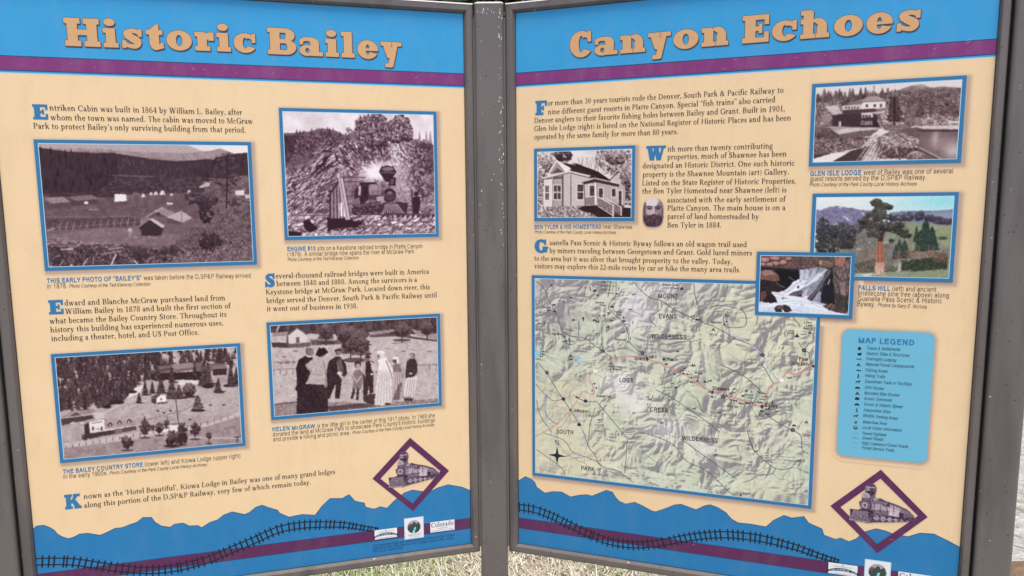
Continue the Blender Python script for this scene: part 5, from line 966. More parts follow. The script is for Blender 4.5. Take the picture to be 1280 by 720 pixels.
def pic_train():
    s = Pic(1, (1020, 580, 6.0), [(245, 145), (770, 145), (770, 465), (245, 465)], 29, ss=3)
    R = s.R; s.fill((116, 96, 112)); D, Mi, Li = (62, 44, 62), (128, 108, 124), (196, 178, 186)
    outs = [[(255, 362), (320, 362), (345, 350), (330, 330), (325, 300), (345, 290), (345, 240), (368, 220), (362, 190), (380, 160), (430, 156), (452, 180), (450, 225), (440, 250), (465, 265), (480, 255), (520, 272), (600, 290), (690, 320), (740, 360), (760, 385), (700, 410), (600, 425), (480, 440), (400, 455), (255, 450), (262, 400)]]
    k = np.zeros((s.h, s.w), bool)
    for q in outs:
        r = s.mask(s.T(q)); k[r[0], r[1]] |= r[2]
    s.keepm = k.astype(float)
    s.poly([(420, 300), (520, 275), (620, 295), (740, 350), (755, 385), (600, 400), (430, 390)], Mi)
    s.poly([(430, 310), (560, 300), (640, 320), (640, 350), (560, 350), (430, 350)], Li, .8); s.poly([(555, 330), (630, 340), (630, 385), (556, 380)], (210, 196, 198)); s.poly([(500, 275), (560, 285), (560, 320), (505, 315)], D, .8); s.ell(525, 292, 22, 14, Mi)
    s.poly([(635, 330), (750, 360), (758, 388), (640, 410)], (138, 120, 132)); s.poly([(636, 350), (668, 355), (668, 408), (638, 412)], D); s.poly([(676, 348), (735, 362), (742, 388), (678, 400)], Mi)
    for i in range(6): s.ln([(678+i*11, 350+i*2), (680+i*11, 400-i*2)], 3, D)
    s.ln([(480, 272), (600, 292), (740, 352)], 6, D); s.ln([(440, 380), (640, 390), (750, 380)], 6, D)
    for x in (445, 492, 540, 590): s.ln([(x, 300), (x+2, 372)], 4, D)
    s.poly([(420, 395), (760, 385), (700, 412), (560, 430), (420, 445)], D, .9)
    for x, r in ((465, 22), (515, 22), (565, 20), (612, 17), (655, 14), (700, 12)): s.ell(x, 412, r, r, Mi, n=14); s.ell(x, 412, r*.7, r*.7, Li, n=12); s.ell(x, 412, r*.35, r*.35, D)
    s.ln([(440, 415), (620, 408)], 5, Li)
    # stack, lamp, boiler front
    s.ell(408, 190, 45, 34, Mi, n=18); s.ell(404, 180, 34, 16, Li, .8); s.poly([(380, 215), (440, 215), (430, 250), (392, 250)], D); s.ell(408, 172, 40, 10, D, .8); s.ell(420, 200, 22, 12, D, .7); s.ell(390, 205, 14, 8, Li, .6)
    s.ell(375, 255, 30, 26, Li, n=14); s.ell(378, 258, 18, 16, (170, 150, 158)); s.ln([(345, 275), (440, 270)], 6, D); s.poly([(430, 260), (470, 262), (470, 300), (430, 300)], Mi); s.ell(450, 272, 16, 12, Li, .7)
    s.ell(375, 325, 46, 44, D, n=20); s.ell(373, 325, 40, 38, Mi, n=20); s.ell(371, 325, 30, 29, D, n=18); s.ell(371, 325, 25, 24, Li, n=18); s.ell(371, 325, 14, 14, Mi); s.ell(371, 325, 6, 6, D)
    s.poly([(320, 352), (440, 360), (440, 390), (320, 380)], D)
    # pilot
    s.poly([(255, 362), (410, 372), (420, 400), (400, 452), (258, 448), (270, 400)], D)
    for i in range(12): s.ln([(290+i*9, 372), (262+i*13, 442)], 4.5, Li)
    s.ln([(255, 366), (410, 378)], 7, Mi); s.ln([(256, 446), (400, 450)], 6, Li)
    s.clut([(330, 200), (740, 340), (740, 420), (420, 440), (330, 350)], 240, (2, 5), D, Li, None, 3)
    s.grain(.07, 4); return s

RED = [(669, 545.5), (695.5, 530), (713, 512), (723, 499), (728, 490), (733, 489.5), (740.7, 493.3), (743.4, 487.8), (737.3, 475.5), (736.8, 470), (740.7, 465.5), (744, 461.7), (753, 457.8), (764, 447.8), (775, 446.7), (784, 445.3), (797.3, 446), (809, 448), (817.3, 451.7), (826.2, 453.3), (831.8, 458.3), (839.6, 458.9), (848.4, 465.6), (856.2, 467.8), (872.9, 478.9), (889.6, 488.9), (900, 490.6), (918.9, 496.7), (938.9, 504.4), (952.2, 507.8), (955.6, 502), (958.9, 492.2), (962.2, 484.4), (966.7, 480), (976.7, 476), (983.3, 465), (994.4, 467.8), (1008.9, 460), (1018, 456)]
ROADS = [
 [(967, 479), (955.6, 460), (952.9, 456.7), (956, 449), (953, 443), (944, 433.3), (930.7, 427.8), (916.2, 421.7), (906.2, 415.6), (890, 407), (878, 403), (874, 396), (873, 384), (868, 368), (867, 354)],
 [(770, 350), (769.6, 369.6), (761.8, 379.6), (761.8, 387.3), (769.6, 394), (779.6, 404), (785, 416), (787, 427), (795, 436), (803, 441), (809, 448)],
 [(670, 352), (676, 356), (683, 365), (686, 375), (691.8, 384), (697, 394), (701.8, 409.6), (711.8, 419.6), (730.7, 422.3), (741.8, 430.6), (753, 437.8), (764.6, 446.7)],
 [(713.3, 512.2), (728.9, 537.8), (735.6, 557.8), (744.4, 568.9), (751, 582.2), (773, 588.9), (791, 603)],
 [(746.7, 502.2), (768.9, 528.9), (786.7, 548.9), (800, 540), (840, 554.4), (857.8, 575.8), (885, 589.5), (914, 616.7), (924, 618.6)],
 [(784.4, 549), (783, 570), (781, 591)], [(852, 548.6), (889, 575.8), (922, 599)],
 [(933.6, 533), (941.4, 560), (955, 574), (970.6, 585.6), (988, 585.6), (998, 575)], [(970.6, 585.6), (965, 593), (950, 594), (940, 600), (930, 603)],
 [(952, 508), (960.9, 519.4), (974.5, 529), (990, 537), (1001.7, 544.7), (1003.6, 562), (1012, 567)], [(684, 466), (672, 452)], [(684, 466), (697, 488), (704, 498), (713, 512)], [(670, 480), (690, 500), (704, 498)],
 [(746, 502), (732, 501), (722, 497)], [(683, 495), (681, 500), (684, 520), (697, 530)], [(671, 562), (700, 583), (706, 592)], [(680, 541), (705, 550), (716, 565), (735, 572), (748, 578), (753, 583)],
 [(998, 428), (1005, 437.5), (1011, 441), (1013, 452), (1018, 457)], [(764, 350), (760, 372)], [(703, 413), (710, 430), (722, 425), (724, 400)], [(790, 350), (800, 362), (812, 372), (826, 376), (838, 384), (860, 395), (873, 401)], [(826, 376), (826, 386), (812, 398), (820, 407)],
 [(904, 396), (907, 408), (930, 408), (932, 395), (925, 385)], [(820, 487), (840, 497), (862, 512), (880, 524), (900, 540)], [(735, 558), (738, 530), (744, 510)], [(671, 500), (676, 520), (690, 540)], [(900, 455), (930, 470), (955, 492)], [(990, 395), (1000, 408)],
]
def pic_map():
    s = Pic(1, (0, 0, 1), [(669.3, 348.6), (1020.3, 357.7), (1010.6, 631.2), (669.4, 590.2)], 31, cell=.00085)
    h, w_ = s.h, s.w; k = s.k
    wx = noise2(h, w_, 40*k, 5, 2)*9*k; wy = noise2(h, w_, 40*k, 6, 2)*9*k
    def warp(a):
        Y, X = np.mgrid[0:h, 0:w_]; return a[np.clip((Y+wy).astype(int), 0, h-1), np.clip((X+wx).astype(int), 0, w_-1)]
    hg = warp(noise2(h, w_, 44*k, 11, 1, True)*1.0+noise2(h, w_, 21*k, 12, 1, True)*.66+noise2(h, w_, 10*k, 13, 1, True)*.40+noise2(h, w_, 5*k, 15, 1, True)*.20)
    gy, gx = np.gradient(hg); sl_ = gx*.9+gy*1.0; sl_ = sl_/np.std(sl_)
    U = s.T([(0, 0), (1, 0), (0, 1)])
    px = np.linspace(669, 1016, w_)[None]+0*hg; py = np.linspace(350, 588, h)[:, None]+np.linspace(0, 40, w_)[None]*np.linspace(.2, 1, h)[:, None]
    def blob(x, y, rx, ry): return np.exp(-(((px-x)/rx)**2+((py-y)/ry)**2))
    flat = np.clip(blob(695, 555, 62, 58)*1.5+blob(715, 490, 36, 24)+blob(965, 610, 30, 14), 0, 1)
    white = np.clip(1.1*blob(806, 388, 30, 26)+.8*blob(840, 362, 26, 12)+1.1*blob(786, 478, 26, 18)+.8*blob(805, 505, 20, 14)+.9*blob(845, 535, 30, 16)+.7*blob(890, 560, 20, 14)+.6*blob(880, 352, 26, 10)+.4*blob(690, 365, 26, 18), 0, 1)
    mauve = np.clip(blob(685, 380, 46, 44)+.7*blob(720, 360, 40, 22)+.5*blob(870, 372, 40, 30)+.4*blob(820, 440, 60, 14)+.5*blob(960, 545, 40, 16), 0, 1)
    yellow = np.clip(blob(960, 420, 90, 50)+blob(935, 540, 60, 30)+.9*flat+.6*blob(760, 570, 40, 30), 0, 1)
    n1 = s.nz(26, 3, 1)
    base = np.array([203, 211, 184.])[None, None]*(1-yellow[..., None])+np.array([220, 215, 184.])*yellow[..., None]
    base = base*(1-.8*white[..., None])+np.array([244, 234, 236.])*.8*white[..., None]
    base = base*(1-.62*mauve[..., None])+np.array([196, 184, 186.])*.62*mauve[..., None]
    sh = (sl_*.46+.40*mauve-.02+n1*.26)*(1-.80*flat)
    t = (np.clip(sh*2.4, 0, .95)*(1-.45*np.clip(white, 0, 1)))[..., None]; sh_c = np.array([144, 138, 140.])
    lt = np.clip(-sh-.12, 0, .5)[..., None]*.9
    a = base*(1-t)+sh_c*t; a = a*(1-lt)+np.array([240, 236, 214.])*lt
    a = a + (s.nz(3.2, 2, 2)*5+s.nz(9, 2, 3)*4)[..., None]
    s.a = a/255.
    rr = random.Random(77)
    for _ in range(46):                                     # creeks and trails
        x, y = rr.uniform(672, 1008), rr.uniform(360, 620); a = rr.uniform(0, 6.28); q = [(x, y)]
        for _ in range(rr.randrange(4, 11)): a += rr.gauss(0, .35); x += 5.5*math.cos(a); y += 5.5*math.sin(a); q.append((x, y))
        s.ln(spline(q, 3), .55, rr.choice([(98, 96, 98), (98, 96, 98), (150, 170, 190)]), .7)
    def walk(pts, w0, c, al):
        q = spline(pts, 4); s.ln(q, w0, c, al)
    for r in ROADS: walk(r, .9, (84, 82, 84), .85)
    for r in ([(800, 352), (792, 380), (786, 400), (787, 420)], [(905, 414), (930, 425), (950, 440), (962, 462), (974, 477)], [(720, 510), (730, 545), (733, 562)], [(680, 490), (684, 530), (700, 560)]): walk(r, 1.6, (176, 190, 206), .8)
    s.ln(spline(RED[:13], 4), 2.0, (232, 190, 168), .3); s.ln(spline(RED[13:], 4), 3.4, (214, 172, 168), .35); walk(RED, .6, (186, 84, 74), .8)
    s.ell(724, 450.5, 3.4, 4.6, (150, 196, 218)); s.ell(725, 450, 1.5, 2.6, (206, 214, 206)); s.ell(672.5, 441.5, 3.6, 4, (150, 202, 228)); s.ell(722.3, 567, 2.2, 1.6, (150, 190, 220)); s.ell(682.5, 584, 1.4, 1.2, (130, 180, 220))
    s.poly([(742, 461.5), (747, 461.5), (747, 465.5), (742, 465.5)], (246, 244, 238)); s.poly([(974.5, 472.5), (980, 472.5), (980, 476.8), (974.5, 476.8)], (246, 244, 238))
    s.grain(.02, 1.5); return s
# ------------------------------------------------------------------ materials
M_CREAM = bpy.data.materials.new("print_cream")
def cream_material(m):
    n, b = nodes(m); L = n.links
    b.inputs["Roughness"].default_value = .42; b.inputs["Specular IOR Level"].default_value = .35
    tc = n.nodes.new("ShaderNodeTexCoord")
    base = n.nodes.new("ShaderNodeMix"); base.data_type = 'RGBA'
    nz = n.nodes.new("ShaderNodeTexNoise"); nz.inputs["Scale"].default_value = 14; nz.inputs["Detail"].default_value = 8; nz.inputs["Roughness"].default_value = .65
    L.new(tc.outputs["Object"], nz.inputs["Vector"])
    base.inputs[6].default_value = (*alb((236, 204, 156)), 1); base.inputs[7].default_value = (*alb((247, 218, 174)), 1)
    L.new(nz.outputs["Fac"], base.inputs[0])
    mq = n.nodes.new("ShaderNodeMapping"); mq.inputs["Scale"].default_value = (1, 1, .4); L.new(tc.outputs["Object"], mq.inputs[0])
    sq = n.nodes.new("ShaderNodeTexNoise"); sq.inputs["Scale"].default_value = 34; sq.inputs["Detail"].default_value = 7; sq.inputs["Roughness"].default_value = .68; L.new(mq.outputs[0], sq.inputs["Vector"])
    rq = n.nodes.new("ShaderNodeMapRange"); rq.inputs[1].default_value = .5; rq.inputs[2].default_value = .78; rq.inputs[3].default_value = 0; rq.inputs[4].default_value = .26; L.new(sq.outputs["Fac"], rq.inputs[0])
    md = n.nodes.new("ShaderNodeMix"); md.data_type = 'RGBA'; L.new(rq.outputs[0], md.inputs[0]); L.new(base.outputs[2], md.inputs[6]); md.inputs[7].default_value = (*alb((206, 176, 136)), 1); base = md
    # pale scuffs
    sc1 = n.nodes.new("ShaderNodeTexNoise"); sc1.inputs["Scale"].default_value = 55; sc1.inputs["Detail"].default_value = 5; sc1.inputs["Roughness"].default_value = .7
    L.new(tc.outputs["Object"], sc1.inputs["Vector"])
    rp = n.nodes.new("ShaderNodeMapRange"); rp.inputs[1].default_value = .665; rp.inputs[2].default_value = .74; rp.inputs[3].default_value = 0; rp.inputs[4].default_value = .55; L.new(sc1.outputs["Fac"], rp.inputs[0])
    m2 = n.nodes.new("ShaderNodeMix"); m2.data_type = 'RGBA'; L.new(rp.outputs[0], m2.inputs[0]); L.new(base.outputs[2], m2.inputs[6]); m2.inputs[7].default_value = (*alb((250, 236, 210)), 1)
    # the printed soft edge round the pictures
    at_ = n.nodes.new("ShaderNodeAttribute"); at_.attribute_name = "ink"
    m3 = n.nodes.new("ShaderNodeMix"); m3.data_type = 'RGBA'; L.new(at_.outputs["Fac"], m3.inputs[0]); L.new(m2.outputs[2], m3.inputs[6]); m3.inputs[7].default_value = (*alb((118, 96, 116)), 1)
    L.new(m3.outputs[2], b.inputs["Base Color"])
    bn = n.nodes.new("ShaderNodeTexNoise"); bn.inputs["Scale"].default_value = 350; L.new(tc.outputs["Object"], bn.inputs["Vector"])
    bp = n.nodes.new("ShaderNodeBump"); bp.inputs["Strength"].default_value = .12; bp.inputs["Distance"].default_value = .001; L.new(bn.outputs["Fac"], bp.inputs["Height"]); L.new(bp.outputs[0], b.inputs["Normal"])
cream_material(M_CREAM)
M_BLUE = mat("print_sky_blue", alb((54, 158, 212)), .42, .07, 12, .35, streak=.07)
M_BLUE2 = mat("print_deep_blue", alb((36, 124, 178)), .42, .07, 12, .35, streak=.06)
M_TRIM = mat("print_trim_blue", alb((46, 120, 168)), .42, .06, 30, .35)
M_PURPLE = mat("print_purple", alb((130, 50, 116)), .42, .10, 25, .35, streak=.12)
M_PURPLE2 = mat("print_plum", alb((94, 40, 86)), .42, .08, 25, .35, streak=.06)
M_NAVY = mat("print_navy", alb((30, 62, 110)), .45)
M_TAN = mat("print_tan", alb((214, 168, 118)), .45, .05, 30, .35)
M_TANSH = mat("print_title_edge", alb((70, 62, 66)), .45)
M_INK = mat("print_brown_ink", alb((58, 44, 36)), .45, .1, 60, .3)
M_GREY = mat("print_grey_ink", alb((92, 82, 74)), .45, .1, 60, .3)
M_CAP = mat("print_caption_blue", alb((50, 124, 172)), .45, .05, 60, .3)
M_TRACK = mat("print_black", alb((26, 34, 44)), .45, .1, 40, .3)
M_LEG = mat("print_legend_blue", alb((112, 188, 214)), .42, .04, 20, .35)
M_WHITE = mat("print_white", alb((236, 236, 236)), .45, .03, 60, .3)
M_PALE = mat("print_pale_edge", alb((186, 218, 232)), .45)
M_GREEN = mat("print_dark_green", alb((44, 72, 60)), .45)
M_BROWN = mat("print_town_brown", alb((84, 50, 48)), .45)
M_SCR = mat("worn_scratch", alb((216, 190, 200)), .5, .1, 80)
M_MAPINK = mat("print_map_grey", alb((58, 56, 58)), .45)
M_PHOTO = vcol_mat("photo_print", .5, .12)

def paint_material():
    m = bpy.data.materials.new("brown_grey_powder_coat"); n, b = nodes(m); L = n.links
    b.inputs["Roughness"].default_value = .42
    tc = n.nodes.new("ShaderNodeTexCoord")
    def noise(scale, det, mp=None):
        q = n.nodes.new("ShaderNodeTexNoise"); q.inputs["Scale"].default_value = scale; q.inputs["Detail"].default_value = det
        if mp:
            v = n.nodes.new("ShaderNodeMapping"); v.inputs["Scale"].default_value = mp; L.new(tc.outputs["Object"], v.inputs[0]); L.new(v.outputs[0], q.inputs["Vector"])
        else: L.new(tc.outputs["Object"], q.inputs["Vector"])
        return q
    def step(src, a, b_, hi):
        r = n.nodes.new("ShaderNodeMapRange"); r.inputs[1].default_value = a; r.inputs[2].default_value = b_; r.inputs[3].default_value = 0; r.inputs[4].default_value = hi; L.new(src, r.inputs[0]); return r.outputs[0]
    def mix(fac, a, c):
        x = n.nodes.new("ShaderNodeMix"); x.data_type = 'RGBA'; L.new(fac, x.inputs[0])
        if a is not None: L.new(a, x.inputs[6])
        x.inputs[7].default_value = (*c, 1); return x
    n1 = noise(7, 8, (1, 1, .5)); a = mix(n1.outputs["Fac"], None, alb((118, 110, 105))); a.inputs[6].default_value = (*alb((93, 87, 83)), 1)
    st_ = noise(26, 6, (1, 1, .16)); bq = mix(step(st_.outputs["Fac"], .52, .70, .7), a.outputs[2], alb((82, 76, 76)))       # dirt runs
    vo = n.nodes.new("ShaderNodeTexVoronoi"); vo.inputs["Scale"].default_value = 88; L.new(tc.outputs["Object"], vo.inputs["Vector"])
    vr = n.nodes.new("ShaderNodeMapRange"); vr.inputs[1].default_value = .075; vr.inputs[2].default_value = .13; vr.inputs[3].default_value = 1; vr.inputs[4].default_value = 0; L.new(vo.outputs["Distance"], vr.inputs[0])
    sel = n.nodes.new("ShaderNodeSeparateColor"); L.new(vo.outputs["Color"], sel.inputs[0])
    se = step(sel.outputs[0], .30, .34, .9)
    mu = n.nodes.new("ShaderNodeMath"); mu.operation = 'MULTIPLY'; L.new(vr.outputs[0], mu.inputs[0]); L.new(se, mu.inputs[1])
    c = mix(mu.outputs[0], bq.outputs[2], alb((52, 48, 48)))                                                              # fly specks
    ch = noise(120, 4); d = mix(step(ch.outputs["Fac"], .715, .74, .9), c.outputs[2], alb((206, 202, 198)))                # chips to bare metal
    L.new(d.outputs[2], b.inputs["Base Color"])
    bn = noise(500, 3); bp = n.nodes.new("ShaderNodeBump"); bp.inputs["Strength"].default_value = .18; bp.inputs["Distance"].default_value = .001; L.new(bn.outputs["Fac"], bp.inputs["Height"]); L.new(bp.outputs[0], b.inputs["Normal"])
    return m
M_STEEL = paint_material()
M_CHIP_GLINT = mat("chipped_metal_and_glint", alb((214, 208, 202)), .5, .15, 200)  # paint chips; the same pale colour also paints the edge highlights
M_DARK = mat("black_gap", (.012, .012, .013), .7)

# ------------------------------------------------------------------ panels
RAIL = .0152
SIDE = [(.0172, .0150), (.0165, .0128)]      # widths of each panel's left and right rails
def rail(p, name, a, b, inn, z_out=.0075, top_highlight=False, wd=RAIL, wa=RAIL, wb=RAIL):
    """one mitred frame rail; a, b outer corners (u, v), inn = inward direction; front arris rounded, inner lip sloping to the print"""
    a, b, inn = Vector(a), Vector(b), Vector(inn); d = (b-a).normalized(); L = (b-a).length
    prof = [(0, -.030), (0, z_out-.0028), (.0011, z_out-.0009), (.0030, z_out), (.0108, z_out), (.0120, z_out-.0006), (.0128, z_out-.002), (RAIL, .0006), (RAIL, -.030)]
    V, Fq = [], []
    prof = [(x*wd/RAIL, h) for x, h in prof]
    for k, (x, h) in enumerate(prof):
        for e in (a + d*(x*wa/wd+.00025) + inn*x, b - d*(x*wb/wd+.00025) + inn*x): V.append((e.x-W/2, -h, H-e.y))
    n = len(prof)
    for k in range(n): j = (k+1) % n; Fq.append([2*k, 2*j, 2*j+1, 2*k+1])
    Fq += [[2*k for k in range(n)][::-1], [2*k+1 for k in range(n)]]
    o = mesh_obj(name, V, Fq, M_STEEL, PAN[p])
    if top_highlight:                                   # highlight along the top arris, painted in as a pale strip
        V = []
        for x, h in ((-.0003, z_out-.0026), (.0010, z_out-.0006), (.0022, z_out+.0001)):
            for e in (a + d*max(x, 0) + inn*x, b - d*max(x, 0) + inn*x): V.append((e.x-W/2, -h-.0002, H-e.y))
        mesh_obj("highlight_wear_edge", V, [[0, 2, 3, 1], [2, 4, 5, 3]], M_CHIP_GLINT, o)
    return o
LABELS = ["blue and cream information panel on the left, about a town and its cabin", "blue and cream information panel on the right, carrying the big trail map"]
for p in (0, 1):
    o, e = PL[p]; c = o + e*W/2
    rz = math.atan2(e.y, e.x)
    t = empty("information_panel", (c.x, c.y, CAMZ+Z0-H), rz, LABELS[p], "sign", "information panels of the kiosk")
    PAN.append(t)
    r = RAIL
    rl, rr = SIDE[p]
    rail(p, "frame_rail", (-rl, -r), (W+rr, -r), (0, 1), top_highlight=True, wa=rl, wb=rr); rail(p, "frame_rail", (W+rr, -r), (W+rr, H+r), (-1, 0), wd=rr)
    rail(p, "frame_rail", (W+rr, H+r), (-rl, H+r), (0, -1), wa=rr, wb=rl); rail(p, "frame_rail", (-rl, H+r), (-rl, -r), (1, 0), wd=rl)
    # the print on its backing board
    x0, x1, z0_, z1, d0 = -W/2-.0005, W/2+.0005, -.0005, H+.0005, .006
    V = [(x0, 0, z0_), (x1, 0, z0_), (x1, 0, z1), (x0, 0, z1), (x0, d0, z0_), (x1, d0, z0_), (x1, d0, z1), (x0, d0, z1)]
    mesh_obj("printed_board", V, [[0, 1, 2, 3], [7, 6, 5, 4], [4, 5, 1, 0], [5, 6, 2, 1], [6, 7, 3, 2], [7, 4, 0, 3]], M_CREAM, t)

for p in (0, 1):
    g0, g1 = -.0006, .0007
    V = [(-g1, -g1, 0)]
    o4 = [(g0-.0002, g0-.0002), (W-g0+.0002, g0-.0002), (W-g0+.0002, H-g0+.0002), (g0-.0002, H-g0+.0002)]; i4 = [(g1, g1), (W-g1, g1), (W-g1, H-g1), (g1, H-g1)]
    put(p, "inner_dark_line", o4+i4, [[i, (i+1) % 4, 4+(i+1) % 4, 4+i] for i in range(4)], .0011, M_DARK)  # thin black strip round the print, inside the frame lip
def rect(u0, v0, u1, v1): return [(u0, v0), (u1, v0), (u1, v1), (u0, v1)]
def uni(p, name, polys, h, m, parent=None):
    v, f = fill(polys); return put(p, name, v, f, h, m, parent)
E_ = -.0003
P1, P2, PC, Q1, Q2 = .0960, .1154, .1199, .8662, .8853
for p in (0, 1):
    put(p, "header_band", rect(E_, E_, W-E_, PC-.0012), [[0, 1, 2, 3]], .00010, M_BLUE)
    put(p, "header_edge_line", rect(E_, PC-.0012, W-E_, PC), [[0, 1, 2, 3]], .00010, M_PALE)
    put(p, "header_stripe", rect(E_, P1, W-E_, P2), [[0, 1, 2, 3]], .00020, M_PURPLE)
    uni(p, "stripe_outline", [rect(E_, P1-.0007, W-E_, P1+.0006), rect(E_, P2-.0009, W-E_, P2+.0008)], .00026, M_NAVY)

# ---- titles
def baseline(p, a, b): return at(p, *a), at(p, *b)
def title(p, parts, size):
    VV, FF, n = [], [], 0
    for txt, a, b in parts:
        v, f = setline(txt, 'slab', size, *baseline(p, a, b)); VV.append(v); FF += [[i+n for i in q] for q in f]; n += len(v)
    V = np.concatenate(VV)
    t = put(p, "title", V, FF, .0008, M_TAN)
    # the dark printed outline and drop edge: the same letters, shifted a little in five directions
    k = 0
    S, SF = [], []
    for i, (dx, dy) in enumerate(((.0014, .0020), (-.0007, 0), (0, -.0007), (.0007, .0004), (.0009, .0010), (0, .0014))):
        S.append(V+np.array([dx, dy])); SF += [[j+k for j in q] for q in FF]; k += len(V)
    hh = np.repeat(np.array([.00032, .00038, .00044, .00050, .00056, .00062]), len(V))
    put(p, "letter_edge", np.concatenate(S), SF, hh, M_TANSH, t)
title(0, [("Historic", (82, 57.3), (320, 65.9)), ("Bailey", (335, 67.4), (502, 75))], .0392)
title(1, [("Canyon", (712.6, 72.4), (910.3, 56)), ("Echoes", (927.5, 54.6), (1149.5, 37.5))], .0392)

# ---- bottoms: mountain range, stripe, track
RIDGE = [[(39, 668), (40.3, 662), (45.8, 657.4), (55, 656.5), (62.6, 659.5), (68, 663), (71.8, 667.5), (77.9, 671), (85.6, 673.3), (93, 671), (99.3, 667.5), (110, 666.5), (125.3, 669), (134.5, 665), (143.6, 660.4), (152.8, 659.5), (162, 655.9), (171, 652.8), (178.8, 646.7), (189.5, 646.7), (194, 652.8), (201.7, 657.4), (212.4, 659), (218.5, 655), (229, 653.7), (236.8, 657.4), (247.5, 656.8), (252, 659.5), (262.8, 652.8), (272, 649.7), (279.6, 643.6), (290.3, 639.7), (305.6, 643), (311.7, 640.6), (320, 633.8), (327.5, 631.3), (337.5, 635), (347, 637.5), (349.5, 641.3), (361.3, 646.3), (377.5, 643), (393.8, 643.8), (402.5, 632.5), (412.5, 623), (427.5, 623), (436.3, 618), (443.8, 626.3), (455.8, 628.8), (457, 633.8), (467.5, 636.3), (475, 633.3), (483.8, 635), (492.5, 626.3), (505, 616.3), (515, 612.5), (525, 613.8), (536, 615.5), (547.5, 609.5), (560, 605.8), (577.5, 608.8), (590, 613)],
 [(646, 601), (656.7, 595.6), (664.4, 598.9), (668.9, 603.3), (671, 608.9), (681, 616.2), (691, 614.4), (702, 614.9), (713.3, 621), (724.4, 618.9), (733.3, 618.2), (740, 620), (751, 615.6), (757.8, 612.7), (765.6, 615), (770, 622.2), (774.4, 626.7), (782.2, 630), (793.3, 627.8), (803.3, 632.2), (815.5, 638.9), (820, 639.6), (832.5, 635.4), (843, 631.2), (851.2, 630.2), (859.6, 633.3), (870, 637), (880.4, 632.3), (887.7, 630.8), (897, 634.3), (907.5, 640.6), (911.6, 645.8), (914.8, 649), (922.5, 653.4), (938, 655), (957.5, 658.5), (967.5, 650), (980, 644.2), (990, 647.5), (1005, 645.5), (1011, 653.8), (1027.5, 661), (1030, 668.8), (1043.8, 674), (1051, 672.5), (1061, 677), (1070, 673.8), (1080, 665), (1095, 660.8), (1107.5, 663.8), (1117.5, 668), (1135, 670.8), (1150, 666.3), (1167.5, 667.5), (1185, 676), (1201, 684.5)]]
TRACK = [[(40, 702.4), (44, 702.3), (61, 701.7), (91.7, 702.3), (122, 706.6), (152.8, 710.9), (183.4, 713), (214, 710.9), (244.5, 704), (262.8, 698.6), (284, 689.5), (302, 682), (320, 674.3), (337.5, 666.2), (352.5, 660.8), (370, 657.5), (387.5, 655.8), (407.5, 655.5), (427.5, 656), (445, 658.3), (460, 660.8), (473, 662.3)],
 [(647, 633.8), (649, 633.8), (669.4, 637.3), (691.3, 645.6), (710, 655), (735, 666.9), (760, 676.3), (785, 680.6), (810, 680.6), (835, 676.9), (860, 672.2), (885, 669), (910, 668.4), (935, 670.6), (958.7, 674.6), (980, 680), (997.5, 684.8), (1015, 691.3), (1032.5, 697.2), (1047.5, 701.6)]]
for p in (0, 1):
    q = [at(p, *a) for a in RIDGE[p]]; q[0] = (E_, q[0][1]); q[-1] = (W-E_, q[-1][1])
    q = [(max(E_, min(W-E_, u)), v) for u, v in q]
    uni(p, "mountain_range", [q + [(W-E_, H-E_), (E_, H-E_)]], .00010, M_BLUE2)
    uni(p, "ridge_outline", pathpoly([(u, v, .0010) for u, v in q]), .00014, M_NAVY)
    put(p, "footer_stripe", rect(E_, Q1, W-E_, Q2), [[0, 1, 2, 3]], .00020, M_PURPLE2)
    uni(p, "stripe_outline", [rect(E_, Q1-.0005, W-E_, Q1+.0005), rect(E_, Q2-.0005, W-E_, Q2+.0005)], .00024, M_NAVY)
    # the railway: two rails and evenly spaced sleepers
    c = np.array(spline([at(p, *a) for a in TRACK[p]], 8)); d = np.gradient(c, axis=0); d /= np.linalg.norm(d, axis=1)[:, None]; nn = np.stack([-d[:, 1], d[:, 0]], 1)
    cum = np.r_[0, np.cumsum(np.linalg.norm(np.diff(c, axis=0), axis=1))]; fade = np.clip((cum[-1]-cum)/.12, 0, 1)**.7; g = .0052*(.45+.55*fade)
    pol = []
    for sg in (-1, 1): pol += pathpoly([(c[i, 0]+nn[i, 0]*g[i]*sg, c[i, 1]+nn[i, 1]*g[i]*sg, .0018) for i in range(len(c))])
    x = .004
    while x < cum[-1]:
        i = int(np.searchsorted(cum, x)); i = min(i, len(c)-1); hl = g[i]*1.85
        a_, b_ = c[i]-nn[i]*hl, c[i]+nn[i]*hl; pol += pathpoly([(*a_, .0024), (*b_, .0024)]); x += .0088*(.62+.38*fade[i])
    uni(p, "railroad_track", [[(max(E_, min(W-E_, u)), v) for u, v in r] for r in pol], .00032, M_TRACK)

# ---- scuffs that have worn through the stripe and cream
rg = random.Random(12)
for p in (0, 1):
    q = []
    for i in range(16):
        u, v = rg.uniform(.03, W-.03), rg.uniform(P1+.003, P2-.003) if i < 9 else rg.uniform(P2+.02, H-.03); a = rg.uniform(-.7, .7); l = rg.uniform(.002, .008)
        q = pathpoly([(u, v, .0001), (u+l*.5*math.cos(a), v+l*.5*math.sin(a)+rg.uniform(-.0008, .0008), .00035), (u+l*math.cos(a), v+l*math.sin(a), .0001)])
        uni(p, "scratch", q, .00105, M_SCR)
    if p: uni(p, "scratch", pathpoly([(u, v, .0003) for u, v in [at(1, *z) for z in ((1207.6, 54), (1208.6, 51), (1211.6, 49.4), (1213.4, 50.6), (1211, 53.4), (1208, 54.6))]]), .00105, M_SCR)
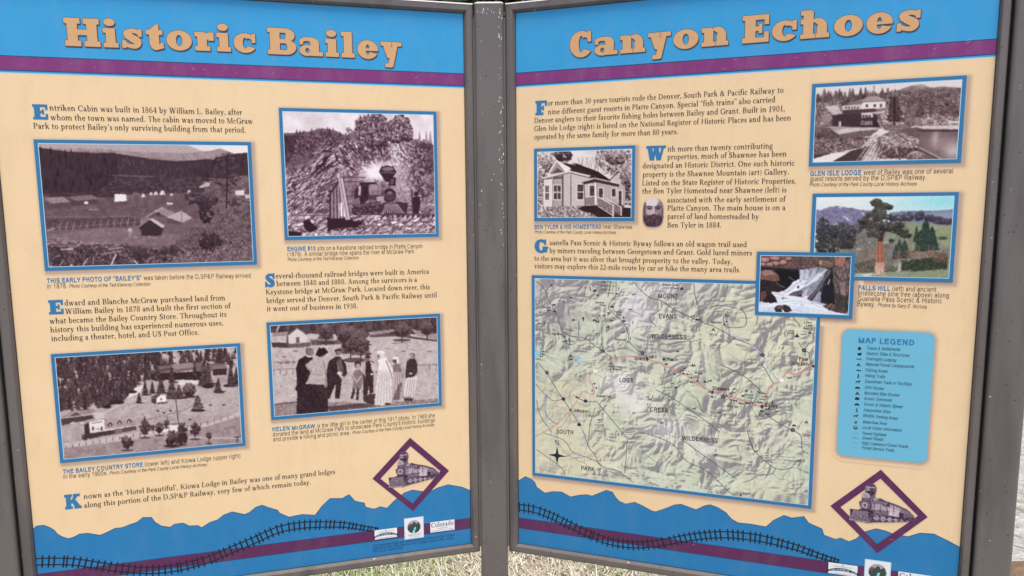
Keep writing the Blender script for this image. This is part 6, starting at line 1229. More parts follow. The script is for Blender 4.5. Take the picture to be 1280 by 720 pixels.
# ---- pictures
RECTS = {0: [], 1: []}
def frame_picture(s, name, label, h, duo=None, con=1., bw=.0060, m=None):
    ph = s.build(name, M_PHOTO, h+.00012, PAN[s.p], duo, con)
    tag(ph, label)
    a, b = (s.u0, s.v0, s.u1, s.v1), (s.u0-bw, s.v0-bw, s.u1+bw, s.v1+bw)
    V = rect(*b)+rect(*a)
    put(s.p, "border", V, [[i, (i+1) % 4, 4+(i+1) % 4, 4+i] for i in range(4)], h, M_TRIM, ph)
    k = .0009; a2 = (s.u0-k, s.v0-k, s.u1+k, s.v1+k)
    put(s.p, "inner_edge_line", rect(*a2)+rect(*a), [[i, (i+1) % 4, 4+(i+1) % 4, 4+i] for i in range(4)], h+.00006, M_PALE, ph)
    # the soft printed edge on the cream, cut away where another picture lies
    g, x = .0014, .014
    us = np.arange(b[0]-x, b[2]+x, g); vs_ = np.arange(b[1]-x, b[3]+x, g)
    U, V_ = np.meshgrid(us, vs_)
    def dist(r): return np.hypot(np.maximum(np.maximum(r[0]-U, U-r[2]), 0), np.maximum(np.maximum(r[1]-V_, V_-r[3]), 0))
    d1 = dist((b[0]+.003, b[1]+.003, b[2]+.0028, b[3]+.0032)); t = .52*np.exp(-(d1/.0042)**2)
    i = np.arange(U.size).reshape(U.shape); Fq = np.stack([i[:-1, :-1], i[1:, :-1], i[1:, 1:], i[:-1, 1:]], 2).reshape(-1, 4)
    cu, cv = U.ravel()[Fq].mean(1), V_.ravel()[Fq].mean(1); tt = t.ravel()[Fq].max(1)
    ok = (tt > .008) & ~((cu > b[0]+.002) & (cu < b[2]-.002) & (cv > b[1]+.002) & (cv < b[3]-.002))
    for r in RECTS[s.p]: ok &= ~((cu > r[0]-g) & (cu < r[2]+g) & (cv > r[1]-g) & (cv < r[3]+g))
    Fq = Fq[ok]; us_ = np.unique(Fq); rm = np.full(U.size, -1); rm[us_] = np.arange(len(us_))
    uv = np.stack([U.ravel()[us_], V_.ravel()[us_]], 1)
    uv[:, 0] = np.clip(uv[:, 0], E_, W-E_)
    tv = t.ravel()[us_]
    put(s.p, "soft_edge", uv, rm[Fq], .00003+.000006*len(RECTS[s.p]), M_CREAM, ph, cols=np.stack([tv]*3, 1))
    RECTS[s.p].append(b)
    return ph
frame_picture(pic_valley(), "photograph", "old photograph of a valley settlement with cabins, tents and rail fences", .00040, DUO_A, 1.12)
frame_picture(pic_engine(), "photograph", "old photograph of a steam engine leaving a timber bridge under a rocky bluff", .00040, DUO_B, 1.25)
frame_picture(pic_hillside(), "photograph", "old photograph of a false-front store and lodge on a pine hillside", .00040, DUO_C, 1.08)
frame_picture(pic_people(), "photograph", "old photograph of seven grown-ups and a child standing on open ground", .00040, DUO_C, 1.05)
frame_picture(pic_lodge(), "photograph", "old photograph of a long hotel with white upper storey beside a pond", .00040, DUO_C, 1.05)
pine = frame_picture(pic_pine(), "photograph", "colour photograph of an old pine with bare orange trunk", .00070)
frame_picture(pic_house(), "photograph", "old photograph of a white wooden house with porch stairs", .00040, DUO_C, 1.08)
MAP_ = pic_map()
mp = frame_picture(MAP_, "route_map", "shaded relief map with roads, peaks and place names", .00040)
frame_picture(pic_falls(), "photograph", "small colour photograph of a waterfall between rocks, overlapping the map corner", .00110)
po = pic_portrait(); pp = po.build("portrait", M_PHOTO, .0004, PAN[1], keep=po.keepm); tag(pp, "small faded portrait of a bald man with a dark beard")

# ---- emblems
def emblem(p, out, inn, train):
    O_ = [at(p, *q) for q in out]; I_ = [at(p, *q) for q in inn]
    em = put(p, "diamond_emblem", O_+I_, [[i, (i+1) % 4, 4+(i+1) % 4, 4+i] for i in range(4)], .00045, M_PURPLE2)
    return em, np.mean(O_, 0)
out1 = [(1020+x/6, 580+y/6) for x, y in ((487, 42), (838, 397), (460, 668), (108, 313))]; inn1 = [(1020+x/6, 580+y/6) for x, y in ((484, 108), (765, 388), (458, 600), (183, 322))]
out0 = [(320+x/4, 460+y/4) for x, y in ((770, 348), (965, 513), (785, 715), (582, 553))]; inn0 = [(320+x/4, 460+y/4) for x, y in ((772, 390), (922, 515), (783, 678), (622, 553))]
em1, c1 = emblem(1, out1, inn1, True); em0, c0 = emblem(0, out0, inn0, True)
tr = pic_train(); t1 = tr.build("engraved_locomotive", M_PHOTO, .0007, em1, keep=tr.keepm)
t0 = t1.copy(); COL.objects.link(t0); t0.parent = em0; t0.location = (c0[0]-c1[0], 0, -(c0[1]-c1[1]))

# ---- body text
SZ = .0126
def para(p, cap, lines, size=SZ):
    L = [(t, 'serif', size, at(p, *a), at(p, *b), 0) for t, a, b in lines]
    writing(p, "paragraph", L, .00030, M_INK)
    if cap:
        ch, a, hpx, wpx = cap; q = at(p, *a); s0 = at(p, a[0], a[1]-hpx); s1 = at(p, a[0]+wpx, a[1])
        writing(p, "drop_cap", [(ch, 'slab', q[1]-s0[1], q, (s1[0], q[1]), 0)], .00030, M_CAP)
para(0, ('E', (41.6, 149.2), 19, 19), [
 ("ntriken Cabin was built in 1864 by William L. Bailey, after", (62, 138), (303, 143.7)),
 ("whom the town was named. The cabin was moved to McGraw", (63.3, 150), (316.2, 154.7)),
 ("Park to protect Bailey's only surviving building from that period.", (42, 160.7), (307, 165.7))])
para(0, ('E', (61.5, 393.2), 18, 18.5), [
 ("dward and Blanche McGraw purchased land from", (80.8, 382), (281.3, 375.2)),
 ("William Bailey in 1878 and built the first section of", (81.3, 392.6), (288.8, 385.2)),
 ("what became the Bailey Country Store. Throughout its", (62, 404.6), (283, 395.8)),
 ("history this building has experienced numerous uses,", (63, 415.6), (278.8, 406.5)),
 ("including a theater, hotel, and US Post Office.", (64.3, 426.4), (248.8, 418.2))])
para(0, ('S', (331.5, 359.3), 17.5, 12.4), [
 ("everal-thousand railroad bridges were built in America", (345, 348), (536.3, 342)),
 ("between 1840 and 1880. Among the survivors is a", (345.5, 357.7), (521.3, 352.2)),
 ("Keystone bridge at McGraw Park. Located down river, this", (332.5, 368.2), (537, 361.4)),
 ("bridge served the Denver, South Park & Pacific Railway until", (333, 378.9), (546, 371.5)),
 ("it went out of business in 1938.", (333.5, 389), (447, 385.2))])
para(0, ('K', (81.6, 637), 18.5, 21), [
 ("nown as the `Hotel Beautiful', Kiowa Lodge in Bailey was one of many grand lodges", (104.8, 623.7), (418.8, 592.2)),
 ("along this portion of the D,SP&P Railway, very few of which remain today.", (105.4, 634.7), (388.3, 605.4))])
para(1, ('F', (669.3, 144.2), 18, 14.5), [
 ("or more than 30 years tourists rode the Denver, South Park & Pacific Railway to", (684.6, 132), (979.3, 115.8)),
 ("nine different guest resorts in Platte Canyon. Special <fish trains> also carried", (685, 143), (968.9, 127.7)),
 ("Denver anglers to their favorite fishing holes between Bailey and Grant. Built in 1901,", (668, 153.8), (980.8, 139)),
 ("Glen Isle Lodge (right) is listed on the National Register of Historic Places and has been", (668, 163.9), (988.5, 150.5)),
 ("operated by the same family for more than 80 years.", (668, 174.2), (847, 167.5))])
para(1, ('W', (807.5, 200.8), 18.3, 24.8), [
 ("ith more than twenty contributing", (834.4, 189.6), (966, 185.4)),
 ("properties, much of Shawnee has been", (834.2, 199.4), (983, 195.4)),
 ("designated an Historic District. One such historic", (803.3, 210.4), (993.2, 206.9)),
 ("property is the Shawnee Mountain (art) Gallery.", (803.3, 221.3), (986, 217.9)),
 ("Listed on the State Register of Historic Properties,", (802.7, 231.8), (994.6, 229.4)),
 ("the Ben Tyler Homestead near Shawnee (left) is", (802.7, 241.9), (983, 240.4)),
 ("associated with the early settlement of", (834.2, 253.1), (982.5, 252)),
 ("Platte Canyon. The main house is on a", (834.2, 263.3), (981.9, 262.7)),
 ("parcel of land homesteaded by", (834.2, 273.4), (948.7, 273.9)),
 ("Ben Tyler in 1884.", (834.2, 284.4), (901.5, 284.4))])
para(1, ('G', (668.3, 316), 16.8, 17), [
 ("uanella Pass Scenic & Historic Byway follows an old wagon trail used", (687, 306.1), (933.3, 308.8)),
 ("by miners traveling between Georgetown and Grant. Gold lured miners", (687, 316.1), (939.7, 319.3)),
 ("to the area but it was silver that brought prosperity to the valley. Today,", (668, 325.7), (915, 330.2)),
 ("visitors may explore this 22-mile route by car or hike the many area trails.", (668, 335.2), (925.2, 340.4))])

# ---- captions: blue lead words, grey text, small italic credit
CS = .0100
def caption(p, head, body, credit, cs=CS):
    cl = [writing(p, "caption_line", [(t, 'sans', cs, at(p, *a), at(p, *b), 0)], .00030, M_GREY) for t, a, b in body]; c = cl[0]
    if head: writing(p, "caption_lead", [(t, 'bold', cs, at(p, *a), at(p, *b), 0) for t, a, b in head], .00030, M_CAP, c)
    if credit: writing(p, "photo_credit", [(t, 'sans', cs*.74, at(p, *a), at(p, *b), .2) for t, a, b in credit], .00030, M_INK, cl[-1])
caption(0, [("THIS EARLY PHOTO OF \u201cBAILEY\u2019S\u201d", (58.8, 354), (177, 350))], [("was taken before the D,SP&P Railway arrived", (179.7, 350), (313.3, 347)), ("in 1878.", (59.3, 360.8), (84, 360))], [("Photo Courtesy of the Ted Kierscey Collection", (86.8, 359.7), (187.5, 357))])
caption(0, [("ENGINE #10", (359.3, 313.9), (394.5, 313.1))], [("sits on a Keystone railroad bridge in Platte Canyon", (396.7, 313), (528, 310)), ("(1879). A similar bridge now spans the river at McGraw Park.", (359.5, 320.6), (518.8, 316.5))], [("Photo Courtesy of the Ted Kierscey Collection", (359.5, 326.4), (448, 324))])
caption(0, [("HELEN M\u1d04GRAW".replace("\u1d04", "c"), (340.6, 539.2), (394, 535.1))], [("is the little girl in the center of this 1917 photo. In 1969 she", (396.6, 534.8), (543.5, 521.4)), ("donated the land at McGraw Park to showcase Park County\u2019s historic buildings", (341, 545.7), (543.8, 527.2)), ("and provide a hiking and picnic area.", (341.5, 551.8), (437.5, 543.2))], [("Photo Courtesy of the Park County Local History Archives", (440.5, 542.7), (542.5, 532.6))])
caption(0, [("THE BAILEY COUNTRY STORE", (78.8, 592.5), (178.8, 583.2))], [("(lower left) and Kiowa Lodge (upper right)", (181, 583), (300.4, 572)), ("in the early 1900s.", (79.5, 598.6), (134.5, 593.6))], [("Photo Courtesy of the Park County Local History Archives", (137, 593.3), (258.2, 582.5))])
caption(1, [("BEN TYLER & HIS HOMESTEAD", (668.3, 286.2), (751.6, 285.6))], [("near Shawnee.", (753.8, 285.6), (791.4, 286.1))], [("Photo Courtesy of the Park County Local History Archives", (668.3, 291.6), (769.5, 292.4))], .0094)
caption(1, [("GLEN ISLE LODGE", (1012.6, 219.9), (1076.5, 218.6))], [("west of Bailey was one of several", (1079.5, 218.5), (1191, 216.4)), ("guest resorts served by the D,SP&P Railway.", (1012.6, 226.4), (1157.8, 224.3))], [("Photo Courtesy of the Park County Local History Archives", (1011.7, 232.9), (1145.5, 231.9))])
caption(1, [("FALLS HILL", (1072.8, 362.4), (1112.5, 363.6))], [("(left) and ancient", (1115.4, 363.6), (1170.3, 364.8)), ("bristlecone pine tree (above) along", (1072.6, 369), (1186, 372.2)), ("Guanella Pass Scenic & Historic", (1072, 375.9), (1177.3, 379.1)), ("Byway.", (1071.4, 382.4), (1093.9, 383.4))], [("Photos by Gary E. Nichols", (1096.8, 383), (1158, 385.8))])

# ---- legend of the map
zl = (1020, 400, 3.791)
def LG(x, y): return at(1, 1020+x/3.791, 400+y/3.791)
k4 = [LG(125, 42), LG(562, 62), LG(527, 678), LG(98, 642)]
lu0, lu1 = (k4[0][0]+k4[3][0])/2, (k4[1][0]+k4[2][0])/2; lv0, lv1 = (k4[0][1]+k4[1][1])/2, (k4[2][1]+k4[3][1])/2
def rounded(u0, v0, u1, v1, r, n=8):
    q = []
    for cx, cy, a0 in ((u1-r, v0+r, -90), (u1-r, v1-r, 0), (u0+r, v1-r, 90), (u0+r, v0+r, 180)):
        for i in range(n+1): a = rad(a0+90*i/n); q.append((cx+r*math.cos(a), cy+r*math.sin(a)))
    return q
lg = uni(1, "map_legend", [rounded(lu0, lv0, lu1, lv1, .0105)], .00040, M_LEG); tag(lg, "pale blue rounded box listing the map symbols")
ring_n = 7; rs = [rounded(lu0-.0014*j+.001, lv0-.0014*j+.0012, lu1+.0014*j, lv1+.0014*j+.001, .0105+.0014*j) for j in range(ring_n)]
Vs = [q for r_ in rs for q in r_]; m_ = len(rs[0]); Fs = [[j*m_+i, j*m_+(i+1) % m_, (j+1)*m_+(i+1) % m_, (j+1)*m_+i] for j in range(ring_n-1) for i in range(m_)]
tv = np.repeat([.52*math.exp(-((.0014*j)/.0042)**2) for j in range(ring_n-1)]+[0], m_)
put(1, "soft_edge", Vs, Fs, .0003, M_CREAM, lg, cols=np.stack([tv]*3, 1))
writing(1, "legend_heading", [("MAP LEGEND", 'black', .0120, LG(200, 109), LG(465, 121), 0)], .0005, M_CAP, lg)
ENT = [("Towns & Settlements", 238, 140, 398, 147), ("Historic Sites & Structures", 238, 165, 441, 175), ("Overnight Lodging", 236, 190, 378, 198), ("National Forest Campgrounds", 234, 216, 464, 228), ("Fishing Areas", 233, 244, 338, 250), ("Hiking Trails", 232, 270, 326, 276), ("Equestrian Trails or Facilities", 231, 297, 452, 311), ("OHV Routes", 229, 326, 320, 332), ("Mountain Bike Routes", 228, 352, 393, 363), ("Scenic Overlooks", 227, 378, 358, 387), ("Scenic & Historic Byway", 226, 405, 410, 418), ("Interpretive Sites", 225, 433, 352, 442), ("Wildlife Viewing Areas", 221, 459, 386, 473), ("Waterfowl Area", 220, 489, 333, 498), ("Local Visitor Information", 219, 515, 405, 530), ("Paved Highway", 219, 543, 332, 551), ("Gravel Roads", 218, 565, 317, 573), ("High Clearance Forest Roads", 217, 589, 435, 607), ("Forest Service Trails", 216, 611, 368, 625)]
for t, a, b, c, d in ENT: writing(1, "legend_entry", [(t, 'semi', .0068, LG(a, b), LG(c, d), .2)], .0005, M_TRACK, lg)
def shape(kind, x, y, r):
    """small map symbols as polygons round a centre, y down"""
    def q(pts): return [(x+a*r, y+b*r) for a, b in pts]
    def circ(a, b, rr, n=10): return [(x+(a+rr*math.cos(6.283*i/n))*r, y+(b+rr*math.sin(6.283*i/n))*r) for i in range(n)]
    if kind == 'dot': return [circ(0, 0, .8)]
    if kind == 'site': return [circ(-.45, 0, .45), circ(.45, -.1, .5), q([(-.9, .1), (.9, .1), (.7, .8), (-.7, .8)])]
    if kind == 'bed': return [q([(-1, -.5), (-.8, -.5), (-.8, .6), (-1, .6)]), q([(-.9, 0), (1, -.3), (1, .2), (-.9, .3)]), q([(.8, 0), (1, 0), (1, .6), (.8, .6)])]
    if kind == 'tent': return [q([(0, -.9), (1, .8), (.35, .8), (0, .1), (-.35, .8), (-1, .8)])]
    if kind == 'peak': return [q([(0, -.9), (.95, .7), (-.95, .7)])]
    if kind == 'fish': return [q([(-1.2, -.1), (-.2, -.5), (.7, -.1), (1.2, -.5), (1.2, .5), (.7, .1), (-.2, .4)])]
    if kind == 'hike': return [circ(.05, -.85, .28), q([(-.35, -.5), (.3, -.5), (.35, .1), (-.2, .2)]), q([(-.2, .1), (.1, .1), (-.25, 1.1), (-.5, 1.1)]), q([(.05, .1), (.35, 0), (.5, 1.1), (.25, 1.1)])]
    if kind == 'horse': return [q([(-1.1, -.2), (.3, -.3), (.8, -.9), (1.1, -.5), (.7, .1), (.5, .2), (-.9, .3)]), q([(-.9, .2), (-.6, .2), (-.8, 1), (-1, 1)]), q([(.2, .1), (.5, .1), (.7, .9), (.45, .9)])]
    if kind == 'wheels': return [circ(-.6, .15, .5), circ(.6, .15, .5), q([(-.6, -.5), (.5, -.6), (.6, .1), (-.5, .2)])]
    if kind == 'eye': return [q([(-1, -.4), (1, -.5), (1, .5), (-1, .6)]), circ(-.4, -.5, .35), circ(.4, -.5, .35)]
    if kind == 'bird': return [q([(-1, .7), (-.2, -.1), (.1, -.9), (.4, -.2), (1, -.7), (.3, .4), (.5, .9), (-.2, .5)])]
    if kind == 'penta': return [q([(0, -.95), (1, -.25), (.65, .85), (-.65, .85), (-1, -.25)])]
    if kind == 'info': return [[(x+.95*r*math.cos(6.283*i/14), y+.95*r*math.sin(6.283*i/14)) for i in range(14)]]
pol = []
for kind, (t, a, b, c, d) in zip(['dot', 'site', 'bed', 'tent', 'fish', 'hike', 'horse', 'wheels', 'tent', 'eye', 'wheels', 'hike', 'horse', 'bird', 'info'], ENT):
    u, v = LG(a-32, b-5); uni(1, "legend_symbol", shape(kind, u, v, .0031), .0005, M_TRACK, lg)
u, v = LG(187, 508); put(1, "symbol_centre", [(u+.0017*math.cos(6.283*i/14), v+.0017*math.sin(6.283*i/14)) for i in range(14)], [list(range(14))], .00055, M_LEG, lg)
writing(1, "symbol_figure", [("?", 'bold', .0032, (u-.0009, v+.0012), None, 0)], .0006, M_TRACK, lg)
M_ROAD = mat("print_road_red", alb((206, 110, 104)), .45)
for (t, a, b, c, d), m__, dash in zip(ENT[15:], (M_ROAD, M_TRACK, M_TRACK, M_TRACK), (0, 0, 1, 2)):
    p0_, p1_ = LG(a-48, b-8), LG(a-18, b-5); th = (.0008, .0006, .0004, .0003)[ENT.index((t, a, b, c, d))-15]
    n_ = 1 if not dash else (5 if dash == 1 else 8); q = []
    for i in range(n_):
        f0, f1 = (i/n_, (i+.6)/n_) if dash else (0, 1)
        q += pathpoly([(p0_[0]+(p1_[0]-p0_[0])*f, p0_[1]+(p1_[1]-p0_[1])*f, th) for f in (f0, f1)])
    uni(1, "legend_line", q, .0005, m__, lg)

# ---- names and symbols on the map
def names(name, L, m, h=.00062):
    for t, f, s_, a, b in L: writing(1, name, [(t, f, s_, at(1, *a), at(1, *b), 0)], h, m, mp)
names("region_name", [("MOUNT", 'bold', .0105, (822.9, 372.7), (847.5, 373.1)), ("EVANS", 'bold', .0105, (823.8, 397.7), (845.9, 398.2)), ("WILDERNESS", 'bold', .0105, (814.2, 422.9), (858.2, 424.4)), ("LOST", 'bold', .0105, (774.6, 477.6), (791.2, 478.4)), ("CREEK", 'bold', .0105, (812.9, 514.2), (835.8, 515.6)), ("WILDERNESS", 'bold', .0105, (852.3, 549.8), (897.6, 553.6)), ("SOUTH", 'bold', .0105, (695.5, 541.6), (716.7, 543.2)), ("PARK", 'bold', .0105, (726.7, 587.4), (743.5, 589.2))], M_MAPINK)
names("town_name", [("Jefferson", 'black', .0080, (716.7, 514.8), (736, 515.9)), ("Grant", 'black', .0086, (793.3, 449.8), (806.5, 450.4)), ("Shawnee", 'black', .0086, (890.4, 487.2), (911.7, 488.7)), ("Bailey", 'black', .0088, (956.4, 508.8), (972.2, 509.6)), ("Pine", 'black', .0088, (998.7, 451), (1010, 451.5)), ("Junction", 'black', .0088, (988.3, 456), (1010.6, 457.2)), ("Kenosha Pass", 'black', .0056, (746, 496.2), (764, 497))], M_BROWN)
names("place_name", [("Wilderness", 'bold', .0046, (761.3, 459), (777, 459.6)), ("on Wheels", 'bold', .0046, (761.3, 462.4), (777, 463)), ("Handcart", 'bold', .0046, (706, 427), (718, 427.5)), ("Hall Valley", 'bold', .0046, (690, 418), (703.4, 418.8)), ("Geneva", 'bold', .0046, (744, 379), (755, 379.5)), ("Park", 'bold', .0046, (749.6, 382.2), (755, 382.5)), ("Red Cone", 'bold', .0046, (699, 377.4), (706.4, 377.7)), ("Webster", 'bold', .0046, (678.8, 385), (689, 385.6)), ("Pass", 'bold', .0046, (683.4, 388.6), (689, 389)), ("Burning", 'bold', .0046, (768, 390.6), (777, 391)), ("Bear", 'bold', .0046, (770.6, 393.8), (777, 394.2)), ("Whiteside", 'bold', .0046, (769, 425.4), (782.4, 426)), ("Jefferson", 'bold', .0046, (675.8, 440.4), (686.4, 440.8)), ("Lake", 'bold', .0046, (675.8, 443.4), (681, 443.7)), ("Meridian", 'bold', .0048, (888.8, 403.8), (902.4, 404.4)), ("Deer Creek", 'bold', .0044, (887, 419), (896.6, 419.5)), ("Guanella Pass", 'sans', .0058, (740.5, 353.4), (768.4, 354.2)), ("Scenic &", 'sans', .0058, (750.6, 358.4), (768.4, 359)), ("Historic", 'sans', .0058, (752, 363), (768, 363.6)), ("Byway", 'sans', .0058, (757, 367.4), (768, 367.8)), ("Rosalie Peak", 'bold', .0048, (828, 357), (848.6, 357.6)), ("(13,575 feet)", 'bold', .0044, (829, 361), (848.6, 361.6)), ("Lost Park", 'sans', .0050, (928.8, 618.4), (943.4, 619.6)), ("McGraw", 'bold', .0048, (948.6, 518.2), (962.4, 518.6)), ("Park", 'bold', .0048, (948.6, 520.8), (955.4, 521.2)), ("Bailey", 'bold', .0044, (949, 492.6), (958, 493)), ("Country", 'bold', .0044, (949, 496.4), (961, 496.8)), ("Store", 'bold', .0044, (949, 499.8), (957, 500.2)), ("Kiowa", 'bold', .0044, (931, 494.4), (941.6, 494.8)), ("Lodge", 'bold', .0044, (934.6, 498), (942, 498.4)), ("Glen Isle", 'bold', .0044, (909, 509), (923, 509.6)), ("Santa Maria", 'bold', .0044, (828.6, 448.6), (838, 449.2)), ("Lower", 'bold', .0044, (1005, 404), (1015.6, 404.4)), ("Lake", 'bold', .0044, (1007.6, 408), (1015.6, 408.4)), ("Ranch", 'bold', .0044, (1004.6, 411.6), (1015.4, 412)), ("Crow", 'bold', .0044, (982, 414.4), (992.6, 414.8)), ("Hill", 'bold', .0044, (984.6, 417.6), (992.6, 418))], M_TRACK)
SYM = [('peak', 852.3, 360.4, 2.9), ('peak', 996.4, 419.4, 3.2), ('tent', 891.8, 411.6, 2.6), ('tent', 905.5, 405.2, 2.2), ('tent', 779.3, 396.6, 2.2), ('tent', 705.8, 420.3, 2.2), ('tent', 711.8, 423.3, 2), ('tent', 785, 427, 2), ('tent', 763.2, 453.8, 2), ('tent', 756, 381.8, 1.8), ('tent', 926, 618.6, 2.3), ('tent', 740.5, 488, 2), ('tent', 745.5, 484.6, 2), ('tent', 747, 368.8, 2.2), ('tent', 767, 515.4, 2), ('tent', 1008.2, 527.4, 2.4),
 ('wheels', 692.6, 381, 2.4), ('wheels', 717, 399.8, 2.2), ('wheels', 743.6, 363.2, 2.4), ('wheels', 765, 383.4, 2.6), ('wheels', 713.4, 445, 2.3), ('wheels', 833, 455, 2.2), ('wheels', 864.5, 477.4, 2.2), ('wheels', 780, 401.4, 2.4), ('wheels', 1012.6, 416, 2), ('wheels', 951.2, 503, 2), ('wheels', 952, 513.6, 2.2), ('wheels', 889.8, 496, 2), ('wheels', 721.4, 496.6, 2.4),
 ('fish', 771.5, 367.4, 2.6), ('fish', 674.4, 404.4, 2.4), ('fish', 676.6, 445.6, 2.4), ('fish', 713.6, 449.2, 2.4), ('fish', 871.6, 399.4, 2.8), ('fish', 760.8, 391, 2.2), ('fish', 788, 386.9, 2.4), ('fish', 859.8, 467.8, 2.4), ('fish', 881.6, 477.5, 2.6), ('fish', 914.6, 500, 2.6), ('fish', 925.2, 504, 2.4), ('fish', 934.2, 504, 2.6), ('fish', 958.4, 511.4, 2.6), ('fish', 908, 402, 2), ('fish', 887, 490, 2.4),
 ('hike', 738, 361.5, 2.2), ('hike', 773.4, 360.6, 2.2), ('hike', 749.8, 394.4, 2.2), ('hike', 680.6, 404, 2), ('hike', 720, 469.6, 2), ('hike', 791.2, 403, 2), ('hike', 860, 397, 2.2), ('hike', 850, 476.6, 2), ('hike', 816, 495.6, 2), ('hike', 822.4, 526.4, 2), ('hike', 906, 519.2, 2), ('hike', 940.6, 558.4, 2), ('hike', 1005, 575.4, 2), ('hike', 788, 423, 2), ('hike', 906.6, 393, 1.8),
 ('horse', 755, 394.6, 2.4), ('horse', 792.4, 367.8, 2.4), ('horse', 866.2, 395, 2.6), ('horse', 909.6, 394.6, 2.2), ('horse', 814.6, 446.4, 2.4), ('horse', 887.6, 476, 2.4), ('horse', 868, 510.6, 2.4), ('horse', 899.8, 515.8, 2.4), ('horse', 813, 499, 2.4), ('horse', 827.6, 528.6, 2.4), ('horse', 945.4, 563.8, 2.4), ('horse', 999, 575.4, 2.4), ('horse', 761.6, 391.4, 2.2), ('horse', 779.4, 415.2, 2.2), ('horse', 742.6, 479.6, 2.2), ('horse', 725.6, 470, 2)]
KIND = dict(peak="peak_symbol", tent="camp_symbol", wheels="route_symbol", fish="fishing_symbol", hike="hiking_symbol", horse="riding_symbol")
rr = random.Random(5)
for _ in range(60):                          # the crowded band of small symbols along the valley and in the upper left
    t = rr.random()
    if t < .6: k = rr.random(); x, y = 815+150*k+rr.gauss(0, 6), 447+62*k+rr.gauss(0, 9)
    elif t < .85: x, y = rr.uniform(674, 790), rr.uniform(356, 420)
    else: x, y = rr.uniform(700, 1005), rr.uniform(400, 610)
    SYM.append((rr.choice(['fish', 'hike', 'horse', 'wheels', 'tent']), x, y, rr.uniform(1.8, 2.4)))
for kd, x, y, r in SYM:
    a = at(1, x, y); uni(1, KIND[kd], shape(kd, a[0], a[1], r*.00118), .00060, M_TRACK, mp)
M_SHIELD = mat("print_shield_navy", alb((44, 38, 74)), .45)
pol = []
for x, y in ((753.5, 438.5), (803, 441), (684, 465.6), (704.5, 498.6), (732, 501), (724, 530.5), (953, 443.4), (1005.2, 437.6), (904, 495.6), (991, 537.2)):
    a = at(1, x, y); uni(1, "route_shield", shape('penta', a[0], a[1], .0036), .00066, M_SHIELD, mp)
for s_, x, y in (("60", 753.5, 438.5), ("62", 803, 441), ("35", 684, 465.6), ("43", 953, 443.4), ("73", 1005.2, 437.6), ("64", 904, 495.6), ("72", 991, 537.2)):
    a = at(1, x, y); writing(1, "shield_figure", [(s_, 'sans', .0026, (a[0]-.0013, a[1]+.0010), (a[0]+.0013, a[1]+.0010), 0)], .00072, M_PALE, mp)
pol = []
for x, y, r in ((809, 448, .0034), (890.5, 490, .0034), (952.6, 508, .0036), (713.2, 512.2, .0026), (1016.6, 457.6, .0028)):
    a = at(1, x, y); uni(1, "town_dot", shape('dot', a[0], a[1], r), .00068, M_BROWN, mp)
cu, cv = at(1, 696.5, 569.3); R1, R2 = .0172, .0038
rose = []
for i in range(4):
    a = i*math.pi/2; b1, b2 = a+math.pi/4, a-math.pi/4
    rose.append([(cu, cv), (cu+R2*math.cos(b1), cv+R2*math.sin(b1)), (cu+R1*math.cos(a), cv+R1*math.sin(a)), (cu+R2*math.cos(b2), cv+R2*math.sin(b2))])
    c_ = a+math.pi/4; rose.append([(cu, cv), (cu+.0012*math.cos(c_+1), cv+.0012*math.sin(c_+1)), (cu+.0068*math.cos(c_), cv+.0068*math.sin(c_)), (cu+.0012*math.cos(c_-1), cv+.0012*math.sin(c_-1))])
uni(1, "compass_rose", rose, .00062, M_TRACK, mp)
writing(1, "north_letter", [("N", 'serif', .0135, (cu-.0045, cv-.0188), None, 0)], .0007, M_TRACK, mp)

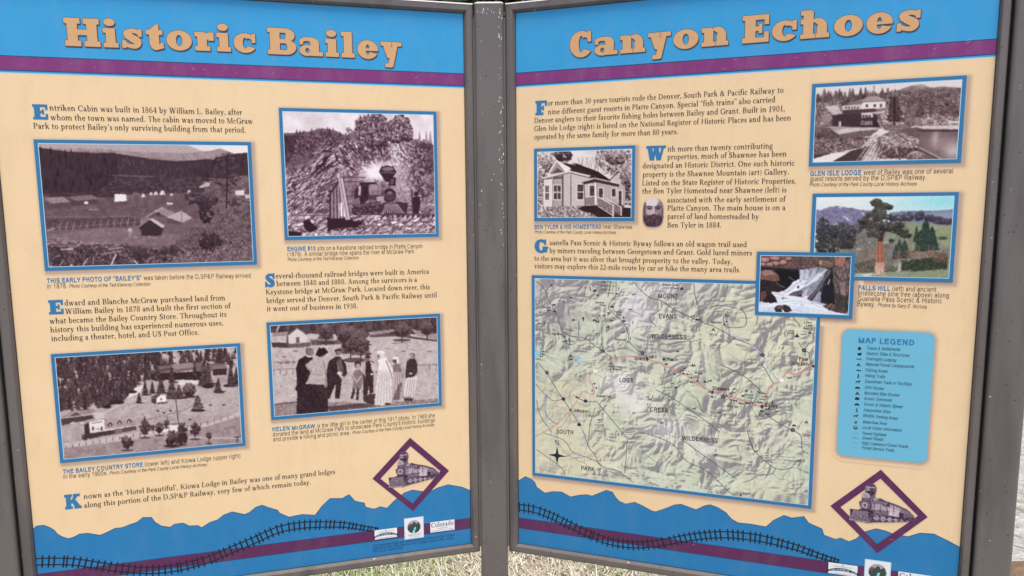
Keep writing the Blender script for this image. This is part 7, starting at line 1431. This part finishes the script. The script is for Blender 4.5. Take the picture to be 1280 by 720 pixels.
# ---- sponsors' boxes at the foot
LU = lambda x, y: at(0, 460+x/9.143, 640+y/9.143)
RU = lambda x, y: at(1, 1010+x/5.818, 650+y/5.818)
def quadbox(a, b, c, d): return ((a[0]+d[0])/2, (a[1]+b[1])/2, (b[0]+c[0])/2, (c[1]+d[1])/2)
B1 = quadbox(LU(72, 208), LU(330, 178), LU(333, 285), LU(78, 312)); B2 = quadbox(LU(418, 78), LU(628, 57), LU(630, 285), LU(425, 305)); B3 = quadbox(LU(710, 118), LU(988, 82), LU(988, 200), LU(714, 236))
r1, r2, r3 = RU(150, 305), RU(420, 287), RU(658, 372)
def moved(b, q, k=1.06): return (q[0], q[1], q[0]+(b[2]-b[0])*k, q[1]+(b[3]-b[1])*k)
for p, bb in ((0, (B1, B2, B3)), (1, (moved(B1, r1), moved(B2, r2), moved(B3, r3)))):
    b = bb[0]; w_, h_ = b[2]-b[0], b[3]-b[1]; cx = (b[0]+b[2])/2
    o1 = put(p, "sponsor_box", rect(*b), [[0, 1, 2, 3]], .0005, M_WHITE); tag(o1, "white sponsor box with black arched lettering band")
    arc = [(cx+w_*.56*t, b[1]+h_*(.52+.30*t*t), h_*.27*(1-.5*t*t)) for t in np.linspace(-1, 1, 15)]
    uni(p, "arched_band", pathpoly(arc), .00056, M_TRACK, o1)
    def arcline(txt, fr, size, y0, k, m):
        VV, FF, n = [], [], 0
        for i, ch in enumerate(txt):
            if ch == ' ': continue
            t = -1+2*(i+.5)/len(txt); v, f = setline(ch, 'bold', size, (cx+w_*fr*t-size*.3, b[1]+h_*(y0+k*t*t)), None, 0); VV.append(v); FF += [[j+n for j in q] for q in f]; n += len(v)
        put(p, "band_lettering", np.concatenate(VV), FF, .00062, m, o1)
    arcline("STATE HISTORICAL FUND", .48, h_*.20, .60, .28, M_PALE)
    writing(p, "small_lettering", [("COLORADO HISTORICAL SOCIETY", 'sans', h_*.13, (b[0]+w_*.16, b[1]+h_*.32), (b[2]-w_*.16, b[1]+h_*.32), 0), ("Preserving the Past", 'sans', h_*.13, (b[0]+w_*.2, b[1]+h_*.95), (b[2]-w_*.2, b[1]+h_*.95), 0)], .00056, M_GREY, o1)
    uni(p, "small_mark", shape('tent', cx, b[1]+h_*.13, h_*.08), .00056, M_TRACK, o1)
    b = bb[1]; w_, h_ = b[2]-b[0], b[3]-b[1]; cx = (b[0]+b[2])/2
    o2 = put(p, "county_badge", rect(*b), [[0, 1, 2, 3]], .0005, M_WHITE); tag(o2, "white square badge with green mountains and a stream in a circle")
    k = .0012; put(p, "badge_edge", rect(b[0]-k, b[1]-k, b[2]+k, b[3]+k)+rect(*b), [[i, (i+1) % 4, 4+(i+1) % 4, 4+i] for i in range(4)], .00045, M_PALE, o2)
    cy, rr = b[1]+h_*.44, w_*.37
    put(p, "badge_sky", [(cx+rr*math.cos(6.283*i/28), cy+rr*math.sin(6.283*i/28)) for i in range(28)], [list(range(28))], .00056, mat("badge_grey", alb((176, 164, 172)), .45), o2)
    def inc(pts): 
        out = []
        for x, y in pts:
            d = math.hypot(x, y); s_ = min(1, 1/d) if d > 0 else 1; out.append((cx+x*s_*rr, cy+y*s_*rr))
        return out
    uni(p, "badge_far_peaks", [inc([(-1, .3), (-.95, -.2), (-.7, -.5), (-.45, -.55), (-.2, -.3), (0, -.2), (.3, .3)])], .00060, mat("badge_plum", alb((112, 70, 104)), .45), o2)
    uni(p, "badge_hills", [inc([(-.98, .2), (-.8, -.05), (-.55, -.1), (-.3, -.4), (-.05, -.75), (.2, -.68), (.32, -.35), (.6, -.62), (.78, -.5), (.97, .1), (.9, .5), (.6, .85), (.2, 1), (-.3, .98), (-.7, .75), (-.95, .4)])], .00064, M_GREEN, o2)
    uni(p, "badge_stream", [inc([(-.35, .95), (-.15, .55), (.05, .3), (-.05, .15), (.3, .05), (.25, .35), (.1, .6), (.15, 1)])], .00068, mat("badge_water", alb((150, 214, 232)), .45), o2)
    writing(p, "badge_lettering", [("PARK COUNTY", 'serif', h_*.12, (b[0]+w_*.16, b[1]+h_*.88), (b[2]-w_*.12, b[1]+h_*.88), 0), ("COLORADO", 'sans', h_*.055, (b[0]+w_*.22, b[1]+h_*.955), (b[2]-w_*.2, b[1]+h_*.955), 0)], .00056, M_GREEN, o2)
    b = bb[2]; w_, h_ = b[2]-b[0], b[3]-b[1]
    o3 = put(p, "sponsor_box", rect(*b), [[0, 1, 2, 3]], .0005, M_WHITE); tag(o3, "white sponsor box with the state name in serif letters")
    writing(p, "box_lettering", [("Colorado", 'serif', h_*.66, (b[0]+w_*.04, b[1]+h_*.52), (b[2]-w_*.04, b[1]+h_*.50), 0), ("Tourism Office", 'sans', h_*.15, (b[0]+w_*.28, b[1]+h_*.72), (b[2]-w_*.28, b[1]+h_*.72), 0), ("COLORADO OFFICE OF TOURISM", 'sans', h_*.13, (b[0]+w_*.06, b[1]+h_*.92), (b[2]-w_*.06, b[1]+h_*.92), 0)], .00056, M_TRACK, o3)
writing(0, "funding_note", [("This interpretive exhibit was made possible with funding from the Colorado", 'sans', .0060, LU(55, 398), LU(993, 270), 0), ("Historical Society, State Historical Fund, Colorado Tourism Office, and the", 'sans', .0060, LU(55, 430), LU(978, 308), 0), ("Park County Tourism Office.", 'sans', .0060, LU(57, 463), LU(412, 416), 0)], .0004, M_NAVY)
# ------------------------------------------------------------------ posts
def post(name, x, y, rz, top, label, half=.0253, sides=(-1, 1), flange=True):
    t = empty(name, (x, y, 0), rz, label, "post", "square steel posts of the kiosk")
    r = .006
    q = []
    for cx, cy, a0 in ((half-r, -half+r, -90), (half-r, half-r, 0), (-half+r, half-r, 90), (-half+r, -half+r, 180)):
        for i in range(5): a = rad(a0+90*i/4); q.append((cx+r*math.cos(a), cy+r*math.sin(a)))
    n = len(q); V, Fq = [], []
    rings = [(-.3, 1), (.02, 1), (top, 1)]
    for z, s_ in rings: V += [(a*s_, b*s_, z) for a, b in q]
    for k in range(len(rings)-1):
        for i in range(n): j = (i+1) % n; Fq.append([k*n+i, k*n+j, (k+1)*n+j, (k+1)*n+i])
    Fq.append(list(range(n))[::-1]); Fq.append([(len(rings)-1)*n+i for i in range(n)])
    mesh_obj("tube", V, Fq, M_STEEL, t)
    V, Fq = [], []
    rr = ((top+.0001, 1.001), (top+.0022, 1.0), (top+.0040, .975), (top+.0051, .93), (top+.0056, .80))
    for z, s_ in rr: V += [(a*s_, b*s_, z) for a, b in q]
    for k in range(len(rr)-1):
        for i in range(n): j = (i+1) % n; Fq.append([k*n+i, k*n+j, (k+1)*n+j, (k+1)*n+i])
    Fq.append(list(range(n))[::-1]); Fq.append([(len(rr)-1)*n+i for i in range(n)])
    mesh_obj("end_cap", V, Fq, M_STEEL, t)
    V, Fq = [], []                                    # the arris of the cap: bare edge and its highlight, both in one pale colour
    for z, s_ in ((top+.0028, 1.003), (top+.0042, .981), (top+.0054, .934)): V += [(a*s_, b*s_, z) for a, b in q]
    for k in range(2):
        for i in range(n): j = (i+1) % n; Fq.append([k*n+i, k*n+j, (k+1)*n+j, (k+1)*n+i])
    mesh_obj("highlight_wear_edge", V, Fq, M_CHIP_GLINT, t)
    # the channel on each flank that takes the panel: a narrow flange and a dark slot behind it
    def slab(nm, x0, x1, y0, y1, z0, z1, m):
        V = [(x0, y0, z0), (x1, y0, z0), (x1, y0, z1), (x0, y0, z1), (x0, y1, z0), (x1, y1, z0), (x1, y1, z1), (x0, y1, z1)]
        mesh_obj(nm, V, [[0, 1, 2, 3], [7, 6, 5, 4], [4, 5, 1, 0], [5, 6, 2, 1], [6, 7, 3, 2], [7, 4, 0, 3]], m, t)
    for sg in sides:
        a_, b_ = sorted((sg*(half-.001), sg*(half+.0026)))
        if flange: slab("side_flange", a_, b_, -half+.007, half-.006, CAMZ+Z0-H-.004, top-.018, M_STEEL)
        a_, b_ = sorted((sg*(half+(.0022 if flange else -.001)), sg*(half+.0068))); slab("panel_slot", a_, b_, -half+.016, half-.010, CAMZ+Z0-H-.002, top-.012, M_DARK)
    return t
ztop = CAMZ+Z0+.0088
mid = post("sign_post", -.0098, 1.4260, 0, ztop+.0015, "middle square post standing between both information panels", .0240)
# chipped paint along the middle post's front edge and cap
rng = random.Random(4); V, Fq = [], []
for i in range(70):
    z = ztop-.006-abs(rng.gauss(0, .17)) - (.0 if rng.random() < .5 else rng.uniform(0, .2)); x = .0192+rng.uniform(-.004, .0028)
    if rng.random() < .10: x = rng.uniform(-.02, .02); z = ztop-rng.uniform(.004, .012)
    if rng.random() < .12: x = rng.uniform(-.021, .021); z = ztop-rng.uniform(.02, .7)
    w_, h_ = rng.uniform(.0003, .0011), rng.uniform(.0004, .0028)
    k = len(V); m_ = 6
    V += [(x+w_*math.cos(6.283*j/m_)*rng.uniform(.6, 1.2), -.02405, z+h_*math.sin(6.283*j/m_)*rng.uniform(.6, 1.2)) for j in range(m_)]; Fq.append(list(range(k, k+m_))[::-1])
mesh_obj("paint_chips", V, Fq, M_CHIP_GLINT, mid)
def along(p, u, back):
    o, e = PL[p]; n = _n[p]; q = o+e*u-n*back; return q.x, q.y, math.atan2(e.y, e.x)
off = RAIL+.0035+.0253
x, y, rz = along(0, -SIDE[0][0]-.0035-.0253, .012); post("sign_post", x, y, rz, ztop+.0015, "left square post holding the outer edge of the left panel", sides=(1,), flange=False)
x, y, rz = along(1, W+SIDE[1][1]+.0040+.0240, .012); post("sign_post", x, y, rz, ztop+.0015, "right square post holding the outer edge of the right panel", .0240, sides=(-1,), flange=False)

# ------------------------------------------------------------------ the land
def bank(y): return 1.62+.10*math.sin(y*1.7)+.05*math.sin(y*4.1+1)+max(0, y-4)*.45
def height(x, y):
    b = bank(y)
    if x < b-.45: base = 0
    else:
        t = min(1, (x-b+.45)/.75); base = -.34*t*t*(3-2*t)
        if x > b+.5: base = -.34-.25*min(1, (x-b-.5)/1.5)
    far = x-b-9
    if far > 0: base = -.59+min(1.0, far*.35)*1.2+far*.03
    return base + .018*math.sin(x*2.3+y*1.1)*math.cos(y*1.9-x*.7) + max(0, math.hypot(x, y)-14)*.03*(1 if x < b else .3)
def grid_axis(fine0, fine1, step, lim):
    a = list(np.arange(fine0, fine1, step)); s_ = step
    while a[-1] < lim: s_ *= 1.25; a.append(a[-1]+s_)
    s_ = step
    while a[0] > -lim: s_ *= 1.25; a.insert(0, a[0]-s_)
    return a
xs, ys = grid_axis(-2.5, 4, .09, 400), grid_axis(.6, 6, .09, 400)
V = [(x, y, height(x, y) if abs(x) < 60 and abs(y) < 60 else height(max(-60, min(60, x)), max(-60, min(60, y)))) for y in ys for x in xs]
nx = len(xs); Fq = [[j*nx+i, j*nx+i+1, (j+1)*nx+i+1, (j+1)*nx+i] for j in range(len(ys)-1) for i in range(nx-1)]
def ground_material():
    m = bpy.data.materials.new("dry_turf"); n, b = nodes(m); L = n.links; b.inputs["Roughness"].default_value = .9
    tc = n.nodes.new("ShaderNodeTexCoord")
    a = n.nodes.new("ShaderNodeTexNoise"); a.inputs["Scale"].default_value = 3.2; a.inputs["Detail"].default_value = 8; a.inputs["Roughness"].default_value = .7; L.new(tc.outputs["Object"], a.inputs["Vector"])
    cr_ = n.nodes.new("ShaderNodeValToRGB"); L.new(a.outputs["Fac"], cr_.inputs[0]); e = cr_.color_ramp.elements
    e[0].position = .30; e[0].color = (.16, .13, .08, 1); e[1].position = .7; e[1].color = (.58, .52, .40, 1)
    q = cr_.color_ramp.elements.new(.48); q.color = (.40, .34, .24, 1)
    g = n.nodes.new("ShaderNodeTexNoise"); g.inputs["Scale"].default_value = 60; g.inputs["Detail"].default_value = 5; L.new(tc.outputs["Object"], g.inputs["Vector"])
    mr = n.nodes.new("ShaderNodeMapRange"); mr.inputs[1].default_value = .3; mr.inputs[2].default_value = .7; mr.inputs[3].default_value = .55; mr.inputs[4].default_value = 1.4; L.new(g.outputs["Fac"], mr.inputs[0])
    sc_ = n.nodes.new("ShaderNodeVectorMath"); sc_.operation = 'SCALE'; L.new(cr_.outputs[0], sc_.inputs[0]); L.new(mr.outputs[0], sc_.inputs["Scale"]); L.new(sc_.outputs[0], b.inputs["Base Color"])
    bp = n.nodes.new("ShaderNodeBump"); bp.inputs["Strength"].default_value = .7; bp.inputs["Distance"].default_value = .02; L.new(g.outputs["Fac"], bp.inputs["Height"]); L.new(bp.outputs[0], b.inputs["Normal"])
    return m
tag(mesh_obj("ground", V, Fq, ground_material(), smooth=True), kind="structure")
# the river
def water_material():
    m = bpy.data.materials.new("rippled_river"); n, b = nodes(m); L = n.links
    b.inputs["Base Color"].default_value = (.56, .54, .48, 1); b.inputs["Roughness"].default_value = .07; b.inputs["IOR"].default_value = 1.33; b.inputs["Specular IOR Level"].default_value = .9
    tc = n.nodes.new("ShaderNodeTexCoord"); mp_ = n.nodes.new("ShaderNodeMapping"); mp_.inputs["Rotation"].default_value = (0, 0, rad(20)); mp_.inputs["Scale"].default_value = (1.4, .8, 1); L.new(tc.outputs["Object"], mp_.inputs[0])
    a = n.nodes.new("ShaderNodeTexNoise"); a.inputs["Scale"].default_value = 5; a.inputs["Detail"].default_value = 6; a.inputs["Distortion"].default_value = 1.2; L.new(mp_.outputs[0], a.inputs["Vector"])
    c = n.nodes.new("ShaderNodeTexNoise"); c.inputs["Scale"].default_value = 17; c.inputs["Detail"].default_value = 3; L.new(mp_.outputs[0], c.inputs["Vector"])
    ad = n.nodes.new("ShaderNodeMath"); ad.operation = 'MULTIPLY_ADD'; L.new(c.outputs["Fac"], ad.inputs[0]); ad.inputs[1].default_value = .35; L.new(a.outputs["Fac"], ad.inputs[2])
    bp = n.nodes.new("ShaderNodeBump"); bp.inputs["Strength"].default_value = 1.0; bp.inputs["Distance"].default_value = .13; L.new(ad.outputs[0], bp.inputs["Height"]); L.new(bp.outputs[0], b.inputs["Normal"])
    return m
rv = []; ry = np.arange(-8, 60, .5)
for y in ry: rv += [(bank(y)-.3, y, -.235), (bank(y)+10.5, y, -.235)]
tag(mesh_obj("river", rv, [[2*i, 2*i+1, 2*i+3, 2*i+2] for i in range(len(ry)-1)], water_material()), kind="structure")

# ------------------------------------------------------------------ grass behind the panels
rs = np.random.default_rng(8)
def blades(n, x0, x1, y0, y1, hmin, hmax, lie, wd, keep=None):
    x = rs.uniform(x0, x1, n); y = rs.uniform(y0, y1, n)
    ok = x < np.array([bank(v) for v in y])-.15
    if keep is not None: ok &= keep(x, y)
    x, y = x[ok], y[ok]; n = len(x)
    z = np.array([height(a, b) for a, b in zip(x, y)])
    L = rs.uniform(hmin, hmax, n); a = rs.uniform(0, 2*np.pi, n)
    l = rs.uniform(*lie, n); dx, dy, dz = np.cos(a)*l, np.sin(a)*l, np.sqrt(np.maximum(1-l*l, .004))
    w0 = rs.uniform(*wd, n); px_, py_ = -np.sin(a)*w0, np.cos(a)*w0
    P_ = np.stack([x, y, z+.002+rs.uniform(0, .02, n)*(l > .8)], 1); D_ = np.stack([dx, dy, dz], 1)*L[:, None]; S_ = np.stack([px_, py_, 0*px_], 1)
    bend = np.stack([np.cos(a), np.sin(a), -.5*np.ones(n)], 1)*(L*rs.uniform(.02, .25, n))[:, None]
    V = np.stack([P_-S_, P_+S_, P_+D_*.55+S_*.8, P_+D_*.55-S_*.8, P_+D_+bend], 1).reshape(-1, 3)
    k = np.arange(n)*5
    Fq = np.concatenate([np.stack([k, k+1, k+2], 1), np.stack([k, k+2, k+3], 1), np.stack([k+3, k+2, k+4], 1)])
    return V, Fq, x, y
def patch(x, y): return np.sin(x*2.1+1)*np.cos(y*2.7)+.6*np.sin(x*5.3+y*3.1)+.3*np.sin(y*9-x*7)
def grass(parts):
    VV, FF, CC, k = [], [], [], 0
    for (V, Fq, x, y), (c0, c1) in parts:
        n = len(x); t = rs.random((n, 1)); c = np.array(c0)*(1-t)+np.array(c1)*t; c *= rs.uniform(.75, 1.2, (n, 1))
        VV.append(V); FF.append(Fq+k); CC.append(np.repeat(c, 5, 0)); k += len(V)
    return np.concatenate(VV), np.concatenate(FF), np.clip(np.concatenate(CC), 0, .8)
STRAW = ((.50, .43, .29), (.85, .80, .66)); GREEN = ((.16, .26, .06), (.42, .54, .22)); BROWN = ((.12, .075, .045), (.30, .20, .14))
mg = vcol_mat("grass_blade", .75, .2, .05, 300)
near = (-1.3, 1.75, 1.7, 4.6)
V, Fq, C_ = grass([(blades(30000, *near, .02, .08, (.75, .998), (.0009, .0020)), STRAW), (blades(9000, *near, .03, .10, (.2, .9), (.0010, .0022), lambda x, y: patch(x, y) < .6), STRAW),
 (blades(46000, *near, .02, .075, (.2, .9), (.0012, .0030), lambda x, y: patch(x, y)+rs.normal(0, .7, len(x)) > -.1), GREEN), (blades(4500, *near, .012, .04, (.7, .99), (.002, .005), lambda x, y: patch(x, y) < .2), BROWN), (blades(26000, *near, .008, .03, (.6, .99), (.0015, .004)), ((.55, .50, .40), (.85, .82, .72)))])
tag(mesh_obj("dry_grass", V, Fq, mg, cols=C_), kind="stuff")
V, Fq, C_ = grass([(blades(16000, -6, 1.6, 4.6, 12, .08, .26, (.2, .95), (.003, .007)), STRAW), (blades(12000, -6, 1.6, 4.6, 12, .06, .2, (.1, .8), (.003, .007), lambda x, y: patch(x, y) > .1), GREEN), (blades(12000, -6, -1.3, 1.7, 4.6, .03, .12, (.5, .97), (.0015, .0035)), STRAW), (blades(9000, -6, -1.3, 1.7, 4.6, .03, .10, (.2, .9), (.0015, .0035)), GREEN), (blades(9000, -5, 1.6, -1.2, 1.7, .04, .14, (.3, .97), (.0015, .0035)), STRAW), (blades(8000, -5, 1.6, -1.2, 1.7, .03, .12, (.1, .8), (.0015, .0035)), GREEN)])
tag(mesh_obj("meadow_grass", V, Fq, mg, cols=C_), kind="stuff")

# ------------------------------------------------------------------ river stones
def stone(name, x, y, z, r, seed, m, label, group=None, flat=.6):
    bm = bmesh.new(); bmesh.ops.create_icosphere(bm, subdivisions=4, radius=1)
    R = random.Random(seed); ph = [(R.uniform(-1, 1), R.uniform(-1, 1), R.uniform(-1, 1), R.uniform(1.5, 4.5), R.uniform(0, 6)) for _ in range(9)]
    for v in bm.verts:
        f = 1+sum(.16/(k_*.5)*math.sin(k_*(a*v.co.x+b*v.co.y+c*v.co.z)+o_) for a, b, c, k_, o_ in ph); v.co *= f; v.co.z *= flat
    me = bpy.data.meshes.new(name); bm.to_mesh(me); bm.free(); me.polygons.foreach_set("use_smooth", [True]*len(me.polygons)); me.materials.append(m)
    o = bpy.data.objects.new(name, me); COL.objects.link(o); o.location = (x, y, z); o.scale = (r, r*.8, r); o.rotation_euler = (0, 0, R.uniform(0, 6))
    return tag(o, label, "rock", group)
M_ROCK = mat("brown_river_rock", (.20, .135, .085), .75, .6, 4, .3, .6, 14); M_ROCK2 = mat("grey_river_rock", (.24, .22, .20), .75, .5, 4, .3, .6, 14)
def onplane(x, y, z):
    d = FWD + RT*((x-CX)/F) - UP*((y-CY)/F); t = (z-CAMZ)/d.z; return d*t
q = onplane(1272, 702, -.2); stone("river_rock", q.x+.07, q.y, -.25, .11, 7, M_ROCK, "brown wet rock at the water's edge just beyond the right post")
for i, (x, y, r, lb) in enumerate(((3.3, 4.6, .22, "grey rounded boulder breaking the river water nearest the bank"), (4.6, 6.4, .3, "large grey boulder far out in the middle of the river"), (2.5, 7.4, .2, "small grey rock by the near bank further upstream"))):
    stone("river_rock", x, y, -.22, r, 20+i, M_ROCK2, lb)

# ------------------------------------------------------------------ trees behind
def tree_mats():
    m = vcol_mat("conifer_needles", .7, .2, .1, 20); b_ = mat("conifer_bark", (.09, .06, .045), .9, .4, 12, .2, .5, 40); return m, b_
M_NEEDLE, M_BARK = tree_mats()
def conifer_crown(seed, h, r, col):
    R = np.random.default_rng(seed); P_, C_ = [], []
    z = h*.10
    while z < h*.985:
        t = (z-h*.10)/(h*.9); L = r*(1-t)**.85*R.uniform(.8, 1.12)+.06; nb = int(R.integers(5, 9)); a0 = R.uniform(0, 6.28)
        for b in range(nb):
            a = a0+b*6.283/nb+R.uniform(-.25, .25); l = L*R.uniform(.7, 1.1); m = max(6, int(l*30))
            s_ = R.uniform(.08, 1, m)**.7*l
            zz = z - s_*.28 + (s_/l)**2*.10*l + R.normal(0, .03, m); w = R.normal(0, .10+.08*l, m)*(s_/l)**.4
            P_.append(np.stack([np.cos(a)*s_-np.sin(a)*w, np.sin(a)*s_+np.cos(a)*w, zz], 1)); C_.append(np.full(m, R.uniform(.6, 1.25)))
        z += R.uniform(.16, .26)*(1.1-.5*t)*h/9
    P_ = np.concatenate(P_); k = np.concatenate(C_); n = len(P_)
    d = P_*[1, 1, 0]; d /= np.linalg.norm(d, axis=1)[:, None]+1e-6; d += R.normal(0, .55, (n, 3)); d[:, 2] -= .1; d /= np.linalg.norm(d, axis=1)[:, None]
    up = R.normal(0, 1, (n, 3)); s_ = np.cross(d, up); s_ /= np.linalg.norm(s_, axis=1)[:, None]
    L = R.uniform(.09, .19, n)[:, None]; wd = R.uniform(.018, .04, n)[:, None]
    V = np.stack([P_-s_*wd, P_+s_*wd, P_+d*L+s_*wd*.5, P_+d*L-s_*wd*.5], 1).reshape(-1, 3); i = np.arange(n)[:, None]*4+np.arange(4)
    c = np.array(col)*(k*R.uniform(.7, 1.3, n))[:, None]
    return V, i, np.repeat(np.clip(c, 0, .5), 4, 0)
def trunk_mesh(h, r, seed):
    R = random.Random(seed); V, Fq = [], []; n = 9; lv = [(-.2, 1.25), (.15, 1.0), (h*.3, .78), (h*.6, .48), (h*.97, .06)]
    for z, s_ in lv:
        ox, oy = R.uniform(-.03, .03), R.uniform(-.03, .03); V += [(ox+r*s_*math.cos(6.283*i/n), oy+r*s_*math.sin(6.283*i/n), z) for i in range(n)]
    for k in range(len(lv)-1):
        for i in range(n): j = (i+1) % n; Fq.append([k*n+i, k*n+j, (k+1)*n+j, (k+1)*n+i])
    return V, Fq
protos = []
for sd, h, r, col in ((1, 9.5, 2.1, (.030, .055, .022)), (2, 7.5, 1.9, (.055, .085, .035)), (3, 11, 2.3, (.024, .045, .024))):
    protos.append((h, r, col, conifer_crown(sd, h, r, col), trunk_mesh(h, .13+.012*h, sd)))
SPOT = [(-4.6, 9.8, 0, "dark conifer second from the left in the front row"), (-2.2, 9.4, 2, "dark conifer nearest behind the left panel's title"), (1.5, 11.8, 0, "dark conifer close behind the right panel's inner corner"), (3.6, 11.6, 2, "tall dark conifer over the middle of the right panel"), (-.4, 11.6, 0, "dark conifer just left of the light green one behind the middle post"), (5.6, 14.0, 1, "light green conifer on the near bank behind the right panel"), (-2.3, 15.8, 0, "second-row dark conifer behind the left panel"), (3.0, 17.4, 0, "second-row dark conifer behind the right panel"), (-3.2, 11.5, 0, "tall dark conifer showing over the left panel's top rail"), (-1.2, 13.2, 2, "very tall conifer just left of the middle post, behind the others"), (.55, 10.4, 1, "light green conifer right behind the middle post"), (2.1, 14.6, 2, "tall dark conifer behind the right panel's inner corner"), (-6.0, 13.5, 1, "light green conifer hidden behind the left panel"), (-8.6, 11.0, 0, "outermost conifer on the left"), (-4.6, 17.5, 2, "distant conifer in the second row on the left"), (.2, 18.5, 0, "distant conifer in the second row in line with the middle post"), (19.0, 17.0, 2, "tall conifer on the far river bank, nearest the water"), (18.5, 12.0, 0, "conifer on the far river bank towards the right"), (22.5, 23.0, 1, "light green conifer far up the other river bank"), (26.0, 19.0, 2, "conifer standing back from the far river bank")]
made = {}
for i, (x, y, k, lb) in enumerate(SPOT):
    h, r, col, (V, Fq, C_), (tv_, tf_) = protos[k]
    t = empty("conifer_tree", (x, y, height(x, y)), i*1.3, lb, "tree", "conifers behind the panels")
    if k not in made:
        made[k] = (mesh_obj("crown", V, Fq, M_NEEDLE, t, cols=C_), mesh_obj("trunk", tv_, tf_, M_BARK, t, smooth=True))
    else:
        for o in made[k]:
            c = o.copy(); COL.objects.link(c); c.parent = t
    t.scale = (1+.06*math.sin(i*2.1),)*3
